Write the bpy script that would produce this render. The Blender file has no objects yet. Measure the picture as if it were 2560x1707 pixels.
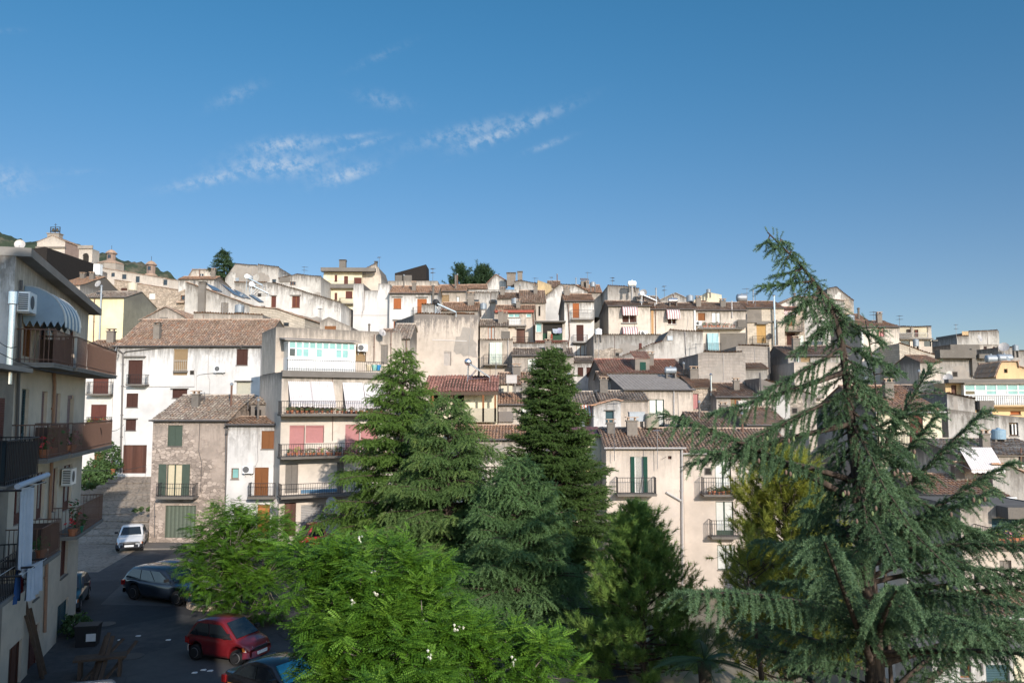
import bpy, math, random
import numpy as np
from mathutils import Vector, Matrix
R=math.radians
random.seed(7); rng=np.random.default_rng(7)
SC=bpy.context.scene; COL=SC.collection
# ------------------------------------------------------------------ camera model
F=1991.0; CX=1280.0; CY=853.5; CAMZ=9.0; PITCH=math.atan((1020-CY)/F)
cP,sP=math.cos(PITCH),math.sin(PITCH)
def ray(px,py):
    a=(px-CX)/F; b=(CY-py)/F
    return Vector((a,cP-b*sP,sP+b*cP))
def at(px,py,Y):
    d=ray(px,py); t=Y/d.y
    return Vector((d.x*t,Y,CAMZ+d.z*t))
def ground_at(px,py,z=0.0):
    d=ray(px,py); t=(z-CAMZ)/d.z
    return Vector((d.x*t,d.y*t,z))
def smooth(a,b,x):
    t=min(1,max(0,(x-a)/(b-a))); return t*t*(3-2*t)
def terr(x,y):
    """height of the natural ground"""
    z=0.30*max(0,y-58)*smooth(-60,-35,x)+0.30*max(0,y-58)*(1-smooth(-60,-35,x))
    z=min(z,0.30*82+0.05*max(0,y-140))
    right=smooth(2,26,x)
    z-= right*7.0*(1-smooth(60,100,y))
    z*=1-.32*smooth(20,75,x)*(1 if z>0 else 0)
    return z
# ------------------------------------------------------------------ objects
def link(o,parent=None):
    COL.objects.link(o)
    if parent is not None: o.parent=parent
    return o
def tag(o,label=None,cat=None,group=None,kind=None):
    if label: o['label']=label
    if cat: o['category']=cat
    if group: o['group']=group
    if kind: o['kind']=kind
    return o
def empty(name,loc,rz=0,label=None,cat=None,group=None):
    o=bpy.data.objects.new(name,None); o.empty_display_size=.3
    link(o); o.location=loc; o.rotation_euler=(0,0,rz)
    return tag(o,label,cat,group)
class MB:
    def __init__(s): s.v=[];s.f=[];s.m=[];s.uv=[];s.mats=[]
    def mi(s,mat):
        if mat not in s.mats: s.mats.append(mat)
        return s.mats.index(mat)
    def face(s,pts,mat,uv=None):
        n=len(s.v); s.v+= [tuple(p) for p in pts]; s.f.append(tuple(range(n,n+len(pts)))); s.m.append(s.mi(mat))
        s.uv.append(uv if uv else [(0,0)]*len(pts))
    def mesh(s,vs,fs,mat):
        n=len(s.v); s.v+=[tuple(p) for p in vs]; k=s.mi(mat)
        for f in fs:
            s.f.append(tuple(i+n for i in f)); s.m.append(k); s.uv.append([(0,0)]*len(f))
    def box(s,x0,x1,y0,y1,z0,z1,mat):
        v=[(x0,y0,z0),(x1,y0,z0),(x1,y1,z0),(x0,y1,z0),(x0,y0,z1),(x1,y0,z1),(x1,y1,z1),(x0,y1,z1)]
        s.mesh(v,[(0,3,2,1),(4,5,6,7),(0,1,5,4),(1,2,6,5),(2,3,7,6),(3,0,4,7)],mat)
    def hexa(s,b,t,mat):
        """b,t: four bottom points and four top points"""
        s.mesh(list(b)+list(t),[(0,3,2,1),(4,5,6,7),(0,1,5,4),(1,2,6,5),(2,3,7,6),(3,0,4,7)],mat)
    def tube(s,pts,r,mat,n=6,cap=True):
        pts=[Vector(p) for p in pts]
        rs=r if isinstance(r,(list,tuple)) else [r]*len(pts)
        vs=[];fs=[]; up=None
        for i,p in enumerate(pts):
            d=(pts[min(i+1,len(pts)-1)]-pts[max(i-1,0)])
            if d.length<1e-9: d=Vector((0,0,1))
            d.normalize()
            if up is None:
                up=Vector((0,0,1)) if abs(d.z)<.9 else Vector((1,0,0))
            a=d.cross(up)
            if a.length<1e-6: a=d.orthogonal()
            a.normalize(); b=d.cross(a).normalized()
            for k in range(n):
                t=2*math.pi*k/n; vs.append(p+a*(math.cos(t)*rs[i])+b*(math.sin(t)*rs[i]))
        for i in range(len(pts)-1):
            for k in range(n):
                fs.append((i*n+k,i*n+(k+1)%n,(i+1)*n+(k+1)%n,(i+1)*n+k))
        if cap:
            fs.append(tuple(range(n-1,-1,-1))); m=(len(pts)-1)*n; fs.append(tuple(range(m,m+n)))
        s.mesh(vs,fs,mat)
    def lathe(s,prof,mat,c=(0,0,0),n=16,axis='z'):
        vs=[];fs=[]
        for (r,z) in prof:
            for k in range(n):
                t=2*math.pi*k/n; a,b=r*math.cos(t),r*math.sin(t)
                p={'z':(a,b,z),'x':(z,a,b),'y':(a,z,b)}[axis]
                vs.append((p[0]+c[0],p[1]+c[1],p[2]+c[2]))
        m=len(prof)
        for i in range(m-1):
            for k in range(n):
                fs.append((i*n+k,i*n+(k+1)%n,(i+1)*n+(k+1)%n,(i+1)*n+k))
        fs.append(tuple(range(n-1,-1,-1))); fs.append(tuple(range((m-1)*n,m*n)))
        s.mesh(vs,fs,mat)
    def ball(s,c,r,mat,sz=1.0,n=10,m=6):
        s.lathe([(max(.001,r*math.sin(math.pi*i/m)),-r*sz*math.cos(math.pi*i/m)) for i in range(m+1)],mat,c,n)
    def build(s,name,parent=None,smooth=False,label=None):
        me=bpy.data.meshes.new(name); me.from_pydata(s.v,[],s.f)
        for m in s.mats: me.materials.append(m)
        me.polygons.foreach_set('material_index',s.m)
        uvl=me.uv_layers.new(name='UVMap'); flat=[c for f in s.uv for p in f for c in p]
        uvl.data.foreach_set('uv',flat)
        if smooth: me.polygons.foreach_set('use_smooth',[True]*len(s.f))
        me.update()
        o=bpy.data.objects.new(name,me); link(o,parent)
        if label: o['label']=label
        return o
def np_mesh(name,verts,faces,mat,parent=None,uv=None,smooth=False):
    """verts (n,3), faces (m,k) all the same size k, uv (m*k,2)"""
    me=bpy.data.meshes.new(name); n=len(verts); m,k=faces.shape
    me.vertices.add(n); me.vertices.foreach_set('co',np.ascontiguousarray(verts,dtype=np.float32).ravel())
    me.loops.add(m*k); me.loops.foreach_set('vertex_index',np.ascontiguousarray(faces,dtype=np.int32).ravel())
    me.polygons.add(m)
    me.polygons.foreach_set('loop_start',np.arange(0,m*k,k,dtype=np.int32))
    me.polygons.foreach_set('loop_total',np.full(m,k,dtype=np.int32))
    if smooth: me.polygons.foreach_set('use_smooth',np.ones(m,dtype=bool))
    if uv is not None:
        l=me.uv_layers.new(name='UVMap'); l.data.foreach_set('uv',np.ascontiguousarray(uv,dtype=np.float32).ravel())
    me.materials.append(mat); me.update(calc_edges=True)
    o=bpy.data.objects.new(name,me); return link(o,parent)
# ------------------------------------------------------------------ node helpers
class E:
    def __init__(s,nt,sock): s.nt=nt; s.k=sock
    def _m(s,op,o=None,p=None,rev=False):
        n=s.nt.nodes.new('ShaderNodeMath'); n.operation=op
        a=[s,o] if not rev else [o,s]
        if p is not None: a.append(p)
        for i,x in enumerate(a):
            if x is None: continue
            if isinstance(x,E): s.nt.links.new(x.k,n.inputs[i])
            else: n.inputs[i].default_value=x
        return E(s.nt,n.outputs[0])
    def __add__(s,o): return s._m('ADD',o)
    __radd__=__add__
    def __sub__(s,o): return s._m('SUBTRACT',o)
    def __rsub__(s,o): return s._m('SUBTRACT',o,rev=True)
    def __mul__(s,o): return s._m('MULTIPLY',o)
    __rmul__=__mul__
    def __truediv__(s,o): return s._m('DIVIDE',o)
    def pow(s,o): return s._m('POWER',o)
    def exp(s): return s._m('EXPONENT')
    def floor(s): return s._m('FLOOR')
    def fract(s): return s._m('FRACT')
    def mx(s,o): return s._m('MAXIMUM',o)
    def gt(s,o): return s._m('GREATER_THAN',o)
    def lt(s,o): return s._m('LESS_THAN',o)
    def sstep(s,a,b):
        n=s.nt.nodes.new('ShaderNodeMapRange'); n.interpolation_type='SMOOTHSTEP'
        s.nt.links.new(s.k,n.inputs[0]); n.inputs[1].default_value=a; n.inputs[2].default_value=b
        return E(s.nt,n.outputs[0])
def setin(nt,n,name,x):
    i=n.inputs[name]
    if isinstance(x,E): nt.links.new(x.k,i)
    elif hasattr(x,'is_output'): nt.links.new(x,i)
    elif isinstance(x,(tuple,list)) and len(x)==3 and i.type=='RGBA': i.default_value=(*x,1)
    else: i.default_value=x
def node(nt,t,out=0,**kw):
    n=nt.nodes.new(t)
    for k,v in kw.items():
        if hasattr(n,k) and not k[0].isupper(): setattr(n,k,v)
        else: setin(nt,n,k.replace('_',' '),v)
    return E(nt,n.outputs[out])
def mix(nt,f,a,b,mode='MIX'):
    n=nt.nodes.new('ShaderNodeMix'); n.data_type='RGBA'; n.blend_type=mode; n.clamp_factor=True
    for idx,x in ((0,f),(6,a),(7,b)):
        if isinstance(x,E): nt.links.new(x.k,n.inputs[idx])
        elif isinstance(x,(tuple,list)): n.inputs[idx].default_value=(*x,1)
        else: n.inputs[idx].default_value=x
    return E(nt,n.outputs[2])
def vec(nt,x,y,z=0.0):
    n=nt.nodes.new('ShaderNodeCombineXYZ')
    for i,q in enumerate((x,y,z)):
        if isinstance(q,E): nt.links.new(q.k,n.inputs[i])
        else: n.inputs[i].default_value=q
    return E(nt,n.outputs[0])
def sep(nt,v):
    n=nt.nodes.new('ShaderNodeSeparateXYZ'); nt.links.new(v.k,n.inputs[0])
    return [E(nt,o) for o in n.outputs]
def noise(nt,v,scale,detail=4,rough=.55,out=0):
    n=nt.nodes.new('ShaderNodeTexNoise')
    if v is not None: nt.links.new(v.k,n.inputs['Vector'])
    n.inputs['Scale'].default_value=scale; n.inputs['Detail'].default_value=detail; n.inputs['Roughness'].default_value=rough
    return E(nt,n.outputs[out])
def ramp(nt,f,stops,interp='LINEAR'):
    n=nt.nodes.new('ShaderNodeValToRGB'); nt.links.new(f.k,n.inputs[0]); cr=n.color_ramp; cr.interpolation=interp
    while len(cr.elements)<len(stops): cr.elements.new(.5)
    for e,(p,c) in zip(cr.elements,stops): e.position=p; e.color=(*c,1)
    return E(nt,n.outputs[0])
MATS={}
def newmat(name):
    m=bpy.data.materials.new(name); m.use_nodes=True; nt=m.node_tree
    b=nt.nodes['Principled BSDF']; b.inputs['Specular IOR Level'].default_value=.3
    return m,nt,b
def bump(nt,b,h,strength=.3,dist=.02):
    n=nt.nodes.new('ShaderNodeBump'); n.inputs['Strength'].default_value=strength; n.inputs['Distance'].default_value=dist
    nt.links.new(h.k,n.inputs['Height']); nt.links.new(n.outputs[0],b.inputs['Normal'])
def pos(nt): return node(nt,'ShaderNodeNewGeometry',0)
def uvn(nt): return node(nt,'ShaderNodeTexCoord',2)
def plain(name,col,rough=.6,metal=0,var=.12,scale=6,spec=.3,coat=0):
    if name in MATS: return MATS[name]
    m,nt,b=newmat(name); n=noise(nt,pos(nt),scale,5)
    c=mix(nt,n,tuple(x*(1-var*1.6) for x in col),tuple(min(1,x*(1+var)) for x in col))
    nt.links.new(c.k,b.inputs['Base Color']); b.inputs['Roughness'].default_value=rough; b.inputs['Metallic'].default_value=metal
    b.inputs['Specular IOR Level'].default_value=spec
    if coat: b.inputs['Coat Weight'].default_value=coat; b.inputs['Coat Roughness'].default_value=.04
    MATS[name]=m; return m
def plaster(name,col,stain=.5,streakcol=(.13,.115,.10),rubble=0.0,joints=0.0,patch=.35):
    """aged lime or cement render; UV = metres along the wall, metres below its top"""
    if name in MATS: return MATS[name]
    m,nt,b=newmat(name); p=pos(nt); u,v,_=sep(nt,uvn(nt))
    oi=node(nt,'ShaderNodeObjectInfo',5) if False else None
    big=noise(nt,p,.35,5,.6); mid=noise(nt,p,1.7,6,.65); fine=noise(nt,p,14,4,.6)
    d=tuple(x*.80 for x in col); l=tuple(min(.95,x*1.07) for x in col)
    c=mix(nt,big.sstep(.3,.7),d,l)
    patch=min(.9,patch*1.7); c=mix(nt,mid.sstep(.48,.72)*patch,c,tuple(x*.66+.01 for x in col))
    c=mix(nt,(1-mid).sstep(.55,.78)*patch*.8,c,tuple(min(.95,x*1.14) for x in col))
    sv=vec(nt,u*1.0,v*.10,big*1.5); st=noise(nt,sv,3.4,7,.72)
    fall=(v*-.42).exp(); mask=(st+fall*.42).sstep(.62,.98)*(fall*.85+.15)*stain
    c=mix(nt,mask,c,streakcol)
    top=((v*-2.2).exp()*(noise(nt,p,1.1,4)+.25)).sstep(.3,1.0)*stain*.8
    c=mix(nt,top,c,tuple(x*1.15 for x in streakcol))
    h=fine*.4+mid
    if rubble>0:
        pv=vec(nt,u*1.0,v*1.7,0.0)
        wob=noise(nt,pv,3.0,3,.5,1)
        n=nt.nodes.new('ShaderNodeTexVoronoi'); n.feature='DISTANCE_TO_EDGE'; n.inputs['Scale'].default_value=3.1; n.inputs['Randomness'].default_value=.9
        vm=nt.nodes.new('ShaderNodeVectorMath'); vm.operation='MULTIPLY_ADD'
        nt.links.new(wob.k,vm.inputs[0]); vm.inputs[1].default_value=(.22,.22,.22); nt.links.new(pv.k,vm.inputs[2]); nt.links.new(vm.outputs[0],n.inputs['Vector'])
        ed=E(nt,n.outputs[0]).sstep(.0,.075)
        n2=nt.nodes.new('ShaderNodeTexVoronoi'); n2.inputs['Scale'].default_value=3.1; n2.inputs['Randomness'].default_value=.9; nt.links.new(vm.outputs[0],n2.inputs['Vector'])
        cell=node(nt,'ShaderNodeSeparateColor',0,Color=E(nt,n2.outputs['Color']))
        sc=mix(nt,cell,tuple(x*.62 for x in col),tuple(min(.9,x*1.22) for x in col))
        sc=mix(nt,ed,tuple(x*.5 for x in col),sc)
        msk=(noise(nt,p,.42,4,.6)+rubble-.5).sstep(.42,.56)
        c=mix(nt,msk,c,sc); h=h+ed*msk*2.2
    if joints>0:
        br=nt.nodes.new('ShaderNodeTexBrick'); br.inputs['Scale'].default_value=1.0
        br.inputs['Brick Width'].default_value=.62; br.inputs['Row Height'].default_value=.27; br.inputs['Mortar Size'].default_value=.018
        uv2=vec(nt,u,v); nt.links.new(uv2.k,br.inputs['Vector']); f=E(nt,br.outputs['Fac'])
        brc=E(nt,br.outputs['Color'])
        br.inputs['Color1'].default_value=(*[x*.82 for x in col],1); br.inputs['Color2'].default_value=(*[min(.9,x*1.15) for x in col],1); br.inputs['Mortar'].default_value=(*[x*.55 for x in col],1)
        c=mix(nt,joints,c,brc); h=h+(1-f)*1.2
    nt.links.new(c.k,b.inputs['Base Color']); b.inputs['Roughness'].default_value=.92; b.inputs['Specular IOR Level'].default_value=.12
    bump(nt,b,h,.5,.03); MATS[name]=m; return m
def tiles(name,cols,moss=.35,mosscol=(.16,.12,.07)):
    """barrel roof tiles: one colour per tile from the tile's own UV cell"""
    if name in MATS: return MATS[name]
    m,nt,b=newmat(name); u,v,_=sep(nt,uvn(nt)); p=pos(nt)
    wn=nt.nodes.new('ShaderNodeTexWhiteNoise'); wn.noise_dimensions='3D'
    cell=vec(nt,u.floor(),v.floor(),0.0); nt.links.new(cell.k,wn.inputs['Vector']); r=E(nt,wn.outputs['Value'])
    n=len(cols); c=ramp(nt,r,[(i/(n-1),cols[i]) for i in range(n)])
    big=noise(nt,p,.5,4); fine=noise(nt,p,9,5,.7)
    c=mix(nt,(big*.6+fine*.5).sstep(.5,.72)*moss,c,mosscol)
    c=mix(nt,(1-fine).sstep(.55,.75)*.45,c,(.30,.26,.20))
    c=mix(nt,noise(nt,p,23,3).sstep(.52,.7)*.35,c,(.07,.055,.045))
    nt.links.new(c.k,b.inputs['Base Color']); b.inputs['Roughness'].default_value=.9; b.inputs['Specular IOR Level'].default_value=.15
    bump(nt,b,fine,.4,.015); MATS[name]=m; return m
def slats(name,col,period=.05,rough=.55,axis=2,depth=1.0,dark=.45):
    """painted wood or metal with louvre lines along one axis of the object"""
    if name in MATS: return MATS[name]
    m,nt,b=newmat(name); o=node(nt,'ShaderNodeTexCoord',3); q=sep(nt,o)[axis]
    w=(q/period).fract(); h=w.sstep(.0,.75)*(1-w.sstep(.8,1.0))
    n=noise(nt,pos(nt),5,5,.65)
    c=mix(nt,n,tuple(x*.78 for x in col),tuple(min(.95,x*1.12) for x in col))
    c=mix(nt,(1-h)*dark,c,tuple(x*.3 for x in col))
    nt.links.new(c.k,b.inputs['Base Color']); b.inputs['Roughness'].default_value=rough
    bump(nt,b,h,.8,.02*depth); MATS[name]=m; return m
def stripes(name,c1,c2,period=.12,frac=.5,axis=0,trans=.25):
    if name in MATS: return MATS[name]
    m,nt,b=newmat(name); o=node(nt,'ShaderNodeTexCoord',3); q=sep(nt,o)[axis]
    f=(q/period).fract().gt(frac); n=noise(nt,pos(nt),3,4)
    c=mix(nt,f,c1,c2); c=mix(nt,n.sstep(.45,.8)*.25,c,tuple(x*.5 for x in c2))
    nt.links.new(c.k,b.inputs['Base Color']); b.inputs['Roughness'].default_value=.9
    MATS[name]=m; return m
# ------------------------------------------------------------------ materials of the town
def C(*a): return a
P_white=plaster('lime_white',C(.655,.63,.60),.8,patch=.13)
P_white2=plaster('old_white',C(.64,.605,.56),1.0,patch=.32)
P_cream=plaster('cream_render',C(.56,.48,.40),.8,patch=.2)
P_cream2=plaster('pale_cream_render',C(.60,.525,.445),.85,patch=.24)
P_beige=plaster('beige_render',C(.51,.44,.375),.75,patch=.3)
P_stainb=plaster('stained_beige_render',C(.52,.445,.375),1.7,(.17,.15,.135),patch=.3)
P_pinkb=plaster('pinkish_render',C(.59,.505,.43),.45,patch=.18)
P_grey=plaster('grey_cement',C(.40,.37,.335),1.0,patch=.4)
P_grey2=plaster('pale_grey_cement',C(.50,.47,.43),1.0,patch=.33)
P_dark=plaster('dark_cement',C(.37,.345,.315),.8,patch=.4)
P_yellow=plaster('pale_yellow_paint',C(.80,.70,.44),.25,patch=.06)
P_lemon=plaster('light_yellow_render',C(.72,.64,.47),.3,patch=.08)
P_orange=plaster('apricot_paint',C(.72,.50,.27),.25,patch=.08)
P_ochre=plaster('ochre_render',C(.58,.43,.24),.45)
P_olive=plaster('olive_cement',C(.33,.31,.235),.35)
P_stone=plaster('rubble_stone',C(.43,.35,.275),.5,rubble=.75,patch=.4)
P_brown=plaster('brown_render_over_rubble',C(.41,.335,.28),.6,rubble=.56,patch=.4)
P_ashlar=plaster('tufa_blocks',C(.50,.43,.345),.6,joints=.75,patch=.3)
P_greystone=plaster('grey_stone_blocks',C(.37,.325,.285),.8,joints=.35,rubble=.25,patch=.45)
P_church=plaster('church_limestone',C(.53,.465,.40),.5,joints=.25,patch=.3)
P_brick=plaster('red_brick_dome',C(.40,.285,.235),.4,joints=.4,patch=.3)
T_brown=tiles('aged_brown_tiles',[C(0.267,0.183,0.136),C(0.361,0.245,0.172),C(0.440,0.309,0.221),C(0.321,0.225,0.172),C(0.507,0.379,0.285),C(0.400,0.211,0.129),C(0.293,0.231,0.186)])
T_grey=tiles('grey_brown_tiles',[C(0.309,0.239,0.197),C(0.412,0.325,0.259),C(0.514,0.427,0.339),C(0.367,0.294,0.237),C(0.588,0.504,0.409),C(0.457,0.310,0.220),C(0.280,0.232,0.197)],.4)
T_red=tiles('red_clay_tiles',[C(.42,.19,.13),C(.38,.22,.165),C(.46,.28,.20),C(.41,.18,.125),C(.36,.24,.18),C(.50,.28,.19)],.25)
T_orange=tiles('orange_clay_tiles',[C(.52,.29,.18),C(.46,.30,.21),C(.56,.34,.22),C(.42,.29,.21),C(.58,.32,.18),C(.40,.29,.22)],.35)
T_new=tiles('rose_clay_tiles',[C(0.522,0.255,0.195),C(0.478,0.232,0.180),C(0.580,0.300,0.232),C(0.507,0.270,0.210)],.12,(.25,.17,.13))
SHEET=plain('fibre_cement_sheet',C(.34,.295,.255),.9,var=.25,scale=2)
MAROON=plain('maroon_metal_sheet',C(.17,.07,.065),.5,.0,spec=.5)
CONC=plaster('concrete_slab',C(.40,.375,.345),.8,patch=.35)
DCONC=plaster('pale_concrete_edge',C(.42,.40,.375),.6,patch=.3)  # slightly paler concrete for eave and balcony edges
GUT=plain('dark_gutter',C(.13,.12,.115),.5,.3); GUTL=plain('pale_pipe',C(.45,.42,.40),.5,.2); GUTB=plain('brown_pipe',C(.20,.10,.07),.5)
IRON=plain('dark_iron',C(.045,.042,.042),.55,.3); IRONB=plain('rusty_brown_iron',C(.16,.09,.065),.7); IRONW=plain('pale_iron',C(.5,.48,.45),.6)
GALV=plain('galvanised_steel',C(.30,.33,.36),.5,.35,scale=3); INOX=plain('stainless_flue',C(.62,.62,.64),.25,.95)
WHITEP=plain('white_paint',C(.76,.75,.72),.5,var=.06); CREAMP=plain('cream_paint',C(.62,.55,.42),.6)
GLASS=plain('dark_glass',C(.022,.026,.03),.08,spec=.7,var=.3,scale=1.2); CURT=plain('curtained_glass',C(.60,.60,.56),.3,var=.18,scale=2.5,spec=.5)
CURTY=plain('cream_curtained_glass',C(.60,.52,.36),.3,var=.1,spec=.5); TEALG=plain('teal_blind_glass',C(.23,.44,.42),.25,var=.25,scale=2,spec=.5)
LACE=plain('lace_curtained_glass',C(.40,.39,.36),.3,var=.6,scale=16,spec=.5)
DARK=plain('dark_room',C(.03,.026,.022),.9)  # near-black sheet painted for the unlit space behind openings
S_green=slats('dark_green_louvre',C(.022,.085,.062)); S_sage=slats('grey_green_louvre',C(.10,.135,.105)); S_brown=slats('dark_brown_louvre',C(.095,.042,.032))
S_rust=slats('varnished_wood_louvre',C(.30,.125,.05)); S_orange=slats('orange_wood_louvre',C(.47,.155,.055)); S_maroon=slats('maroon_louvre',C(.16,.058,.045))
S_grey=slats('grey_wood_louvre',C(.27,.24,.21)); S_pink=slats('pink_roller',C(.55,.255,.245),.06,.6,dark=.2); S_cream=slats('cream_roller',C(.58,.55,.44),.06,dark=.12)
S_tan=slats('tan_blind',C(.36,.25,.14),.05,dark=.25); S_steel=slats('steel_roller',C(.42,.40,.38),.11,.5,dark=.55); S_rose=slats('mauve_roller',C(.33,.235,.225),.06,dark=.3)
S_yel=slats('pale_pine_blind',C(.56,.34,.13),.05,dark=.2); S_plank=slats('brown_plank',C(.12,.052,.035),.9,axis=0,dark=.5); S_planko=slats('orange_wood_panel',C(.42,.17,.055),.45,axis=2,dark=.5)
S_plankg=slats('grey_green_plank',C(.135,.16,.12),.27,axis=0,dark=.55); S_lite=slats('light_grey_roller',C(.47,.42,.38),.06,dark=.1); S_teald=slats('teal_roller',C(.05,.10,.115),.09,dark=.3)
A_grey=stripes('grey_white_stripe',C(.72,.68,.66),C(.50,.44,.43),.13); A_red=stripes('red_white_stripe',C(.76,.70,.66),C(.50,.17,.11),.24,.55)
A_mauve=stripes('mauve_white_stripe',C(.72,.66,.63),C(.36,.20,.20),.30,.5); A_green=stripes('green_white_stripe',C(.68,.70,.62),C(.30,.42,.34),.13,.72)
A_blue=stripes('blue_white_stripe',C(.55,.68,.68),C(.16,.36,.40),.16); A_dome=stripes('slate_white_stripe',C(.74,.72,.66),C(.23,.30,.36),.5,.5)
POT=plain('terracotta',C(.40,.15,.075),.8); LEAF=plain('pot_plant_leaf',C(.065,.12,.035),.7,var=.5,scale=12); DRYLEAF=plain('dry_pot_plant',C(.20,.16,.075),.8,var=.4,scale=12)
FLRED=plain('red_flower',C(.55,.05,.05),.7); FLPINK=plain('pink_flower',C(.55,.20,.25),.7,var=.4,scale=15); FLYEL=plain('yellow_green_leaf',C(.30,.33,.06),.7)
NET=plain('black_shade_net',C(.022,.018,.016),.9,var=.4,scale=4); WOODD=plain('weathered_wood',C(.10,.068,.048),.85,var=.3)
WHT=plain('white_enamel',C(.80,.80,.78),.35,var=.05); BLUEP=plain('blue_plastic',C(.03,.22,.45),.4); PANEL=plain('solar_glass',C(.02,.03,.05),.1,spec=.8); 
PANELL=plain('pale_solar_glass',C(.16,.21,.26),.12,.3,spec=.8)
# ------------------------------------------------------------------ roof coverings
def clip_line(poly,a,b,c):
    """keep a*x+b*z<=c"""
    out=[]
    for i in range(len(poly)):
        p,q=poly[i],poly[(i+1)%len(poly)]; dp=a*p[0]+b*p[1]-c; dq=a*q[0]+b*q[1]-c
        if dp<=1e-9: out.append(p)
        if (dp<-1e-9 and dq>1e-9) or (dp>1e-9 and dq<-1e-9):
            t=dp/(dp-dq); out.append((p[0]+(q[0]-p[0])*t,p[1]+(q[1]-p[1])*t))
    return out
def tile_sheet(name,o,e,L,s,S,mat,parent,pitch=.23,row=.40,seed=0,rad=None):
    """barrel tiles over the rectangle o + e*[0,L] + s*[0,S]; s runs up the slope"""
    o=np.array(o,float); e=np.array(e,float); s=np.array(s,float); n=np.cross(e,s); n/=np.linalg.norm(n)
    if n[2]<0: n=-n
    N=max(2,int(round(L/pitch))); M=max(2,int(round(S/row))); pw=L/N; rl=S/M; g=np.random.default_rng(seed+N*31+M)
    k=5; th=np.linspace(math.pi,0,k); rx=(rad or .36*pw); rz=max(.05,.34*pw)
    c=np.arange(N); r=np.arange(M); cc,rr=np.meshgrid(c,r,indexing='ij'); cc=cc.ravel(); rr=rr.ravel(); T=len(cc)
    coff=np.cumsum(g.normal(0,.006,(N,M)),1).ravel()
    jit=g.normal(0,.012,T); jr=g.normal(0,.02,T); lift=np.abs(g.normal(0,.012,T))
    vs=np.zeros((T,2*k,3)); 
    for end in (0,1):
        t=rr*rl+(-.03+jr if end==0 else rl+.03+jr)
        w=1.0 if end==0 else .84; lz=(.035+lift) if end==0 else .0
        for j in range(k):
            x=cc*pw+pw/2+coff+jit*(1 if end==0 else -1)+math.cos(th[j])*rx*w
            z=math.sin(th[j])*rz*w+lz
            vs[:,end*k+j]=o+np.outer(x,e)+np.outer(t,s)+np.outer(z*np.ones(T),n)
    sg=lambda x,t:-.07*min(1,L/7)*np.sin(math.pi*np.clip(x/L,0,1))*np.sin(math.pi*np.clip(t/S,0,1)*.9+.25)+.028*np.sin(x*1.9+seed)*np.sin(t*1.7+seed*.7)
    for end in (0,1):
        t=rr*rl+(0 if end==0 else rl)
        vs[:,end*k:(end+1)*k]+=(sg(cc*pw+pw/2,t)[:,None]*n)[:,None,:]
    slip=np.where((g.random(T)<.03))[0]; vs[slip]+=(g.normal(0,.07,(len(slip),1))*s)[:,None,:]
    base=(np.arange(T)*2*k)[:,None,None]
    q=np.array([[j,j+1,k+j+1,k+j] for j in range(k-1)])
    f=(base+q[None]).reshape(-1,4)
    uv=np.zeros((T,4*(k-1),2)); uv[:,:,0]=(cc+.5)[:,None]+seed*17; uv[:,:,1]=(rr+.5)[:,None]; uv=uv.reshape(-1,2)
    # pan tiles under them: one gently dished strip per row
    vb=[];fb=[];ub=[]; nb=len(vs.reshape(-1,3))
    xs=np.arange(N+1)*pw
    for i in range(M):
        lo=o+np.outer(xs,e)+s*(i*rl-.02)+n*.02+sg(xs,i*rl)[:,None]*n; hi=o+np.outer(xs,e)+s*((i+1)*rl)-n*.01+sg(xs,(i+1)*rl)[:,None]*n
        a=nb+len(vb)*1; start=nb+i*2*(N+1)
        vb+=list(lo)+list(hi)
        for j in range(N):
            fb.append((start+j,start+j+1,start+N+1+j+1,start+N+1+j)); ub+=[(j+.5+seed*7,-i-.5)]*4
    V=np.concatenate([vs.reshape(-1,3),np.array(vb)]); Fc=np.concatenate([f,np.array(fb)]); U=np.concatenate([uv,np.array(ub)])
    return np_mesh(name,V,Fc,mat,parent,U)
def sheet_roof(name,o,e,L,s,S,mat,parent,pitch=.18,amp=.03):
    o=np.array(o,float); e=np.array(e,float); s=np.array(s,float); n=np.cross(e,s); n/=np.linalg.norm(n)
    if n[2]<0: n=-n
    N=int(L/pitch*4); x=np.linspace(0,L,N+1); h=np.sin(x/pitch*2*math.pi)*amp+amp
    V=[];Fc=[]
    for t in (0,S): V.append(o+np.outer(x,e)+s*t+np.outer(h,n))
    V=np.concatenate(V); i=np.arange(N); Fc=np.stack([i,i+1,N+2+i,N+1+i],1)
    return np_mesh(name,V,Fc,mat,parent,np.zeros((N*4,2)))
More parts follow.
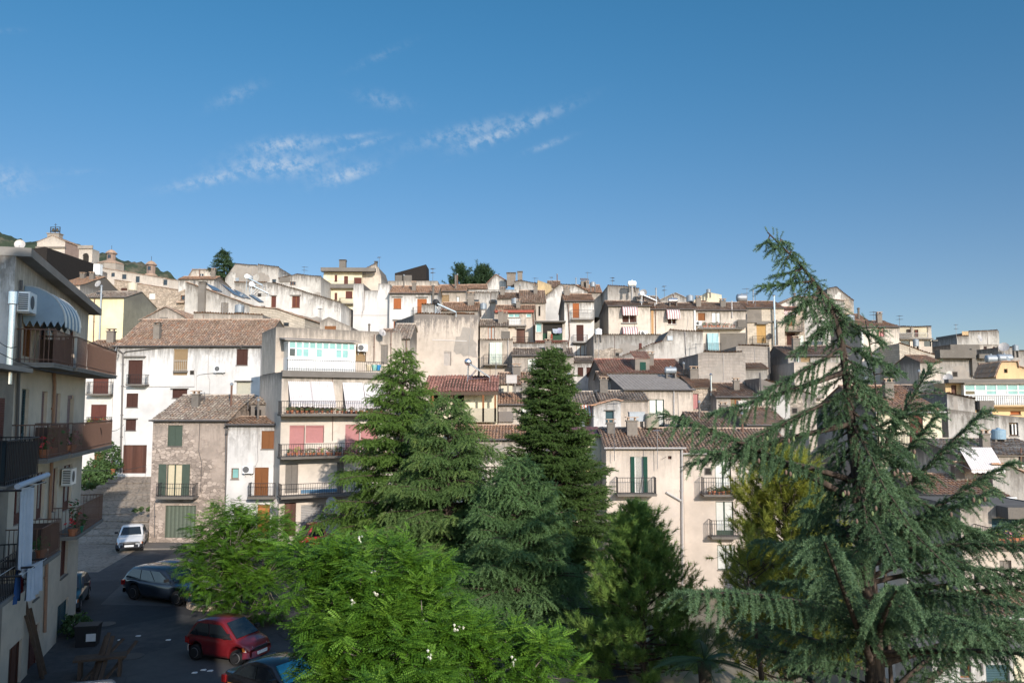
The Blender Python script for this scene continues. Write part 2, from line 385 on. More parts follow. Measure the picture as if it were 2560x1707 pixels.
# ------------------------------------------------------------------ houses
class House: pass
CAPPED=[P_grey,P_grey2,P_stainb,P_greystone,P_cream,P_beige,P_white2,P_ashlar]
HSEED=[0]
def H(label,x0,x1,yt,Y,yb=None,yaw=0,D=7,tops=None,roof='flat',yr=None,run=None,wall=P_cream,side=None,tile=T_brown,ops=(),
      name='house',cat='house',into=None,yo=0.0,over=.25,gut=None,base=None,pitch=.23,x1fix=None,ext=2.0,parapet=.5,upper=False):
    """a house from its facade corners in the photograph and its distance: every length becomes metres"""
    h=House(); HSEED[0]+=1; seed=HSEED[0]
    if into is None:
        P0=at(x0,yt,Y); w=R(yaw); h.u=Vector((math.cos(w),math.sin(w),0)); h.n=Vector((math.sin(w),-math.cos(w),0)); h.P0=P0
        h.z0=0; 
    else:
        h.u,h.n,h.P0=into.u,into.n,into.P0
    def fp(px,py,dy=0.0):
        d=ray(px,py); P=h.P0-h.n*(yo+dy); t=((P-Vector((0,0,CAMZ))).dot(h.n))/d.dot(h.n); q=Vector((0,0,CAMZ))+d*t
        return (q-h.P0).dot(h.u),q.z
    h.fp=fp
    pts=tops or [(x0,yt),(x1,yt)]
    poly=[fp(*p) for p in pts]
    if roof in('front','sheet','flat') and tops is None:
        zt=poly[0][1]; poly=[(poly[0][0],zt),(fp(x1,yt)[0],zt)]
    s0,s1=poly[0][0],poly[-1][0]; L=s1-s0
    ybb=yb or yt+60
    zb=min(fp(x0,ybb)[1],fp(x1,ybb)[1]) if base is None else base
    if base is None:
        mid=h.P0+h.u*(s0+L/2); zb=min(zb-.05,max(zb-ext,min(zb,terr(mid.x,mid.y)-1)))
    if into is None:
        h.root=empty(name,(h.P0.x,h.P0.y,zb),R(yaw),label,cat); h.z0=zb
    else: h.root=into.root; h.z0=into.z0
    Z=lambda z:z-h.z0
    poly=[(s,Z(z)) for s,z in poly]; zbl=Z(zb) if into is not None else 0.0
    h.s0,h.s1,h.L,h.poly,h.D=s0,s1,L,poly,D
    # openings
    rects=[]; h.Z=Z
    def rect(px0,py0,px1,py1,dy=0):
        xm,ym=(px0+px1)/2,(py0+py1)/2
        a,b=fp(px0,ym,dy)[0],fp(px1,ym,dy)[0]; z1,z0=Z(fp(xm,py0,dy)[1]),Z(fp(xm,py1,dy)[1])
        return a,b,z0,z1
    h.rect=rect
    HOLE={'w','s','d','f','r','x','g','o'}
    for op in ops:
        if op[0] in HOLE: rects.append(rect(*op[1:5]))
    h.rects=rects
    # wall -----------------------------------------------------------
    W=MB(); sw=side or wall
    topz=lambda s:next((a[1]+(b[1]-a[1])*(s-a[0])/max(1e-6,b[0]-a[0]) for a,b in zip(poly,poly[1:]) if a[0]-1e-6<=s<=b[0]+1e-6),poly[-1][1])
    eps=1e-4
    S=sorted(set([s0,s1]+[p[0] for p in poly]+[min(max(q,s0+eps),s1-eps) for r in rects for q in r[:2]]))
    ZS=sorted(set([zbl,max(p[1] for p in poly)]+[max(q,zbl+eps) for r in rects for q in r[2:]]))
    yf=yo
    for a,b in zip(S,S[1:]):
        if b-a<1e-5: continue
        ta,tb=topz(a+1e-5),topz(b-1e-5)
        for za,zb_ in zip(ZS,ZS[1:]):
            if zb_-za<1e-5 or za>=max(ta,tb): continue
            cs,cz=(a+b)/2,(za+zb_)/2
            if any(r[0]<cs<r[1] and r[2]<cz<r[3] for r in rects): continue
            cell=[(a,za),(b,za),(b,zb_),(a,zb_)]
            if zb_>min(ta,tb): cell=clip_line(cell,-(tb-ta)/(b-a),1.0,ta-(tb-ta)/(b-a)*a)
            if len(cell)>2: W.face([(p[0],yf,p[1]) for p in cell],wall,[(p[0],topz(min(max(p[0],s0),s1))-p[1]) for p in cell])
    rv=.2
    for a,b,z0,z1 in rects:
        for q in ([(a,z0),(a,z1)],[(b,z1),(b,z0)],[(a,z1),(b,z1)],[(b,z0),(a,z0)]):
            (sa,za),(sb,zb2)=q; W.face([(sa,yf,za),(sb,yf,zb2),(sb,yf+rv,zb2),(sa,yf+rv,za)],wall,[(sa,3),(sb,3),(sb,3.2),(sa,3.2)])
    rise=0
    run=run or (D*.5 if roof in('front','sheet') else D)
    if roof in('front','sheet'):
        xm=(x0+x1)/2; rise=Z(fp(xm,yr,run)[1])-poly[0][1]; rise=max(.25,rise)
    hl,hr=poly[0][1],poly[-1][1]
    if roof in('front','sheet'):
        prof=lambda hh:[(yf,zbl),(yf,hh),(yf+run,hh+rise),(yf+D,max(hh-.3,hh+rise-(D-run)*.35)),(yf+D,zbl)]
    else: prof=lambda hh:[(yf,zbl),(yf,hh),(yf+D,hh),(yf+D,zbl)]
    W.face([(s0,y,z) for y,z in prof(hl)][::1],sw,[(y,hl-z) for y,z in prof(hl)])
    W.face([(s1,y,z) for y,z in prof(hr)][::-1],sw,[(y,hr-z) for y,z in prof(hr)][::-1])
    W.face([(s1,yf+D,zbl),(s0,yf+D,zbl),(s0,yf+D,prof(hl)[-2][1]),(s1,yf+D,prof(hr)[-2][1])],sw)
    # roof -----------------------------------------------------------
    rname='roof' if not upper else 'upper_roof'
    if roof=='flat':
        for (a,za),(b,zb2) in zip(poly,poly[1:]):
            p=parapet
            W.face([(a,yf+.25,za),(b,yf+.25,zb2),(b,yf+.25,zb2-p),(a,yf+.25,za-p)][::-1],wall)
            W.face([(a,yf,za),(b,yf,zb2),(b,yf+.25,zb2),(a,yf+.25,za)],CONC)
            W.face([(a,yf+D,za),(b,yf+D,zb2),(b,yf+D-.25,zb2),(a,yf+D-.25,za)][::-1],CONC)
        rb=MB()
        for (a,za),(b,zb2) in zip(poly,poly[1:]):
            rb.face([(a,yf+.25,za-.05),(b,yf+.25,zb2-.05),(b,yf+D-.25,zb2-.05),(a,yf+D-.25,za-.05)],CONC)
        rb.build(rname,h.root)
        if Y>56 and into is None and wall in CAPPED:
            for (a,za),(b,zb2) in zip(poly,poly[1:]):
                e=Vector((b-a,0,zb2-za)); ln=e.length
                if ln>.9 and abs(zb2-za)<.9*(b-a): tile_sheet('coping',(a-.03,yf-.09,za+.015),tuple(e.normalized()),ln+.06,(0,1,.04),.42,T_brown if seed%3 else T_orange,h.root,pitch=.26,row=.21,seed=seed)
    elif roof=='front':
        n_=Vector((0,run,rise)); sl=n_.length; n_.normalize()
        tile_sheet(rname,(s0-.12,yf-n_.y*over,hl+.03-n_.z*over),(1,0,0),L+.24,tuple(n_),sl+over,tile,h.root,pitch=pitch,seed=seed)
        bk=MB(); bk.face([(s0-.1,yf+run,hl+rise),(s1+.1,yf+run,hl+rise),(s1+.1,yf+D+.1,max(hl-.3,hl+rise-(D-run)*.35)),(s0-.1,yf+D+.1,max(hl-.3,hl+rise-(D-run)*.35))],tile)
        bk.tube([(s0-.1,yf+run,hl+rise+.03),(s1+.1,yf+run,hl+rise+.03)],.10,tile,6)
        bk.build('roof_ridge' if not upper else 'upper_roof_ridge',h.root)
        bk=MB(); bk.box(s0-.02,s1+.02,yf-over*.7,yf+.02,hl-.09,hl-.02,CONC); bk.build('soffit' if not upper else 'upper_soffit',h.root)
    elif roof=='sheet':
        n_=Vector((0,run,rise)); sl=n_.length; n_.normalize()
        sheet_roof(rname,(s0-.15,yf-n_.y*over,hl+.02-n_.z*over),(1,0,0),L+.3,tuple(n_),sl+over,tile,h.root,pitch=.32 if tile is SHEET else .45,amp=.055 if tile is SHEET else .03)
    elif roof in('gable','shed'):
        k=0
        for (a,za),(b,zb2) in zip(poly,poly[1:]):
            k+=1; e=Vector((b-a,0,zb2-za)); ln=e.length; e.normalize(); ov=.15
            up=zb2>=za
            if up: o=(a,yf-ov,za+.03); ee=(0,1,0); ss=tuple(e); oo=o
            else: oo=(b,yf-ov,zb2+.03); ee=(0,1,0); ss=tuple(-e)
            oo=tuple(np.array(oo)-np.array(ss)*over*.6)
            tile_sheet(rname,oo,ee,D+ov*2,ss,ln+over*.6,tile,h.root,pitch=pitch,seed=seed+k)
    W.build('wall' if not upper else 'upper_wall',h.root)
    if gut:
        g=MB(); g.tube([(s0-.15,yf-over-.05,hl-.01),(s1+.15,yf-over-.05,hl-.01)],.065,gut,6); g.build('gutter',h.root)
    # parts ----------------------------------------------------------
    for op in ops: part(h,op,yf)
    return h
def leafset(b,a,c,z0,z1,y,mat,th=.045):
    b.box(a,c,y-th,y,z0,z1,mat)
def part(h,op,yf):
    k=op[0]; root=h.root
    if k in 'wsdfrxgo' and len(k)==1:
        a,b,z0,z1=h.rect(*op[1:5]); col=op[5] if len(op)>5 else None; w=b-a; y=yf+.13
        nm={'w':'window','s':'shuttered_window','d':'door','f':'french_door','r':'roller_shutter','x':'opening','g':'garage_door','o':'open_shutter_window'}[k]
        m=MB(); fr=.055
        if k in 'wfo':
            frm=col or S_brown
            for q in ((a,a+fr,z0,z1),(b-fr,b,z0,z1),(a+fr,b-fr,z1-fr,z1),(a+fr,b-fr,z0,z0+(fr if k!='f' else .35))): m.box(q[0],q[1],y-.03,y+.05,q[2],q[3],frm)
            if w>.75: m.box((a+b)/2-fr*.8,(a+b)/2+fr*.8,y-.035,y+.04,z0+fr,z1-fr,frm)
            if k!='f': m.box(a-.04,b+.04,yf-.05,yf+.12,z0-.06,z0-.003,CONC)
            o=m.build(nm,root); g=MB(); g.box(a+fr*.5,b-fr*.5,y+.005,y+.02,z0+fr*.5,z1-fr*.5,op[6] if len(op)>6 else GLASS); g.build('pane',o)
            if len(op)>7 and op[7]:
                for sd in (-1,1):
                    q=MB(); lw=w*.5
                    if sd<0: q.box(a-lw,a-.01,yf-.07,yf-.02,z0,z1,op[7])
                    else: q.box(b+.01,b+lw,yf-.07,yf-.02,z0,z1,op[7])
                    q.build('shutter',o)
        elif k=='s':
            mat=col or S_brown
            for q in ((a,a+fr,z0,z1),(b-fr,b,z0,z1),(a+fr,b-fr,z1-fr,z1)): m.box(q[0],q[1],y-.08,y+.02,q[2],q[3],mat)
            m.box(a,b,y+.03,y+.05,z0,z1,DARK)
            if z0-h.poly[0][1]<0 and (z1-z0)<1.7: m.box(a-.04,b+.04,yf-.05,yf+.05,z0-.06,z0-.003,CONC)
            o=m.build(nm,root)
            for i in (0,1):
                q=MB(); q.box(a+fr+.005+i*(w/2-fr),a+w/2-.006+i*(w/2-fr),y-.06,y-.015,z0+.02,z1-fr-.005,mat); q.build('shutter',o)
        elif k in 'dg':
            mat=col or S_plank
            m.box(a+.04,b-.04,y,y+.05,z0,z1-.04,mat)
            if k=='g':
                for i in range(1,4): m.box(a+w*i/4-.02,a+w*i/4+.02,y-.02,y-.002,z0+.05,z1-.08,mat)
            else: m.box((a+b)/2-.02,(a+b)/2+.02,y-.02,y-.002,z0+.05,z1-.06,mat)
            o=m.build(nm,root); q=MB()
            for s in ((a,a+.04),(b-.04,b)): q.box(s[0],s[1],y-.05,y+.06,z0,z1,mat)
            q.box(a+.04,b-.04,y-.05,y+.06,z1-.04,z1,mat); q.build('door_frame',o)
        elif k=='r':
            m.box(a+.02,b-.02,y,y+.03,z0,z1,col or S_cream); m.box(a,b,y-.06,y-.003,z1-.12,z1,col or S_cream); m.build(nm,root)
        elif k=='x':
            mat=col or DARK; m.box(a,b,y+.03,y+.07,z0,z1,mat); m.build(nm,root)
    elif k=='b':   # balcony: px0,px1,floor y,rail y,projection,[iron],[slab],[solid]
        px0,px1,yfl,yrl,pr=op[1:6]; iron=op[6] if len(op)>6 else IRON; slab=op[7] if len(op)>7 else CONC; solid=op[8] if len(op)>8 else None
        a=h.fp(px0,yfl,-pr)[0]; b=h.fp(px1,yfl,-pr)[0]; xm=(px0+px1)/2
        z=h.Z(h.fp(xm,yfl,-pr)[1]); zr=h.Z(h.fp(xm,yrl,-pr)[1])
        make_balcony(h,a,b,z,max(.7,min(1.15,zr-z)),pr,yf,iron,slab,solid,op[9] if len(op)>9 else None)
    elif k=='a':   # awning: px0,px1,top y,bottom y,projection,material
        px0,px1,y0,y1,pr,mat=op[1:7]; a,b,zz,z1=h.rect(px0,y0,px1,y0+1); z0=h.Z(h.fp((px0+px1)/2,y1,-pr)[1])
        m=MB(); n=8
        for i in range(n):
            t0,t1=i/n,(i+1)/n
            f=lambda t:(yf-.02-pr*math.sin(t*math.pi/2)**1.0 if op[7:8]!=('flat',) else yf-.02-pr*t, z1+(z0-z1)*((1-math.cos(t*math.pi/2)) if op[7:8]!=('flat',) else t))
            (ya,za),(yb_,zb_)=f(t0),f(t1)
            m.face([(a,ya,za),(b,ya,za),(b,yb_,zb_),(a,yb_,zb_)],mat)
        ye=yf-.02-pr; nv=max(3,int((b-a)/.3))
        for i in range(nv):
            p,q=a+(b-a)*i/nv,a+(b-a)*(i+1)/nv
            m.face([(p,ye,z0),(q,ye,z0),(q,ye,z0-.14),((p+q)/2,ye,z0-.20),(p,ye,z0-.14)],mat)
        if op[7:8]!=('flat',):
            for s in (a,b):
                m.face([(s,yf-.02,z1)]+[(s,f(i/n)[0],f(i/n)[1]) for i in range(1,n+1)]+[(s,yf-.02,z0)],mat)
        o=m.build('awning',root); q=MB(); q.tube([(a,ye,z0),(b,ye,z0)],.02,IRONW,5)
        for s in (a,b): q.tube([(s,yf,z0+.25),(s,ye,z0)],.015,IRONW,5)
        q.build('awning_frame',o)
    elif k=='c':   # hanging cloth curtain
        px0,px1,y0,y1,dy,mat=op[1:7]; a,b,z0,z1=h.rect(px0,y0,px1,y1,-dy)
        m=MB(); n=24
        vs=[];fs=[]
        for j in range(5):
            t=j/4
            for i in range(n+1):
                x=a+(b-a)*i/n; vs.append((x,yf-dy*(.35+.65*t)-.04*math.sin(i*1.7+t)-.02*math.sin(i*.6),z1+(z0-z1)*t))
        for j in range(4):
            for i in range(n): k0=j*(n+1)+i; fs.append((k0,k0+1,k0+n+2,k0+n+1))
        m.mesh(vs,fs,mat); m.build('curtain',root,True)
    elif k=='p':   # downpipe through px points
        pts=op[1]; mat=op[2] if len(op)>2 else GUT; r=op[3] if len(op)>3 else .05
        P=[(h.fp(x,y)[0],yf-.08,h.Z(h.fp(x,y)[1])) for x,y in pts]; m=MB(); m.tube(P,r,mat,6)
        for i in range(len(P)-1):
            L=abs(P[i][2]-P[i+1][2])
            for t in range(int(L/1.8)):
                z=P[i][2]+(P[i+1][2]-P[i][2])*(t+.5)/(L/1.8); x=P[i][0]+(P[i+1][0]-P[i][0])*(t+.5)/(L/1.8); m.box(x-r*1.5,x+r*1.5,yf-.1,yf,z-.03,z+.03,mat)
        m.build('downpipe',root)
    elif k=='ch':  # chimney: px rect, depth behind the front, material
        px0,y0,px1,y1,dy=op[1:6]; mat=op[6] if len(op)>6 else P_beige; a,b,z0,z1=h.rect(px0,y0,px1,y1,dy)
        m=MB(); w=b-a; y=yf+dy
        m.box(a,b,y,y+max(.3,w*.9),z0-.7,z1-.1,mat); m.box(a-.06,b+.06,y-.06,y+max(.3,w*.9)+.06,z1-.1,z1-.02,mat)
        for c in (a+.02,b-.08): m.box(c,c+.06,y+.02,y+max(.3,w*.9)-.02,z1-.018,z1+.10,mat)
        m.box(a-.08,b+.08,y-.08,y+max(.3,w*.9)+.08,z1+.102,z1+.15,mat); m.build('chimney',root)
    elif k=='fl':  # metal flue
        px0,y0,y1,dy=op[1:5]; mat=op[5] if len(op)>5 else INOX; r=op[6] if len(op)>6 else .09
        s,z1=h.fp(px0,y0,dy); _,z0=h.fp(px0,y1,dy); m=MB(); z0=h.Z(z0);z1=h.Z(z1)
        m.tube([(s,yf+dy,z0-.4),(s,yf+dy,z1)],r,mat,10); m.lathe([(r*1.5,z1-.02),(r*1.6,z1+.06),(r*.5,z1+.16)],mat,(s,yf+dy,0),10); m.build('flue_pipe',root)
    elif k=='v':   # band / plate proud of the wall
        a,b,z0,z1=h.rect(*op[1:5]); m=MB(); d=op[6] if len(op)>6 else .06; m.box(a,b,yf-d,yf-.003,z0,z1,op[5]); m.build(op[7] if len(op)>7 else 'ledge',root)
    elif k=='bx':  # attic box / dormer on the roof with a window
        px0,y0,px1,y1,dy,dep,mat=op[1:8]; a,b,z0,z1=h.rect(px0,y0,px1,y1,dy); m=MB(); y=yf+dy
        m.box(a,b,y,y+dep,z0-1.0,z1,mat); o=m.build('dormer',root)
        if len(op)>8 and op[8]:
            q=op[8]; A,B,z2,z3=h.rect(*q[:4],dy); c=MB(); c.box(A,B,y-.04,y-.003,z2,z3,q[4]); c.build('window',o)
        if len(op)>9 and op[9]:
            tile_sheet('dormer_roof',(a-.1,y-.15,z1+.03),(1,0,0),b-a+.2,(0,.94,.34),dep*1.1,op[9],o,seed=int(px0))
def make_balcony(h,a,b,z,rh,pr,yf,iron,slab,solid=None,gaps=None):
    m=MB(); m.box(a,b,yf-pr,yf-.003,z-.14,z,slab); m.box(a-.03,b+.03,yf-pr-.03,yf-.003,z-.05,z+.0-.003,slab)
    nb=max(2,int((b-a)/1.1))
    o=m.build('balcony',h.root); r=MB(); t=.009
    r.tube([(a+.03,yf-.02,z+rh),(a+.03,yf-pr+.03,z+rh),(b-.03,yf-pr+.03,z+rh),(b-.03,yf-.02,z+rh)],.02,iron,5)
    r.tube([(a+.03,yf-.02,z+.1),(a+.03,yf-pr+.03,z+.1),(b-.03,yf-pr+.03,z+.1),(b-.03,yf-.02,z+.1)],.014,iron,4)
    n=max(3,int((b-a)/.15))
    for i in range(n+1):
        x=a+.03+(b-a-.06)*i/n; r.box(x-t,x+t,yf-pr+.02,yf-pr+.04,z,z+rh,iron)
    n2=max(2,int(pr/.125))
    for x in (a+.03,b-.03):
        for i in range(n2): y=yf-pr+.03+(pr-.05)*i/n2; r.box(x-t,x+t,y-t,y+t,z,z+rh,iron)
    rl=r.build('railing',o)
    if solid is not None:
        q=MB(); q.box(a+.05,b-.05,yf-pr+.045,yf-pr+.055,z+.08,z+rh*.9,solid)
        for x in (a+.05,b-.05): q.box(x-.006,x+.006,yf-pr+.06,yf-.05,z+.08,z+rh*.9,solid)
        q.build('railing_panel',o)
    return o
# ------------------------------------------------------------------ first row round the square
hA=H('brown house of peeling render over rubble with green shutters and a green plank garage',383,569,1050.5,54,1346,yaw=-2,D=8,roof='front',yr=989,run=4.6,wall=P_brown,tile=T_grey,gut=GUT,base=-.3,ops=[
 ('s',419,1063,456,1115,S_sage),('o',416,1160,455,1240,S_sage,CURTY,S_sage),('b',388,482,1242,1209,.9,IRON,CONC),('g',412,1263,489,1344,S_plankg),('x',526,1255,535.5,1264),
 ('p',[(566,1052),(565,1300)],GUT),('p',[(388,1256),(388,1342)],GUT,.03),('v',402,1254,494,1258,CONC,.05),('v',566,1060,571,1340,GUTL,.03,'drain_strip')],name='village_house')
hB=H('narrow white house with varnished louvred shutters and a small wooden balcony door',570.5,702,1061,53.6,1348,yaw=2,D=7,roof='front',yr=1043,run=2.6,wall=P_white,tile=T_brown,gut=GUT,base=-.3,ops=[
 ('s',653.5,1076.5,690.5,1122,S_rust),('w',578,1170,597,1197,S_rust,TEALG),('s',636,1168,671,1239,S_rust),('b',619,687,1242,1208,.8,IRON,CONC),('d',643,1261,674,1346,S_planko),('w',586,1269,605,1290,S_rust),
 ('p',[(646,1078),(645,1120),(646,1150),(640,1164),(631,1168)],GUTL,.022),('p',[(572,1070),(566,1085)],GUT,.05),('v',571,1248,702,1250.5,GUTL,.03,'cable_duct'),
 ('bx',627,1012,664,1043,2.9,1.4,P_beige,(637,1024,653,1042,DARK),T_grey),('v',690,1315,702,1346,P_dark,.02,'plinth_panel')],name='village_house')
S_w=[('v',703,929,960,933,DCONC,.10)]
hC=H('tall cream apartment house with pink roller shutters, striped balcony awnings and a glazed veranda',705,985,929,52,1350,yaw=28,D=7.5,roof='flat',wall=P_cream2,base=-.3,parapet=.12,ops=[
 ('v',703,929,992,944,CONC,.35,'terrace_slab'),
 ('a',720,775,953,1010,.95,A_grey,'flat'),('a',776,832,953,1012,.95,A_grey,'flat'),('a',856,906,956,1021,.95,A_grey,'flat'),('a',907,962,958,1014,.95,A_grey,'flat'),
 ('d',745,965,785,1032,S_maroon),('d',880,970,920,1034,S_maroon),('b',703,990,1034,1003,1.15,IRON,CONC),
 ('r',723.5,1063,761.5,1136,S_pink),('r',764,1063,810,1107,S_pink),('r',863,1061,899,1134,S_pink),('r',901,1061,945,1105,S_pink),('b',703,990,1139,1108,1.15,IRON,CONC),
 ('s',713,1159,745,1232,S_grey),('s',842,1155,859,1230,S_grey),('b',703,990,1235,1205,1.15,IRON,CONC),('v',752,1222,842,1231,plain('blue_tile_strip',C(.10,.20,.30),.5),.02,'tile_strip'),
 ('d',710.5,1256,739.5,1340,S_plank),('r',752,1261,809,1346,S_steel),('d',850,1262,880,1346,S_plank),
 ('b',718,960,929,902,.30,IRON,CONC)],name='apartment_house')
hC2=H(None,690,1004,817,52,930,into=hC,yo=2.6,D=4.9,roof='flat',wall=P_cream,ops=[('r',889,866,915,905,S_tan),('s',952,862,970,908,S_grey),
 ('p',[(935,836),(934,905)],IRONB,.03),('p',[(977,830),(976,915)],IRONB,.03)],upper=True,parapet=.4,base=at(800,929,53).z)
def veranda(h,x0,x1,y0,y1,yo,proj,panes,sill=None,roofover=.35,name='veranda',frame=WHITEP,glass=None):
    a,b,z0,z1=h.rect(x0,y0,x1,y1,-(proj-yo)); m=MB(); yf=yo-proj
    n=len(panes); w=(b-a)/n; sl=sill if sill is not None else .85
    m.box(a,b,yf,yf+.06,z0,z0+sl,frame); m.box(a,b,yf,yf+.06,z1-.07,z1,frame); m.box(a,b,yf-.01,yf+.07,z1-.52,z1-.45,frame); m.box(a-.003,b+.003,yf-.02,yf+.08,z0+sl,z0+sl+.06,frame)
    for i in range(n+1): x=a+w*i; m.box(x-.045,x+.045,yf-.012,yf+.072,z0,z1,frame)
    for s in (a-.05,b+.0): m.box(s,s+.05,yf+.075,yo,z0,z0+sl,frame); m.box(s,s+.05,yf+.075,yo,z1-.07,z1,frame)
    o=m.build(name,h.root)
    for i,g in enumerate(panes):
        q=MB(); q.box(a+w*i+.05,a+w*(i+1)-.05,yf+.02,yf+.035,z0+sl+.065,z1-.53,g); q.build('pane',o)
    q=MB(); q.box(a+.05,b-.05,yf+.02,yf+.035,z1-.44,z1-.075,TEALG); 
    for s in (a-.03,b+.02): q.box(s,s+.012,yf+.08,yo-.01,z0+sl,z1-.08,CURT)
    q.build('top_pane',o)
    q=MB(); q.hexa([(a-roofover,yf-.3,z1+.02),(b+roofover,yf-.3,z1+.02),(b+roofover,yo,z1+.25),(a-roofover,yo,z1+.25)],[(a-roofover,yf-.3,z1+.10),(b+roofover,yf-.3,z1+.10),(b+roofover,yo,z1+.33),(a-roofover,yo,z1+.33)],SHEET); q.build('veranda_roof',o)
    return o
veranda(hC,722,887,855,929,2.6,1.5,[GLASS,TEALG,TEALG,CURT,TEALG,CURT,CURT,TEALG,TEALG,CURT],sill=.95)
# row behind
hD=H('long white house with a red and brown tiled roof and a wide brown garage door',288,652,865.5,66.5,1184,yaw=0,D=9,roof='front',yr=800,run=5.0,wall=P_white,tile=T_brown,gut=GUT,ops=[
 ('d',320,900,356,960,S_brown),('b',314,362,960,936,.8,IRON,CONC),('r',433,872,469,938,S_tan),('b',433,468,927,901,.12,IRONW,CONC),('w',591,872,619.5,912.5,S_brown,S_brown),('s',431,972,468,995,S_brown),
 ('r',591,952,626,1008,S_cream),('b',575,640,1010,995,.6,IRON,CONC),('s',316,983,345,1018,S_brown),('s',314,1047,340,1076,S_brown),('g',307,1112,366,1183,S_plank),
 ('p',[(298,868),(298,876),(309,884),(306,1010),(302,1182)],GUT,.07),('p',[(310,884),(316,879),(410,869)],GUT,.05),('v',312,890,365,893,CONC,.25),('v',428,970,472,972,CONC,.2),('v',588,951,631,953,CONC,.2),('v',310,1045,345,1047.5,CONC,.15),
 ('p',[(310,966),(487,966),(487,922)],GUTL,.02),('p',[(535,932),(500,936),(492,940),(492,985)],GUTL,.02),('ch',383,810,398,848,1.2,P_cream)],name='village_house')
hE=H('slim cream house with two flowered balconies beside the brown garage',205,287,869,67,1165,yaw=3,D=7,roof='front',yr=852,run=3,wall=P_white2,tile=T_brown,ops=[
 ('d',232,945,271,984,S_maroon),('b',214,275,984,955,.8,IRON,CONC),('s',227,1011,266,1063,S_maroon),('b',214,272,1064,1044,.8,IRON,CONC),('d',235,1130,262,1180,S_rust),('p',[(279,880),(279,955)],GUTL,.05)],name='village_house')
hZ=H('cream house with a rose tiled veranda roof and a solar water heater on top',1075,1243,977,62,1075,yaw=0,D=8,roof='flat',wall=P_lemon,side=P_cream,ops=[
 ('w',1077,985,1097,1020,S_brown),('f',1132,984,1160,1056,S_brown)],name='village_house',parapet=.05)
def lean_roof(h,x0,x1,ye,yr,pr,run,mat,name='veranda_roof',pitch=.23,posts=()):
    a,_,_,z0=h.rect(x0,ye-1,x1,ye,-pr); b=h.fp(x1,ye,-pr)[0]; z0=h.Z(h.fp((x0+x1)/2,ye,-pr)[1]); z1=h.Z(h.fp((x0+x1)/2,yr,run)[1])
    s=Vector((0,run+pr,z1-z0)); S=s.length; s.normalize()
    o=tile_sheet(name,(a,-pr,z0),(1,0,0),b-a,tuple(s),S,mat,h.root,pitch=pitch,seed=int(x0))
    m=MB(); m.hexa([(a,-pr+.02,z0-.14),(b,-pr+.02,z0-.14),(b,run,z1-.14),(a,run,z1-.14)],[(a,-pr+.02,z0-.02),(b,-pr+.02,z0-.02),(b,run,z1-.02),(a,run,z1-.02)],WOODD); m.box(a,b,-pr-.0,-pr+.12,z0-.28,z0-.142,WOODD); m.build('roof_beam',o)
    for p in posts:
        x=h.fp(p,ye,-pr)[0]; q=MB(); q.box(x-.07,x+.07,-pr+.0,-pr+.14,z0-2.3,z0-.285,S_rust); q.build('post',h.root)
    return o
lean_roof(hZ,1056,1246,978,939,1.4,2.6,T_new,posts=(1082,1208,1238))
for nm,op in (('parapet',('v',1150,1020,1244,1054,P_lemon,1.4,'parapet')),): part(hZ,op,0)
hY=H('cream house behind the spreading cedar with a low brown tiled roof',1128,1330,1098,57,1340,yaw=0,D=7,roof='front',yr=1064,run=3.2,wall=P_cream2,tile=T_orange,gut=GUT,ops=[('w',1165,1165,1190,1210,S_brown,GLASS)],name='village_house')
hY1=H('narrow lemon house with a maroon metal roof and a yellow glass balcony',1437,1521,1091,55,1420,yaw=0,D=6,roof='sheet',yr=1068,run=3.0,wall=P_lemon,tile=MAROON,over=.2,ops=[('f',1455,1150,1480,1205,WHITEP,CURT),
 ('b',1440,1489,1208,1168,1.0,IRONW,CONC,plain('yellow_glass',C(.42,.32,.10),.2)),('f',1455,1270,1480,1325,S_rust,GLASS),('p',[(1503,1093),(1503,1400)],GUTL,.05)],name='village_house')
hX=H('peach rendered house with open dark green shutters on its top balcony',1515,1707,1119,52,1570,yaw=0,D=8,roof='front',yr=1071,run=3.8,wall=P_pinkb,tile=T_brown,gut=GUTL,base=-6.5,ops=[
 ('o',1587,1141,1608,1232,WHITEP,LACE,S_green),('b',1544,1642,1235,1194,1.0,IRON,CONC),('o',1587,1252,1608,1326,S_green,CURT,S_green),('b',1530,1640,1330,1292,1.0,IRON,CONC),('d',1577,1374,1615,1440,S_orange),
 ('s',1550,1440,1575,1490,S_green),('x',1670,1139.5,1679,1147.5,S_brown),('p',[(1704,1122),(1704,1190),(1705.5,1440),(1706,1560)],GUTL,.07),('p',[(1665,1230),(1702,1251)],GUTL,.075)],name='village_house')
hX2=H('long peach house with sage green glazed balcony doors and a wide old tiled roof',1708,1990,1133,53,1570,yaw=0,D=8,roof='front',yr=1072,run=4.4,wall=P_pinkb,tile=T_brown,gut=GUTL,base=-7,ops=[
 ('f',1788,1148,1828,1233,S_sage,CURT),('b',1760,1858,1236,1194,1.0,IRON,CONC),('f',1790,1253,1834,1339,S_sage,CURT),('b',1780,1853,1342,1301,.9,IRON,CONC),('w',1793.5,1362,1838,1424,S_sage,CURT),('v',1708,1518,1990,1522,GUTL,.1,'cornice'),
 ('f',1880,1255,1920,1338,S_sage,GLASS)],name='village_house')
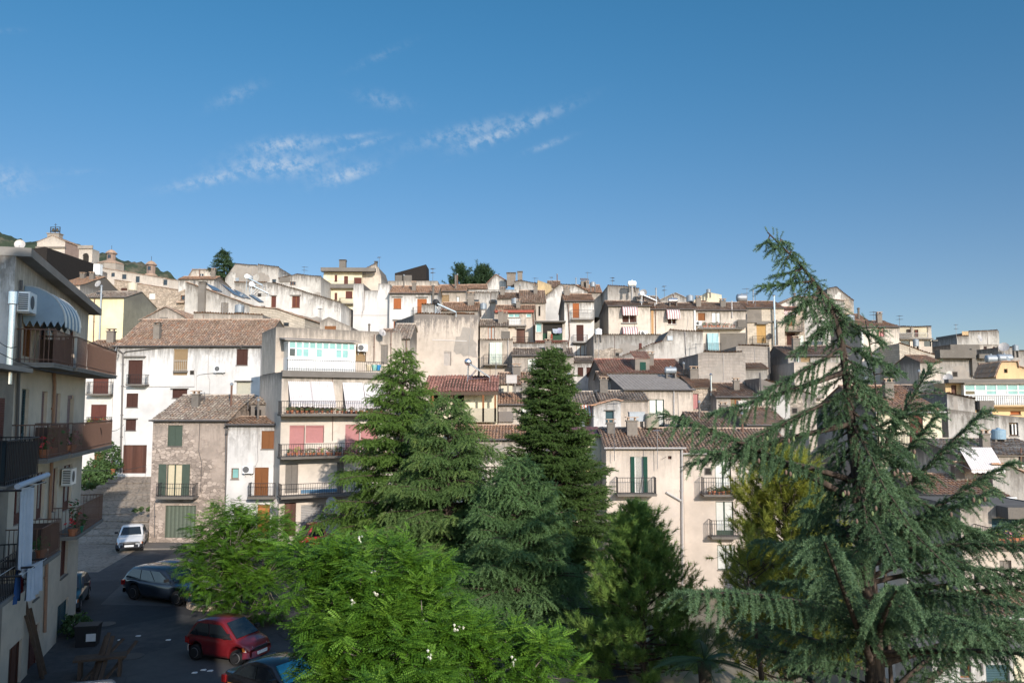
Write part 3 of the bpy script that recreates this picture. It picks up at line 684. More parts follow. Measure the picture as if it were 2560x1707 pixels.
# ------------------------------------------------------------------ second row
hM=H('blank tall block of streaked beige cement with one shuttered window',1035,1195,786,72,945,yaw=24,D=6.5,roof='flat',wall=P_stainb,tops=[(1035,787),(1040,785),(1186,786),(1195,788)],ops=[
 ('r',1109.5,878,1128,914,S_lite),('p',[(1034,790),(1033,940)],GUT,.06),('v',1080,850,1167,852,GUTL,.04,'cable_duct')],name='apartment_house')
hW=H('cream house with a grey corrugated sheet roof and dark green door frames',1561,1732,974,67,1085,yaw=6,D=12,roof='sheet',yr=938,run=6,wall=P_cream,side=P_stainb,tile=SHEET,gut=GUT,ops=[
 ('w',1579,1010,1599,1032,S_green,CURT),('f',1623.5,998,1660.5,1072,S_green,CURT),('p',[(1684,976),(1684,1070)],GUTL,.06),('b',1640,1720,1072,1042,.5,IRON,CONC)],name='village_house')
hW2=H('house under a red tiled roof with a green shuttered dormer',1506,1716,931,74,960,yaw=3,D=9,roof='front',yr=899,run=4.5,wall=P_cream2,tile=T_red,pitch=.26,ops=[
 ('bx',1588,897,1624,931,.6,2.2,P_beige,(1600,905,1614.5,925,S_green),T_red)],name='village_house')
hW3=H('cream house with a patchy orange roof hemmed in by the corrugated roof',1731,1790,968,68,1045,yaw=0,D=8,roof='front',yr=937,run=5,wall=P_stone,tile=T_orange,ops=[('d',1733,984,1746,1022,S_pink),('fl',1777,938,978,-.3,INOX,.09),('p',[(1786,975),(1788,1028)],IRONB,.05)],name='village_house')
hX3=H('cream house with an orange window frame under a mossy roof',1791,1897,992,66,1050,yaw=0,D=8,roof='front',yr=959,run=5,wall=P_cream2,tile=T_brown,gut=GUT,ops=[('w',1827,997,1852,1024,S_orange,GLASS),('p',[(1899,932),(1903,1016)],GUT,.07)],name='village_house')
hX4=H('sloping blank wall of blotched cement right of the mossy roof',1898,2040,952,67,1075,yaw=0,D=6,roof='flat',wall=P_stainb,tops=[(1898,945),(1912,950),(2040,990)],parapet=.1,ops=[],name='village_house')
hX5=H('little house with a steep tiled roof sloping down to white corrugated cladding',1868,1972,1062,59,1110,yaw=4,D=6,roof='front',yr=1019,run=3.8,wall=P_white2,side=P_dark,tile=T_brown,gut=GUT,ops=[('r',1890,1067,1952,1104,stripes('white_corrugated_cladding',C(.66,.68,.64),C(.52,.55,.51),.2)),('x',1961,1073,1982,1098,GUT)],name='village_house')
hX6=H('low house under a rough brown roof beside the dark gable',1742,1850,1073,60,1100,yaw=0,D=7,roof='front',yr=1031,run=4.5,wall=P_cream,tile=T_brown,gut=GUT,name='village_house')
hV=H('windowless block of grey rubble blocks with a mossy top edge',1745,1863,882,71,962,yaw=2,D=7,roof='flat',wall=P_greystone,side=P_dark,tops=[(1745,884),(1760,880),(1855,881),(1863,884)],name='village_house')
hU2=H('blank cement gable wall stepping up to a tile capped top',1506,1757,905,79,945,yaw=0,D=6,roof='flat',parapet=.15,wall=P_grey2,tops=[(1506,906),(1560,890),(1630,862),(1655,853),(1674,825),(1757,830)],ops=[('v',1668,840,1681,851,GALV,.15,'meter_box'),('p',[(1711,828),(1717,915)],GUTL,.02)],name='village_house')
hU=H('long cement wall with a tiled verge below the mauve awnings',1484,1652,837,90,915,yaw=0,D=9,roof='flat',parapet=.2,wall=P_grey,side=P_dark,ops=[('v',1598,858,1604,872,S_maroon,.1,'chimney_stub')],name='village_house')
hS=H('cream house with a striped green curtain hanging over its balcony',1200,1282,850,84,985,yaw=0,D=6,roof='flat',parapet=.15,wall=P_cream,ops=[('d',1226,862,1250,908,S_brown),('c',1224,1255,855,915,.5,A_green),('b',1209,1268,910,886,.9,IRON,CONC),('p',[(1270,850),(1270,930)],GUTL,.05)],name='village_house')
hRR=H('house with a low tiled roof and a sage framed balcony door behind the fir',1281,1434,889,82,985,yaw=0,D=7,roof='front',yr=871,run=3.5,wall=P_beige,tile=T_grey,gut=GUT,ops=[('f',1319,896,1343,942,S_sage,CURT),('b',1313,1362,943,920,.8,IRON,CONC),('d',1320,950,1342,975,S_maroon),('ch',1408,857,1416,876,2.0)],name='village_house')
hZ2=H('low house with a pale roof tank wall and scattered tiles',1246,1345,960,67,1005,yaw=0,D=6,roof='front',yr=932,run=3,wall=P_grey2,tile=T_brown,ops=[('v',1252,964,1281,984,CREAMP,.1,'panel')],name='village_house')
hZ3=H('house with a bright green framed glass door and worn roof tiles',1246,1420,1011,63,1085,yaw=0,D=6,roof='front',yr=983,run=3,wall=P_cream2,tile=T_orange,gut=GUT,ops=[('f',1302,1017,1334,1069,slats('leaf_green_paint',C(.16,.27,.10)),CURT),('v',1247,1028,1284,1054,P_stainb,.3,'tank_wall')],name='village_house')
hZ4=H('low house with a striped red canopy between the fir and a small white house',1415,1490,1009,62,1082,yaw=0,D=6,roof='front',yr=980,run=3.5,wall=P_beige,tile=T_grey,ops=[('a',1429,1478,1009,1033,1.0,A_red,'flat'),('d',1462,1038,1474,1064,S_rust)],name='village_house')
hZ5=H('tiny white house with a teal window and loose orange tiles',1484,1552,1016,60,1085,yaw=0,D=5,roof='shed',wall=P_white,tile=T_orange,tops=[(1484,1014),(1540,1000),(1552,1003)],ops=[('w',1514,1026,1534,1058,S_teald,S_teald),('v',1510,1024,1538,1026.5,CONC,.12)],name='village_house')
hZ6=H('house with a broad worn roof in front of the sheet roofed house',1500,1620,1000,64.5,1030,yaw=0,D=4,roof='front',yr=978,run=3,wall=P_beige,tile=T_grey,name='village_house')
# ------------------------------------------------------------------ rows behind, left half
hF=H('low cream wall house with a tiled top and a tan roller blind',484,657,783,76,860,yaw=0,D=5,roof='flat',parapet=.1,wall=P_cream,tops=[(484,782),(657,787)],ops=[('x',524,813,550,836,S_plank),('r',558,822,587,840,S_tan),('v',613,808,626,822,WHITEP,.1,'gas_box'),('x',632,811,640,819,S_maroon),('d',657.5,800,662,822,S_maroon)],name='village_house')
hI=H('low stone gable with a tiled slope running down to the right',352,486,800,79,850,yaw=0,D=7,roof='gable',wall=P_beige,tile=T_brown,tops=[(352,800),(416,768),(486,806)],ops=[('v',399,793,420,802,S_grey,.03,'vent_grille')],name='village_house')
hH2=H('pale cement house with solar panels along its sloping tiled roof',464,624,712,86,800,yaw=4,D=9,roof='shed',wall=P_grey2,tile=T_brown,tops=[(464,706),(512,722),(624,763)],ops=[('s',552.5,757,571,785,S_grey),('ch',495,707,511,775,-.5,P_dark),('ch',506,710,513,775,-.4,P_beige)],name='village_house')
hH3=H('stone shed with a sloping edge and a tiny orange window',404,466,748,88,800,yaw=0,D=7,roof='flat',parapet=.1,wall=P_stone,tops=[(404,749),(466,721)],ops=[('w',452,738,462,750,S_rust,GLASS),('v',444,754,463,758,T_brown,.4,'tile_hood')],name='village_house')
hK2=H('brick and rubble house with a curved tiled eave below the white wall',624,762,768,83,830,yaw=-6,D=8,roof='shed',wall=P_ashlar,tile=T_brown,tops=[(624,766),(690,773),(762,797)],ops=[('d',658,800,667,826,S_maroon),('w',708,806,722,815,GUT,GLASS)],name='village_house')
hJ=H('stained white house with two brown windows and a long falling roof line',665,853,705,96,822,yaw=0,D=9,roof='flat',parapet=.1,wall=P_white2,tops=[(665,705),(682,707),(735,722),(853,757)],ops=[('w',678,740,690,768,S_rust,S_maroon),('w',730,740,749.5,769,S_rust,S_maroon),('v',725,737,753,740,CONC,.08),('v',676,738,692,740,CONC,.08)],name='village_house')
hJ2=H('small white gable above the cream parapet',800,878,815,74,830,yaw=0,D=4,roof='flat',parapet=.1,wall=P_cream2,tops=[(800,803),(822,792),(878,817)],ops=[('v',812,815,840,824,S_rust,.05,'fascia')],name='village_house')
hYel=H('bright yellow house with a grey cement gable end behind the left apartment block',200,310,744,92,900,yaw=0,D=8.6,roof='front',yr=730,run=4.3,wall=P_yellow,side=P_olive,tile=T_grey,gut=GUT,ops=[('p',[(237,746),(234,860)],IRONB,.06),('fl',254,716,860,-.35,GALV,.10)],name='village_house')
hQ1=H('grey gabled house with an orange tiled roof front under the convent',140,200,713,117,745,yaw=0,D=14,roof='front',yr=693,run=7,wall=P_pinkb,side=P_dark,tile=T_orange,ops=[('p',[(186,716),(185,745)],GUT,.07)],name='village_house')
hQ2=H('dark netted shed at the top of the left roofs',48,118,625,124,700,yaw=0,D=14,roof='flat',wall=NET,tops=[(48,627),(112,617),(118,619)],name='shed')
hQ3=H('beige house with a white awning under the church',134,202,655,150,705,yaw=0,D=10,roof='flat',wall=P_stainb,tops=[(134,648),(202,660)],ops=[('d',147,664,155,678,S_maroon),('a',162,184,667,679,1.2,WHITEP,'flat')],name='village_house')
hConv=H('long stone convent with a sloping tiled roof below the domes',198,446,662,178,735,yaw=0,D=16,roof='shed',wall=P_church,tile=T_brown,tops=[(198,661),(252,670),(446,702)],over=.1,pitch=.4,ops=[('x',278,682,287,692,GLASS),('x',305,686,316,698,GLASS),('x',339,691,349,706,GLASS),('x',408,699,418,713,GLASS),('x',203,668,213,686,S_maroon)],name='convent')
hConv2=H('rubble house below the convent with a tiled top and a white window',286,448,703,160,790,yaw=0,D=7,roof='shed',wall=P_stone,tile=T_brown,tops=[(286,700),(448,726)],pitch=.4,ops=[('w',373,733,388,748,WHITEP,CURT),('x',302,720,318,727,S_brown)],name='village_house')
hK=H('cream apartment house on the skyline with brown shutters and long balconies',809,905,681,132,825,yaw=2,D=10,roof='flat',wall=P_lemon,tops=[(809,681),(905,676)],ops=[
 ('s',836.5,687.5,843,704,S_maroon),('s',836.5,732,843,750,S_maroon),('s',864,728,881,746,S_maroon),('s',864,773,881,789,S_maroon),('d',860,690,870,711,S_maroon),('s',885,694,904,711,S_maroon),
 ('v',806,712,905,722,CONC,.9,'floor_slab'),('b',806,886,713,704,.85,IRON,CONC),('b',848,886,758,745,1.0,IRON,CONC),('b',848,886,805,792,1.0,IRON,CONC),('v',805,672,940,681,CONC,1.2,'eave_slab'),('ch',848,651,864,668,2.5,P_grey2)],name='apartment_house')
hK3=H('weathered cement side block joined to the skyline apartment house',905,953,672,133,720,yaw=0,D=8,roof='flat',wall=P_cream,side=P_dark,tops=[(905,676),(938,660),(946,668),(953,690)],ops=[('ch',936,655,943,668,.5,P_grey2)],name='village_house')
hL0=H('bare white rendered house wall with two pillars rising above it',884,974,726,101,825,yaw=0,D=8,roof='flat',wall=P_white,tops=[(884,709),(909,709),(910,726),(945,726),(946,709),(974,709)],ops=[('p',[(908,728),(908,785)],GUTL,.04),('v',884,787,1010,789,GUTL,.04,'cable_duct'),('fl',923,812,826,-2,P_dark,.12)],name='village_house')
hL=H('white house with orange louvred shutters and a tiled eave',974,1094,734,100,825,yaw=0,D=8,roof='front',yr=716,run=3.2,wall=P_white,tile=T_orange,gut=GUT,ops=[('s',984,746,1003,772,S_orange),('s',1043,747,1067,785,S_orange),('s',984,803,1003,822,S_orange),('b',1031,1067,785,768,.9,IRON,CONC),('v',981,741,1007,743,CONC,.2),('v',1040,742,1070,744,CONC,.2),('v',982,799,1006,801,CONC,.2),('fl',1083,716,757,-.3,P_grey2,.16)],name='village_house')
hL2=H('cream top storey with black shade netting above the orange shutters',970,1094,702,106,735,yaw=0,D=7,roof='flat',wall=P_cream2,ops=[('v',988,688,1005,702,P_grey2,-.5,'planter'),('v',1011,688,1029,702,P_grey2,-.5,'planter')],name='village_house')
hN=H('cream house with a curtained window right of the orange shutters',1094,1164,729,106,780,yaw=0,D=8,roof='front',yr=713,run=3.5,wall=P_cream,tile=T_orange,gut=GUT,ops=[('r',1103,737,1123,757,S_tan),('w',1141,741,1149,756,GUT,CURT),('fl',1139,690,715,1.5,P_grey2,.14)],name='village_house')
hO=H('long grey cement house with two small dark windows',1162,1262,731,110,775,yaw=0,D=9,roof='flat',wall=P_grey2,ops=[('w',1164,748,1172,757,S_brown,GLASS),('w',1184,749,1197,760,GUT,GLASS),('v',1225,751,1238,757,P_cream,.4,'vent_box')],name='village_house')
hM2=H('low house with an old tiled roof behind the blank beige block',1103,1194,776,86,800,yaw=0,D=7,roof='front',yr=757,run=3.5,wall=P_cream2,tile=T_orange,ops=[('v',1140,781,1163,785,S_rust,.05,'lintel')],name='village_house')
hM3=H('low cement hut left of the black solar heater',1054,1085,761,82,800,yaw=0,D=4,roof='flat',wall=P_grey2,name='shed')
hO2=H('cream house with grey water tank ledge and a rambling tiled roof',1243,1310,747,104,775,yaw=-4,D=8,roof='front',yr=733,run=4,wall=P_cream2,tile=T_brown,name='village_house')
hO3=H('cream house with a large rust coloured tiled roof',1300,1364,757,101,800,yaw=0,D=9,roof='front',yr=727,run=5,wall=P_cream,tile=T_brown,ops=[('x',1346,765,1351,790,DARK)],name='village_house')
hP=H('house with a red fascia over a glazed veranda',1236,1335,779,93,860,yaw=-3,D=8,roof='front',yr=764,run=3.4,wall=P_cream,tile=T_orange,ops=[('w',1252,784,1266,793,WHITEP,GLASS),('w',1271,784,1299,793,WHITEP,TEALG),('w',1315,784,1328,793,WHITEP,TEALG),('v',1238,776,1335,782,plain('red_fascia',C(.30,.07,.045),.6),.35,'fascia'),('r',1271,795,1302,812,stripes('white_panel',C(.7,.7,.68),C(.6,.6,.58),.3)),('b',1268,1315,813,796,.5,IRONW,CONC),('d',1291,822,1313,857,S_plank),('b',1280,1324,857,842,.6,IRON,CONC),('v',1290,819,1314,822,CONC,.3),('p',[(1333,782),(1335,850)],IRONB,.07)],name='village_house')
hP2=H('cement house with a low roof and an orange framed grilled door',1200,1270,815,88,870,yaw=0,D=6,roof='front',yr=800,run=2.8,wall=P_cream,tile=T_grey,ops=[('w',1220,817,1237,848,S_orange,LACE),('v',1253,828,1275,847,P_grey,.04,'patch_panel')],name='village_house')
hR=H('small house with a dark open loggia full of hanging laundry',1338,1413,806,91,872,yaw=0,D=6,roof='flat',wall=P_cream,parapet=.1,ops=[('o',1340,807,1354,830,WHITEP,TEALG),('x',1357,808,1406,850,DARK),('v',1336,803,1414,806,CONC,.6,'roof_slab'),('v',1357,833,1406,850,plain('dark_green_net',C(.03,.07,.04),.9),.03,'balcony_net'),('v',1338,851,1419,855,S_maroon,.3,'cornice')],name='village_house')
hR2=H('white strip of parapet under the laundry loggia',1282,1420,858,88,890,yaw=0,D=4,roof='flat',wall=P_white2,name='village_house')
hQ=H('tall narrow grey house with stacked balconies and a lead grey gable',1411,1485,753,100,970,yaw=0,D=12,roof='front',yr=736,run=4,wall=P_white2,side=P_grey2,tile=T_orange,gut=GUT,ops=[('s',1432,758,1448,795,S_orange),('b',1428,1485,797,772,.8,IRON,CONC),('s',1441,812,1459,853,S_brown),('b',1433,1470,855,837,.7,IRON,CONC),('f',1441,861.5,1462,905,S_rust,CURT),('b',1434,1470,906,887,.7,IRON,CONC),('f',1443,912,1465,940,S_rust,CURT),('r',1440,963,1469,972,S_maroon),('p',[(1420,760),(1424,840),(1420,870)],IRONB,.07)],name='village_house')
hS1=H('ochre gable wall on the skyline with a tiled slope',1344,1382,701,126,755,yaw=0,D=8,roof='flat',wall=P_ochre,tops=[(1344,700),(1378,712),(1380,730)],parapet=.05,name='village_house')
hS1b=H('brown tiled house beside the ochre gable',1372,1402,718,128,740,yaw=0,D=7,roof='front',yr=703,run=3.5,wall=P_beige,tile=T_brown,name='village_house')
hS2=H('grey white house with a stepped gable and an orange tiled slope',1362,1470,745,118,770,yaw=0,D=9,roof='flat',parapet=.1,wall=P_white2,tops=[(1362,742),(1398,712),(1434,712),(1470,729)],ops=[('v',1408,727,1425,737,P_dark,.5,'chimney_box')],name='village_house')
hS3=H('cream house under an orange roof with an attic hut',1432,1504,731,120,760,yaw=0,D=8,roof='front',yr=713,run=3.5,wall=P_cream2,tile=T_orange,ops=[('bx',1453,702,1471,718,2.5,1.5,P_beige,(1461,707,1469,716,DARK),T_brown)],name='village_house')
hS4=H('bare grey cement block with a rusty top edge on the skyline',1519,1598,716,113,770,yaw=0,D=9,roof='flat',wall=P_grey,side=P_grey2,tops=[(1519,714),(1560,716),(1598,722)],ops=[('p',[(1580,708),(1580,752)],GUTL,.12)],name='village_house')
hT1=H('cream house with mauve striped awnings over both windows',1521,1625,765,101,845,yaw=1,D=9,roof='front',yr=753,run=3.2,wall=P_cream2,side=P_grey,tile=T_brown,gut=GUT,ops=[('a',1554,1592,767,785,.9,A_mauve),('w',1555,786,1592,807,WHITEP,S_brown),('a',1555,1592,817,838,.9,A_mauve),('v',1553,807,1593,810,CONC,.15)],name='village_house')
hT2=H('cream house with a rust streaked pipe and one mauve awning',1626,1738,773.5,102,845,yaw=0,D=9,roof='front',yr=758,run=3.4,wall=P_cream2,tile=T_brown,gut=GUT,ops=[('a',1665,1697,774,794,.9,A_mauve),('w',1669,795,1690.5,811,WHITEP,S_brown),('p',[(1638,765),(1639,838)],IRONB,.05),('p',[(1736,776),(1737,840)],WHITEP,.12),('v',1628,777,1634,835,plain('rust_streak',C(.42,.25,.12),.9),.02,'rusty_strip')],name='village_house')
hT3=H('cream house with a plant lined terrace and a pale blue striped curtain below',1739,1866,776,102.5,885,yaw=0,D=9,roof='front',yr=757,run=3.6,wall=P_cream2,tile=T_brown,gut=GUT,ops=[('w',1745,782,1763,801,S_rust,S_rust),('f',1780,781,1801,818,GUT,CURT),('b',1748,1861,820,802,.9,IRONW,CONC),('v',1840,801,1861,820,P_grey,.95,'parapet'),('d',1772,835,1796,874,S_teald),('c',1770,1798,832,876,.6,A_blue),('b',1763,1804,876,858,.8,IRON,CONC),('v',1800,832,1864,878,P_grey,.03,'cement_patch'),('p',[(1829,752),(1830,795)],GUTL,.08),('p',[(1866,785),(1866,880)],GUT,.06)],name='village_house')
hT4=H('block walled house with a teal window above a pine shuttered balcony door',1867,1960,770,104,875,yaw=0,D=9,roof='front',yr=754,run=4,wall=P_ashlar,tile=T_orange,gut=GUT,ops=[('v',1860,771,1904,803,P_cream2,.025,'render_band'),('v',1862,803,1960,807,CONC,.2),('w',1864.5,775,1884,793,S_rust,TEALG),('s',1891.6,812,1915,858,S_yel),('b',1883,1923,859,840,.8,IRON,CONC),('v',1889,807,1917,811,CONC,.5),('fl',1935,740,862,-.5,INOX,.13),('p',[(1941,800),(1943,862)],GUT,.09)],name='village_house')
hT5=H('house with a red striped terrace awning beside the steel flue',1925,2010,776,107,870,yaw=0,D=9,roof='front',yr=768,run=2,wall=P_stone,tile=T_red,ops=[('d',1936,785,1954,798,S_rust),('d',1970,788,1982,815,S_rust),('a',1928,1985,776,786,1.2,A_red,'flat'),('b',1952,2010,826,800,1.2,IRON,CONC),('s',1967,832,1988,864,S_brown),('c',1995,2010,838,868,.2,A_green)],name='village_house')
hT6=H('sloping cream house with a tiled lower roof on the skyline',1943,2110,770,113,870,yaw=0,D=10,roof='shed',wall=P_grey2,tile=T_brown,tops=[(1943,764),(1988,741),(2110,752)],ops=[('fl',1986,735,765,-.3,P_dark,.17)],name='village_house')
hT7=H('two pitched cream skyline house with a flat topped tank tower',1735,1804,752,127,770,yaw=0,D=8,roof='flat',parapet=.05,wall=P_lemon,tops=[(1735,750),(1766,731),(1776,731),(1804,737)],ops=[('w',1763,754,1771,762,GUT,GLASS),('v',1743,752,1764,754,S_maroon,.3,'fascia')],name='village_house')
hT8=H('low grey gable on the skyline behind the silver tank',1646,1718,752,132,770,yaw=0,D=8,roof='gable',wall=P_grey2,tile=T_grey,tops=[(1646,752),(1688,733),(1718,746)],name='village_house')
hT9=H('weathered brown cement block standing above the right skyline',2068,2134,722,121,810,yaw=0,D=9,roof='flat',wall=P_grey,tops=[(2068,722),(2091,718),(2134,752)],parapet=.1,name='village_house')
hD2=H('dark sided house with a wide tiled roof and a tan blind',1970,2120,889,74,985,yaw=-3,D=9,roof='front',yr=866,run=4.5,wall=P_grey2,side=P_dark,tile=T_brown,gut=GUT,ops=[('r',2002,893,2026,912,S_tan),('fl',1995,886,975,-.4,INOX,.09)],name='village_house')
hD3=H('grey stone wall house with a cracked cement face',1840,1922,865,76,935,yaw=0,D=8,roof='flat',wall=P_greystone,tops=[(1840,866),(1846,863),(1922,866)],ops=[('p',[(1922,868),(1924,935)],GUT,.07)],name='village_house')
hD4=H('small house with a patchy tiled roof under the cement wall',1862,1918,921,74,950,yaw=0,D=6,roof='front',yr=903,run=3,wall=P_dark,tile=T_brown,name='village_house')
hD5=H('cream terrace house hidden behind the tall cedar branches',1985,2130,905,72,1010,yaw=0,D=6,roof='flat',wall=P_pinkb,ops=[('d',2027,940,2034,990,S_maroon),('b',2000,2060,992,970,.6,IRON,CONC)],name='village_house')
# ------------------------------------------------------------------ right part of the town
hR1=H('cream house with pink and brown blinds behind the secondary cedar leader',2153,2247,817,96,960,yaw=2,D=8,roof='front',yr=803,run=4,wall=P_cream2,side=P_grey,tile=T_orange,gut=GUT,ops=[('w',2194,819,2211,841,S_maroon,S_pink),('w',2203,883,2217,897,S_maroon,S_maroon),('p',[(2154,825),(2156,880)],WHITEP,.12)],name='village_house')
hR2b=H('sloping block wall in pale tufa on the right hillside',2248,2346,862,91,965,yaw=0,D=9,roof='flat',parapet=.1,wall=P_ashlar,tops=[(2248,858),(2346,891)],ops=[('v',2250,904,2346,960,P_cream2,.03,'render_band')],name='village_house')
hR3b=H('cream house with two open balcony bays under a flat roof',2247,2328,817,106,880,yaw=0,D=9,roof='flat',wall=P_cream,parapet=.1,ops=[('x',2250,818,2278,844,P_lemon),('x',2284,818,2320,844,P_lemon),('w',2268,823,2276,832,S_maroon,DARK),('d',2288,824,2296,842,S_maroon),('b',2248,2280,845,832,.4,IRONW,CONC,P_grey),('b',2284,2322,845,832,.4,IRONW,CONC),('v',2245,846,2328,849,CONC,.6,'floor_slab'),('x',2310,852,2328,866,GLASS),('x',2252,852,2275,866,GLASS),('v',2330,850,2342,853,CONC,.3)],name='village_house')
hR4b=H('dark cement house with a pale parapet slab and a brick chimney',2342,2470,894,88,985,yaw=3,D=9,roof='flat',wall=P_dark,side=P_dark,ops=[('v',2337,876,2425,896,P_grey,1.0,'parapet'),('v',2437,886,2466,897,P_grey2,.8,'parapet'),('v',2425,872,2437,940,P_dark,.4,'chimney_stack'),('v',2445,905,2464,938,P_grey2,.1,'lean_to')],name='village_house')
hR5b=H('bare pink grey block with a stepped top far right on the skyline',2392,2497,838,116,890,yaw=0,D=9,roof='flat',wall=P_grey2,tops=[(2392,840),(2421,840),(2422,829),(2494,826),(2497,827)],ops=[('v',2405,828,2421,838,P_orange,.02,'brick_patch')],name='village_house')
hR6b=H('cream flat roofed house below the bare skyline block',2376,2496,861,107,900,yaw=0,D=8,roof='flat',wall=P_cream2,side=P_grey,ops=[('v',2376,861,2449,885,P_grey2,.05,'cement_band'),('d',2482,867,2488,882,S_maroon),('w',2459,866,2467,872,S_maroon,DARK)],name='village_house')
hR7b=H('brown cement ridge house at the far right edge',2495,2580,882,100,930,yaw=0,D=8,roof='flat',wall=P_grey,tops=[(2495,868),(2530,868),(2532,878),(2580,876)],name='village_house')
hR8=H('apricot house with a long glazed veranda and iron balconies',2363,2620,957,62,1040,yaw=-8,D=9,roof='flat',wall=P_orange,parapet=.1,ops=[('d',2378,962,2391,985,S_plank),('v',2360,948,2620,957,CONC,.9,'roof_slab'),('b',2412,2600,1012,991,.9,IRON,P_orange),('w',2526,1027,2552,1036,S_orange,S_orange)],name='village_house')
veranda(hR8,2412,2600,960,1012,0,.55,[GLASS,CURT,TEALG,CURT,TEALG,TEALG,CURT],sill=.75,roofover=.1)
hR8b=H(None,2490,2640,925,62,958,into=hR8,yo=4,D=4,roof='shed',wall=P_orange,upper=True,tops=[(2490,938),(2503,905),(2543,905),(2545,915),(2640,945)],tile=T_orange,base=at(2500,958,63).z,ops=[('x',2510,922,2519,932,DARK)])
hR9=H('grey white shed wall left of the apricot house',2367,2437,990,58,1040,yaw=0,D=5,roof='flat',parapet=.05,wall=P_grey2,side=P_dark,tops=[(2367,984),(2437,997)],name='village_house')  # left side painted darker for the shade it stands in
hR9b=H('dark tiled roof house behind the grey white shed',2288,2366,984,62,1030,yaw=0,D=7,roof='front',yr=964,run=3.5,wall=P_grey,tile=T_brown,name='village_house')
hR10=H('cream house with a tall brown shutter and a long tiled roof beside the cedar',2190,2353,1030,51,1160,yaw=0,D=10,roof='front',yr=965,run=5.5,wall=P_lemon,side=P_dark,tile=T_orange,gut=GUTL,ops=[('s',2274,1038,2308,1110,S_maroon),('b',2262,2345,1112,1082,.6,IRON,CREAMP)],name='village_house')
hR11=H('grey wall with a barred white window above the blue tank',2369,2640,1025,53,1110,yaw=0,D=6,roof='flat',parapet=.05,wall=P_grey2,tops=[(2369,1022),(2470,1034),(2640,1050)],ops=[('w',2523,1056,2546,1089,S_brown,GLASS),('v',2530,1060,2533,1086,WHITEP,-.06,'curtain'),('v',2538,1060,2541,1086,WHITEP,-.06,'curtain')],name='village_house')
hR12=H('house with a broad canvas awning under a grey brown tiled roof',2390,2640,1136,46,1185,yaw=0,D=7,roof='front',yr=1098,run=3.8,wall=P_cream2,tile=T_grey,ops=[('a',2396,2478,1118,1174,1.2,A_grey,'flat'),('x',2470,1138,2496,1170,DARK),('p',[(2550,1120),(2550,1170)],IRONB,.05),('w',2553,1134,2566,1165,WHITEP,GLASS)],name='village_house')
hR13=H('old house with an orange patched roof and a white gutter below the awning',2330,2525,1243,43,1310,yaw=0,D=7,roof='front',yr=1186,run=4.2,wall=P_white,tile=T_orange,gut=WHITEP,ops=[('d',2400,1262,2425,1310,S_teald)],name='village_house')
hR14=H('dark cement wall with a sloping orange roof at the right edge',2480,2600,1168,45,1235,yaw=0,D=5,roof='shed',wall=P_grey,tile=T_orange,tops=[(2480,1162),(2522,1164),(2600,1200)],name='village_house')
hR15=H('beige house with a flower filled balcony and a teal canvas screen',2400,2640,1265,37,1560,yaw=0,D=5,roof='flat',wall=P_beige,base=-9,ops=[('v',2490,1262,2640,1290,P_grey,.9,'canopy_slab'),('x',2480,1295,2545,1352,S_teald),('b',2470,2620,1358,1324,1.1,IRON,CONC),('w',2435,1430,2455,1460,WHITEP,GLASS),('d',2500,1400,2530,1470,S_grey)],name='village_house')
hR16=H('low house with broken orange tiles beneath the beige balcony',2478,2640,1540,34,1640,yaw=0,D=2.6,roof='front',yr=1480,run=2.4,wall=P_cream2,tile=T_orange,gut=GUTL,base=-9,ops=[('r',2495,1560,2525,1625,S_lite)],name='village_house')
hR17=H('white rendered house with a teal roller door at the bottom right corner',2330,2532,1640,31,1790,yaw=0,D=3,roof='flat',wall=P_white,base=-9.5,ops=[('r',2466,1661,2525,1740,S_teald),('w',2400,1655,2428,1695,S_rust,GLASS),('v',2452,1655,2457,1685,GUT,.05,'lamp_bracket')],name='village_house')
hR17b=H('cream rendered house at the right edge below the tiles',2533,2640,1625,32,1790,yaw=0,D=3,roof='flat',wall=P_lemon,base=-9.5,ops=[],name='village_house')
hR18=H('white terrace house seen through the cedar on the right',2190,2400,1270,47,1420,yaw=0,D=6,roof='flat',wall=P_white2,base=-8,ops=[('v',2185,1270,2400,1276,CONC,.3),('w',2240,1300,2275,1345,S_sage,CURT),('w',2330,1300,2360,1345,S_sage,CURT)],name='village_house')
# skyline extras
hSk1=H('grey gabled block left of the skyline cedar on the hilltop',563,697,690,129,735,yaw=0,D=9,roof='flat',wall=P_grey2,tops=[(563,695),(588,660),(642,664),(645,662),(697,668)],parapet=.1,ops=[('v',590,695,598,703,GALV,.2,'vent_box'),('w',680,698,690,706,GUT,GLASS)],name='village_house')
hSk2=H('tiny cream hut with an orange roof beside the skyline cedar',472,526,682,150,715,yaw=0,D=7,roof='gable',wall=P_cream2,tile=T_orange,tops=[(472,690),(482,674),(526,674)],ops=[('w',496,684,509,693,WHITEP,GLASS)],name='village_house')
hSk3=H('pale house with an orange tiled eave above the solar panels',447,536,698,118,745,yaw=0,D=7,roof='front',yr=692,run=2,wall=P_white2,tile=T_orange,ops=[('fl',486,704,716,-.3,GUT,.1)],name='village_house')
hSk4=H('long low cement house on the hilltop with several aerials',696,803,697,125,740,yaw=0,D=9,roof='flat',wall=P_grey2,tops=[(696,697),(742,686),(803,692)],parapet=.1,ops=[('v',700,694,726,705,P_dark,.1,'dark_panel'),('w',725,704,739,712,S_rust,GLASS)],name='village_house')
hSk5=H('plain low wall house in front of the grey skyline block',586,668,706,112,730,yaw=0,D=6,roof='flat',wall=P_grey2,ops=[],name='village_house')
hSk6=H('gabled white house with a wooden eave right of the pine trees',1218,1265,700,131,730,yaw=0,D=8,roof='gable',wall=P_white2,tile=T_red,tops=[(1218,708),(1240,686),(1265,702)],name='village_house')
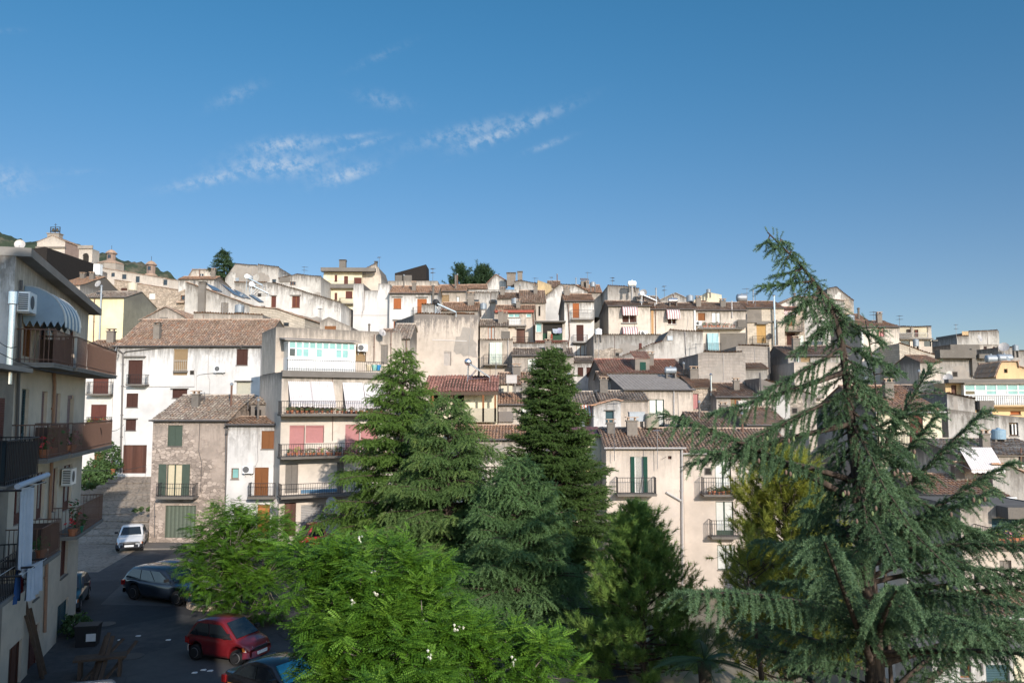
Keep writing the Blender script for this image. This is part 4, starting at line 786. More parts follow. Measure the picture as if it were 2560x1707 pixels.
hSk7=H('flat white terrace wall running below the skyline pines',1168,1290,724,120,745,yaw=0,D=7,roof='flat',wall=P_white,ops=[],name='village_house')
hSk8=H('bare grey house with twin round chimney stacks',1286,1345,706,127,735,yaw=0,D=8,roof='flat',wall=P_grey2,tops=[(1286,705),(1302,702),(1345,709)],parapet=.1,ops=[('ch',1267,683,1277,704,1,P_beige),('ch',1277,683,1289,706,1.5,P_beige),('ch',1294,680,1306,703,1,P_beige)],name='village_house')
# ------------------------------------------------------------------ church, bell tower and domes
def church():
    Y=215; h=H('stone church front with a pediment and two bells in an iron frame',93,163,607,Y,690,yaw=0,D=18,roof='gable',wall=P_church,side=P_brick,tile=T_brown,tops=[(93,605),(131,589),(163,604)],pitch=.5,name='church')
    part(h,('v',91,617,165,621,P_beige,.5,'cornice'),0)
    a,b,z0,z1=h.rect(117,584,146,592); m=MB(); m.box(a,b,.2,2.2,z0-1.2,z1,P_church); m.box(a-.2,b+.2,0,2.4,z1+.003,z1+.2,P_church); m.build('bell_pedestal',h.root)
    a,b,z0,z1=h.rect(121,565,144,584); m=MB()
    for x in (a,(a+b)/2,b): m.box(x-.09,x+.09,1,1.2,z0,z1,IRON)
    for z in (z1,z0+(z1-z0)*.42): m.box(a,b,.98,1.16,z-.1,z,IRON)
    m.tube([((a+b)/2,1.1,z1),((a+b)/2,1.1,z1+1.0)],.06,IRON,4); m.tube([((a+b)/2-.4,1.1,z1+.6),((a+b)/2+.4,1.1,z1+.6)],.05,IRON,4)
    fr=m.build('bell_frame',h.root)
    for x in (a*.72+b*.28,a*.28+b*.72):
        q=MB(); q.lathe([(.02,1.0),(.25,.95),(.3,.5),(.42,.15),(.55,0)],plain('bronze',C(.10,.085,.06),.5,.6),(x,1.1,z0+(z1-z0)*.35),12); q.build('bell',fr,True)
church()
hTow=H('square stone bell tower with a round arched opening',198,231,622,205,668,yaw=0,D=3.6,roof='flat',wall=P_church,name='bell_tower',ops=[('x',207,640,222,660)])
def arch(h,x0,x1,y0,yo=0):
    a,b,z0,z1=h.rect(x0,y0-8,x1,y0); r=(b-a)/2; c=(a+b)/2; m=MB()
    m.face([(c+r*math.cos(t),yo-.02,z0+r*math.sin(t)) for t in np.linspace(0,math.pi,12)],DARK); m.build('arch',h.root)
arch(hTow,207,222,640.2)
part(hTow,('v',196,614,233,622,P_church,.35,'cornice'),0); part(hTow,('v',200,655,230,657,P_church,.1,'sill_band'),0)
def dome(x0,x1,y0,y1,Y,lx0,lx1,ly0,ly1,label):
    c=at((x0+x1)/2,y1,Y); r=(at(x1,y1,Y).x-at(x0,y1,Y).x)/2; hz=at(0,y0,Y).z-c.z
    e=empty('dome',c,0,label,'dome'); m=MB(); m.lathe([(r*.97,-5),(r*.97,0)],P_church,n=8); m.build('drum',e)
    q=MB(); q.lathe([(r*1.02,0),(r*.8,hz*.35),(r*.35,hz*.85),(r*.2,hz)],T_orange,n=8); q.build('roof',e)
    lr=(at(lx1,0,Y).x-at(lx0,0,Y).x)/2; z1=at(0,ly0,Y).z-c.z
    l=MB(); l.lathe([(lr*.85,hz*.5),(lr*.85,z1-.9),(lr*1.15,z1-.85),(lr*1.15,z1-.6)],P_brick,n=8); L=l.build('lantern',e)
    l=MB(); l.lathe([(lr*1.1,z1-.6),(lr*.6,z1),(lr*.1,z1+.3)],T_orange,n=8); l.tube([(0,0,z1+.2),(0,0,z1+1.4)],.05,IRON,4); l.build('lantern_cap',L)
    l=MB(); l.box(-lr*.3,lr*.3,-lr*.86,-lr*.80,hz+.3,z1-1.2,GLASS); l.build('window',L)
dome(244,311,650,662,200,255,279,627,648,'red brick dome lantern on an eight sided tiled roof right of the bell tower')
dome(360,394,680,690,188,365,389,655,672,'smaller brick lantern at the right end of the convent roof')
# ------------------------------------------------------------------ black net on the netted top storey
def netshed():
    Y=112; p=[at(987,683,Y),at(1065,661,Y),at(1066,701,Y),at(987,701,Y)]
    m=MB(); f=[(q.x,q.y,q.z) for q in p]; b=[(q.x,q.y+4,q.z) for q in p]
    m.mesh(f+b,[(0,1,2,3),(7,6,5,4),(0,4,5,1),(1,5,6,2),(2,6,7,3),(3,7,4,0)],NET); e=m.build('roof_screen'); tag(e,'slanting black shade screen above the cream top storey','screen')
netshed()

hG1=H('small tiled roof house squeezed between the apartment house and the blank beige block',978,1024,846,67,930,yaw=0,D=6,roof='front',yr=811,run=3.5,wall=P_cream,tile=T_grey,ops=[('d',985,866,1002,908,S_grey),('p',[(1016,850),(1016,920)],IRONB,.04)],name='village_house')
hG2=H('narrow lean roofed hut beside the terrace air conditioner',950,979,841,68,900,yaw=0,D=5,roof='front',yr=824,run=2.4,wall=P_beige,tile=T_brown,name='village_house')
hG3=H('low tiled house with a flue behind the solar heater with the white tank',1598,1652,756,110,775,yaw=0,D=7,roof='front',yr=741,run=3.2,wall=P_beige,tile=T_grey,ops=[('fl',1640,722,745,1,GALV,.1)],name='village_house')
hG4=H('small cream house with a red tiled roof right of the brown cement block',2130,2172,803,102,840,yaw=0,D=7,roof='front',yr=786,run=3,wall=P_cream2,tile=T_orange,ops=[('fl',2146,772,795,1,P_grey2,.14)],name='village_house')
hG5=H('little white terrace house with a tiled awning below the grey cement house',1168,1216,722,118,745,yaw=0,D=5,roof='front',yr=712,run=2.4,wall=P_white,tile=T_orange,name='village_house')
hG6=H('low tiled wash house in front of the rubble block',1688,1748,940,72.5,965,yaw=0,D=5,roof='front',yr=924,run=2.6,wall=P_cream,tile=T_orange,name='village_house')
hG7=H('cream house with two brown shutters stepping down behind the long cement wall',1420,1484,905,86,985,yaw=0,D=5,roof='front',yr=893,run=2.6,wall=P_white2,tile=T_grey,ops=[('s',1444,918,1458,940,S_brown),('s',1466,918,1478,940,S_brown)],name='village_house')
hG8=H('house with a stub wall and a sagging tiled roof behind the sheet roofed house',1500,1560,948,72,985,yaw=0,D=5,roof='front',yr=930,run=3,wall=P_beige,tile=T_brown,name='village_house')
hG9=H('small tiled house between the tufa wall and the dark cement house',2300,2350,905,84,960,yaw=0,D=6,roof='front',yr=889,run=3,wall=P_cream2,tile=T_orange,ops=[('w',2318,918,2330,935,S_rust,GLASS)],name='village_house')
# ------------------------------------------------------------------ wear and small fittings on the plain walls and roofs
P_patchl=plaster('light_repair_render',C(.55,.52,.48),.2,patch=.3); P_patchd=plaster('dark_repair_cement',C(.33,.295,.26),.2,patch=.4); P_patchr=plaster('exposed_rubble',C(.40,.335,.27),.2,rubble=.9,patch=.4)
def wear(h,n,seed,cables=1,vents=1):
    g=random.Random(seed); s0,s1=h.s0,h.s1; topz=lambda s:next((a[1]+(b[1]-a[1])*(s-a[0])/max(1e-6,b[0]-a[0]) for a,b in zip(h.poly,h.poly[1:]) if a[0]-1e-6<=s<=b[0]+1e-6),h.poly[-1][1])
    for k in range(n):
        c=g.uniform(s0+.12*h.L,s1-.12*h.L); w=g.uniform(.10,.24)*h.L; zt=topz(c); hh=g.uniform(.5,1.8); cz=zt-g.uniform(.6,3.6)-hh*.3
        if any(r[0]-w*1.3<c<r[1]+w*1.3 and r[2]-hh*1.3<cz<r[3]+hh*1.3 for r in h.rects): continue
        pts=[]; m=MB(); nn=18; ph=g.uniform(0,6)
        for i in range(nn):
            t=2*math.pi*i/nn; r=1+.22*math.sin(3*t+ph)+.12*math.sin(7*t+ph*2)+g.uniform(-.07,.07); x=min(s1-.05,max(s0+.05,c+w*r*math.copysign(abs(math.cos(t))**.7,math.cos(t)))); z=cz+hh*r*math.copysign(abs(math.sin(t))**.7,math.sin(t)); z=min(z,topz(x)-.12); pts.append((x,-.006-.001*k,z))
        m.face(pts,g.choice([P_patchl,P_patchd,P_patchr,P_patchd]),[(p[0],4+zt-p[2]) for p in pts]); m.build('render_patch',h.root)
    for k in range(cables):
        x=g.uniform(s0+.1*h.L,s1-.1*h.L); m=MB(); zt=topz(x)-.1; x2=x+g.uniform(-.3,.3); m.tube([(x,-.03,zt),(x,-.03,zt-g.uniform(1,2.5)),(x2,-.03,zt-2.7),(x2,-.03,zt-g.uniform(3.2,5.5))],.022,g.choice([GUT,GUTL,IRONB]),4); m.build('wall_cable',h.root)
    for k in range(vents):
        x=g.uniform(s0+.15*h.L,s1-.15*h.L); z=topz(x)-g.uniform(.8,2.5)
        if any(r[0]-.4<x<r[1]+.4 and r[2]-.4<z<r[3]+.4 for r in h.rects): continue
        m=MB(); w=g.uniform(.18,.32); m.box(x-w,x+w,-.02,-.003,z-w,z+w,CONC); m.box(x-w*.75,x+w*.75,-.03,-.0205,z-w*.75,z+w*.75,DARK); m.build('vent',h.root)
for k,(h,n,c,v) in enumerate(((hJ,2,1,0),(hU,3,1,1),(hU2,3,2,0),(hT6,2,1,1),(hT9,2,0,1),(hSk1,3,1,0),(hSk4,2,1,0),(hV,2,1,0),(hS2,2,1,0),(hS4,2,1,1),(hX4,2,1,1),(hR2b,1,1,0),(hR4b,3,1,1),(hO,2,1,0),(hF,2,1,1),(hH2,1,1,0),(hM,2,1,0),(hR9,1,0,1),(hR11,2,1,0),(hR1,1,1,0),(hR5b,1,1,0),(hQ3,2,1,0),(hI,2,0,0),(hRR,1,1,0),(hS,1,1,1),(hP2,1,0,0),(hT3,1,1,0),(hT2,1,1,0),(hT1,1,1,0),(hW,1,1,1),(hX,1,1,0),(hX2,2,1,1),(hA,0,1,0),(hC,0,1,1),(hD,0,1,1),(hD3,2,1,0),(hL0,0,1,0),(hSk5,2,0,1),(hR15,2,1,1),(hR12,1,0,1),(hR18,1,1,0),(hY,2,1,1))): wear(h,n,700+k,c,v)
def chimneys(h,seed,n=1):
    g=random.Random(seed); hl=h.poly[0][1]
    rid=[c for c in h.root.children if c.name.startswith('roof_ridge')]
    if not rid: return
    v=rid[0].data.vertices; run=v[0].co.y; zr=v[0].co.z
    for k in range(n):
        x=g.uniform(h.s0+.1*h.L,h.s1-.1*h.L); t=g.uniform(.45,.85); y=run*t; z=hl+(zr-hl)*t; w=g.uniform(.22,.36); hh=g.uniform(.6,1.2); m=MB()
        if g.random()<.65:
            m.box(x-w,x+w,y-w*.8,y+w*.8,z-.4,z+hh,g.choice([P_beige,P_grey2,P_cream])); m.box(x-w-.06,x+w+.06,y-w*.8-.06,y+w*.8+.06,z+hh+.002,z+hh+.08,CONC)
            for q in (x-w*.8,x+w*.5): m.box(q,q+w*.3,y-w*.6,y+w*.6,z+hh+.082,z+hh+.25,T_brown)
            m.box(x-w-.08,x+w+.08,y-w*.9,y+w*.9,z+hh+.252,z+hh+.31,T_brown)
        else: m.tube([(x,y,z-.3),(x,y,z+hh+.5)],.075,g.choice([GALV,P_grey2,IRONB]),8); m.lathe([(.11,z+hh+.5),(.13,z+hh+.6),(.03,z+hh+.7)],GALV,(x,y,0),8)
        m.build('chimney',h.root)
for k,h in enumerate((hA,hB,hY,hX,hX2,hW2,hW3,hX3,hX5,hX6,hRR,hZ2,hZ3,hZ4,hZ6,hL,hN,hM2,hO2,hO3,hP,hP2,hQ,hS1b,hS3,hT1,hT2,hT3,hT4,hD2,hSk3,hR1,hR9b,hR10,hR12,hR13,hQ1,hE)): chimneys(h,900+k,1 if k%3 else 2)
# ------------------------------------------------------------------ the shaded apartment block on the left
YAW_L=107
Pc=ground_at(192,1557); uL=Vector((math.cos(R(YAW_L)),math.sin(R(YAW_L)),0))
tk=None
k40=(40-CX)/F
# point of the facade plane seen at column 40
t40=(k40*Pc.y*1.0035-Pc.x)/(-(uL.x)+k40*1.0035*uL.y)
Pn=Pc-uL*t40
P_left=plaster('warm_beige_render',C(.60,.505,.40),.6,patch=.25)
hLb=H('shaded beige apartment block on the left with brown panelled balconies and a striped awning',40,222,640,Pn.y,1600,yaw=YAW_L,D=12,roof='flat',parapet=.02,wall=P_left,side=P_white2,tops=[(40,640),(222,783)],base=-.4,ops=[
 ('w',103,978,117,1075,S_rose,S_rose),('f',52,972,70,1110,S_teald,GLASS),('w',139,983,150,1075,S_rose,S_rose),('r',167,988,183,1092,S_rose),
 ('f',92,1180,111,1296,S_maroon,LACE),('f',128,1170,143,1280,S_maroon,LACE),('f',158,1162,179,1275,S_maroon,LACE),('f',36,1192,62,1310,S_maroon,LACE),
 ('w',152,1348,169,1438,S_maroon,S_maroon),('w',84,1396,97,1494,S_maroon,S_maroon),('d',142,1506,168,1626,S_teald),('d',70,1568,96,1707,S_maroon),('d',20,1612,51,1770,S_plank),
 ('d',58,815,82,892,S_rust),('f',100,815,118,900,S_brown),('d',174,800,187,905,S_maroon),('p',[(132,770),(129,925),(131,960),(118,1300)],plain('tan_pipe',C(.35,.20,.13),.6),.055),('p',[(112,1380),(106,1580)],plain('tan_pipe',C(.35,.20,.13),.6),.055),('p',[(46,700),(34,1130)],GUT,.05)],name='apartment_block')
def left_block():
    h=hLb; D=h.D; zl,zr=h.poly[0][1],h.poly[-1][1]; L=h.L; s0,s1=h.s0,h.s1; sl=(zr-zl)/L
    z=lambda s:zl+sl*(s-s0)
    a,b=s0-.02,s1+.5; m=MB()
    m.hexa([(a,-.42,z(a)+.0),(b,-.42,z(b)+.0),(b,D+.3,z(b)),(a,D+.3,z(a))],[(a,-.42,z(a)+.27),(b,-.42,z(b)+.27),(b,D+.3,z(b)+.27),(a,D+.3,z(a)+.27)],DCONC); m.build('eave_slab',h.root)
    F1,F2,F3=[h.Z(v) for v in (4.25,7.42,10.42)]
    pan=plain('brown_balcony_panel',C(.105,.068,.054),.8)
    for (p,q,zf,pr,pa) in ((.35,3.0,F3,1.1,1.9),(3.15,s1+.02,F3,1.2,4.9),(.35,3.0,F2,1.05,1.9),(3.2,s1-.05,F2,1.15,5.0),(.2,2.6,F1,1.05,1.4),(5.7,s1-.05,F1,.9,None)):
        make_balcony(h,p,q,zf,1.05,pr,0,IRONB,DCONC,None)
        if pa:
            m=MB(); m.box(pa,q-.05,-pr+.045,-pr+.055,zf+.10,zf+.93,pan); m.box(q-.055,q-.045,-pr+.06,-.05,zf+.10,zf+.93,pan); m.build('balcony_screen',h.root)
    # striped dome awning over the top near balcony
    a,b=.95,3.25; zt,zb,pr=F3+2.5,F3+1.38,1.2; m=MB(); n=9; na=16
    P=lambda i,j:(a+(b-a)*j/na+ (0),-.03-pr*math.sin(i/n*math.pi/2),zb+(zt-zb)*math.cos(i/n*math.pi/2))
    for j in range(na):
        for i in range(n): m.face([P(i,j),P(i,j+1),P(i+1,j+1),P(i+1,j)],A_dome)
    for j in range(na):
        p,q=a+(b-a)*j/na,a+(b-a)*(j+1)/na; y=-.03-pr
        m.face([(p,y,zb),(q,y,zb),(q,y,zb-.14),((p+q)/2,y,zb-.22),(p,y,zb-.14)],A_dome)
    for s in (a,b):
        m.face([(s,-.03,zb)]+[(s,P(i,0)[1],P(i,0)[2]) for i in range(n+1)],A_dome)
        for i in range(6):
            y0,y1=-.03-pr*i/6,-.03-pr*(i+1)/6; m.face([(s,y0,zb),(s,y1,zb),(s,(y0+y1)/2,zb-.2)],A_dome)
    aw=m.build('awning',h.root); m=MB()
    for s in (a,(a+b)/2,b): m.tube([P(i,0 if s==a else (na if s==b else na//2)) for i in range(n+1)],.018,IRONW,4)
    m.build('awning_frame',aw)
left_block()
def on_left(s,z,out=0.0):
    """world point on the left facade: metres along it, height, metres in front"""
    p=hLb.P0+hLb.u*s+hLb.n*out; return Vector((p.x,p.y,z))
s_n,_=hLb.fp(-150,1000); s_e,_=hLb.fp(38,1000)
pn=hLb.P0+hLb.u*(hLb.s0-6.5)
hLn=H('lower shaded house at the left edge with a dark panelled balcony',CX+F*pn.x/(pn.y*1.0035),38,930,pn.y,1700,yaw=YAW_L,D=10,roof='flat',wall=P_left,side=P_left,base=-.4,tops=[(CX+F*pn.x/(pn.y*1.0035),800),(38,926)],parapet=.05,name='village_house',ops=[])
def left_near():
    h=hLn; s1=h.s1; zr=h.poly[-1][1]; m=MB()
    zs=9+ (1020-935)/1991*25.5
    m.box(h.s0,s1-.02,-.5,9,h.Z(zs),h.Z(zs)+.14,SHEET); m.build('roof_edge',h.root)
    make_balcony(h,s1-4.6,s1-1.5,h.Z(7.0),1.15,1.15,0,IRON,DCONC,plain('dark_blue_balcony_sheet',C(.018,.03,.038),.6))
    make_balcony(h,s1-4.6,s1-1.7,h.Z(4.0),1.1,1.1,0,IRON,DCONC)
    for z0,z1 in ((7.1,9.3),(4.1,6.2),(.4,2.8)):
        for p in (s1-1.5,s1-3.4):
            m=MB(); m.box(p-.5,p+.5,-.04,-.003,h.Z(z0),h.Z(z1),S_maroon); m.build('shuttered_window',h.root)
# neighbour is as high as its own roof only: rebuild its wall heights
bpy.data.objects.remove([c for c in hLn.root.children if c.name.startswith('wall')][0])
for c in [c for c in hLn.root.children]: bpy.data.objects.remove(c)
m=MB(); zs=9+(1020-935)/1991*25.5; m.box(hLn.s0,hLn.s1-.03,0,9,0,hLn.Z(zs),P_left); m.build('wall',hLn.root)
left_near()
# ------------------------------------------------------------------ the block the picture is taken from, behind the viewer
def own_block():
    e=empty('apartment_block',(-6,-1.6,-.5),0,'tall rendered apartment block facing the square from the south','apartment block')
    m=MB(); X0,X1=-9.5,6.3; m.box(X0,X1,-14,0,0,20.0,P_cream2); m.box(X0-.4,X1+.2,-14.4,.4,20.003,20.3,CONC); m.build('wall',e); m=MB(); m.box(1.75,3.5,-5,-.5,20.303,24.6,P_cream2); m.build('added_shade_tower',e); m=MB(); m.box(X1+.003,X1+2.2,-12,0,0,14.0,P_cream2); m.box(X1+.203,X1+2.3,-12.3,.3,14.003,14.25,CONC); m.build('added_shade_wing',e)  # unseen tower and wing added to shade the left facade and the cars
    for fl in range(6):
        for x in (-8,-5.5,-2.5,2.5,6.5):
            q=MB(); q.box(x-.6,x+.6,.003,.06,1.2+fl*3.2,3.2+fl*3.2,S_green); q.build('shuttered_window',e)
own_block()
# ------------------------------------------------------------------ ground
def ground():
    xs=np.concatenate([np.linspace(-1800,-90,24),np.linspace(-80,90,86),np.linspace(100,1800,24)])
    ys=np.concatenate([np.linspace(-200,0,8),np.linspace(4,160,79),np.linspace(170,3200,30)])
    V=[];nx=len(xs)
    for y in ys:
        for x in xs:
            z=terr(x,y)-.05
            if z>.3 : z+=random.uniform(-.25,.25)
            V.append((x,y,z))
    i,j=np.meshgrid(np.arange(nx-1),np.arange(len(ys)-1)); i=i.ravel();j=j.ravel(); a=j*nx+i
    Fc=np.stack([a,a+1,a+nx+1,a+nx],1)
    m,nt,b=newmat('dry_hillside_earth'); p=pos(nt); n1=noise(nt,p,.08,6,.6); n2=noise(nt,p,1.3,6,.65)
    c=ramp(nt,n1*.5+n2*.5,[(.3,(.13,.11,.07)),(.5,(.24,.20,.14)),(.62,(.17,.16,.09)),(.8,(.30,.26,.19))]); nt.links.new(c.k,b.inputs['Base Color']); b.inputs['Roughness'].default_value=.95
    o=np_mesh('ground',np.array(V),Fc,m); tag(o,kind='structure')
ground()
def asphalt():
    m,nt,b=newmat('worn_asphalt'); p=pos(nt); n1=noise(nt,p,.22,5,.6); n2=noise(nt,p,2.2,6,.7); n3=noise(nt,p,40,3)
    c=ramp(nt,n1*.45+n2*.4+n3*.2,[(.3,(.034,.035,.038)),(.5,(.058,.058,.060)),(.62,(.095,.092,.088)),(.75,(.14,.133,.122))])
    n4=nt.nodes.new('ShaderNodeTexVoronoi'); n4.feature='DISTANCE_TO_EDGE'; n4.inputs['Scale'].default_value=.33; nt.links.new(p.k,n4.inputs['Vector'])
    crack=(E(nt,n4.outputs[0])+noise(nt,p,3,4)*.03).lt(.022)*noise(nt,p,.3,2).gt(.5)
    c=mix(nt,crack*.6,c,(.03,.03,.03))
    vp=nt.nodes.new('ShaderNodeTexVoronoi'); vp.inputs['Scale'].default_value=.16; nt.links.new((p).k,vp.inputs['Vector']); pc=node(nt,'ShaderNodeSeparateColor',0,Color=E(nt,vp.outputs['Color'])); c=mix(nt,pc.gt(.62)*.55,c,(.030,.030,.032)); c=mix(nt,pc.lt(.2)*.4,c,(.115,.11,.10))
    nt.links.new(c.k,b.inputs['Base Color']); b.inputs['Roughness'].default_value=.88; bump(nt,b,n3+n2,.4,.01); return m
ASPH=asphalt()
m=MB()
P=[(-46,-1),(-13,-1),(-2,-1),(3,10),(4,30),(3,50),(-9,53.2),(-24.2,52.0),(-25.5,50.2),(-40,50.2),(-46,50)]
m.face([(x,y,.004) for x,y in P],ASPH); tag(m.build('square'),kind='structure')
def stone_ramp():
    m,nt,b=newmat('worn_stone_steps'); p=pos(nt); n1=noise(nt,p,.5,5,.6); n2=noise(nt,p,3,6,.7)
    v=nt.nodes.new('ShaderNodeTexVoronoi'); v.feature='DISTANCE_TO_EDGE'; v.inputs['Scale'].default_value=2.6; nt.links.new((p).k,v.inputs['Vector']); ed=E(nt,v.outputs[0]).sstep(0,.09)
    c=ramp(nt,n1*.5+n2*.55,[(.3,(.17,.13,.10)),(.5,(.29,.24,.19)),(.7,(.38,.32,.26))]); c=mix(nt,(1-ed)*.5,c,(.13,.105,.08))
    nt.links.new(c.k,b.inputs['Base Color']); b.inputs['Roughness'].default_value=.95; bump(nt,b,n2+ed,.8,.04); return m
STEP=stone_ramp()
m=MB(); N=11; Y0,Y1=53.8,67.5; zt=at(336,1183,66.5).z
xl=lambda y:-36-(y-51)*.3; xr=lambda y:-24.35-max(0,y-54)*.40 if y<62 else -27.7
m.face([(xl(44)+2,44,.008),(-22.8,44.8,.008),(-24.3,Y0,.012),(xl(Y0),Y0,.012)],STEP)
for i in range(N):
    a=Y0+(Y1-Y0)*i/N; b=Y0+(Y1-Y0)*(i+1)/N; z=zt*(i+.15)/N; z2=zt*(i+1)/N
    j=[random.uniform(-.3,.3) for _ in range(6)]
    xs=[xl(a)+(xr(a)-xl(a))*k/5 for k in range(6)]; xb=[xl(b)+(xr(b)-xl(b))*k/5 for k in range(6)]
    for k in range(5):
        zz=zt*(i)/N
        m.face([(xs[k],a+j[k],zz),(xs[k+1],a+j[k+1],zz),(xs[k+1],a+j[k+1],zz+.035),(xs[k],a+j[k],zz+.035)],STEP)
        m.face([(xs[k],a+j[k],zz+.035),(xs[k+1],a+j[k+1],zz+.035),(xb[k+1],b+.1,z2),(xb[k],b+.1,z2)],STEP)
m.face([(xl(Y1)-4,Y1,zt+.004),(-27.4,Y1,zt+.004),(-27.4,Y1+4,zt+.004),(xl(Y1)-4,Y1+4,zt+.004)],STEP)
tag(m.build('stepped_ramp'),kind='structure')
m=MB(); pts=[(-24.6,51.6),(-9.2,52.4),(-4,55),(-8,58),(-24.4,55)]
m.mesh([(x,y,0) for x,y in pts]+[(x,y,.11) for x,y in pts],[(5,6,7,8,9),(0,1,6,5),(1,2,7,6),(2,3,8,7),(4,0,5,9)],CONC); tag(m.build('pavement'),kind='structure')
for px,py,l in ((330,1640,'iron manhole cover in the asphalt left of the red car'),(262,1560,'iron manhole cover between the black crate and the estate car')):
    c=ground_at(px,py,.004); m=MB(); m.lathe([(.42,0),(.42,.012),(.36,.014)],plain('cast_iron',C(.06,.058,.055),.6,.4),n=24); o=m.build('manhole_cover'); o.location=(c.x,c.y,.006); tag(o,l,'manhole cover')
# ------------------------------------------------------------------ mountain ridge behind
def hills():
    prof=[(-500,470),(-200,500),(-60,545),(0,580),(40,596),(75,606),(120,600),(165,602),(200,612),(235,628),(270,640),(310,650),(345,657),(375,664),(400,672),(425,686),(445,697),(480,715),(560,760),(800,850)]
    def top(px):
        for (a,b),(c,d) in zip(prof,prof[1:]):
            if a<=px<=c: return b+(d-b)*(px-a)/(c-a)
        return 850
    m,nt,b=newmat('scrub_covered_mountain'); p=pos(nt); n1=noise(nt,p,.006,8,.62); n2=noise(nt,p,.03,6,.7)
    c=ramp(nt,n1*.55+n2*.45,[(.38,(.035,.055,.03)),(.5,(.055,.075,.042)),(.56,(.15,.13,.085)),(.7,(.24,.20,.14))]); nt.links.new(c.k,b.inputs['Base Color']); b.inputs['Roughness'].default_value=1; bump(nt,b,n2,.8,8)
    Yr=1700; cols=160; V=[]; rows=15
    for i in range(cols+1):
        px=-500+1300*i/cols; q=at(px,top(px),Yr); zt=q.z+random.gauss(0,2.2)
        for j in range(rows):
            t=j/(rows-1)*2-1; y=Yr+t*650; z=-40+(zt+40)*(1-abs(t)**1.25)
            if abs(t)>.01: z+=random.gauss(0,5)
            V.append((q.x*(1),y,z))
    i,j=np.meshgrid(np.arange(cols),np.arange(rows-1),indexing='ij'); a=(i*rows+j).ravel()
    o=np_mesh('hills',np.array(V),np.stack([a,a+rows,a+rows+1,a+1],1),m,smooth=True); tag(o,kind='structure')
hills()
# ------------------------------------------------------------------ cars
TYRE=plain('tyre_rubber',C(.02,.02,.021),.85); TRIM=plain('black_trim',C(.025,.025,.027),.6); LENS=plain('clear_lens',C(.62,.63,.62),.15,spec=.8); AMBER=plain('orange_lens',C(.60,.16,.03),.25); REDL=plain('red_lens',C(.35,.02,.02),.25,spec=.6)
CARGLASS=plain('car_glass',C(.018,.024,.028),.05,spec=.9); ALLOY=plain('alloy_rim',C(.50,.51,.52),.3,.8); HUBCAP=plain('grey_hubcap',C(.26,.26,.27),.5,.3); PLATE=plain('number_plate',C(.75,.75,.73),.5)
def paint(name,col): return plain(name,col,.32,.1,.04,spec=.5,coat=.8)
def lerp(a,b,t): return a+(b-a)*t
def prof(pts,x):
    if x<=pts[0][0]: return pts[0][1]
    for (a,b),(c,d) in zip(pts,pts[1:]):
        if a<=x<=c:
            t=(x-a)/(c-a); return b+(d-b)*t
    return pts[-1][1]
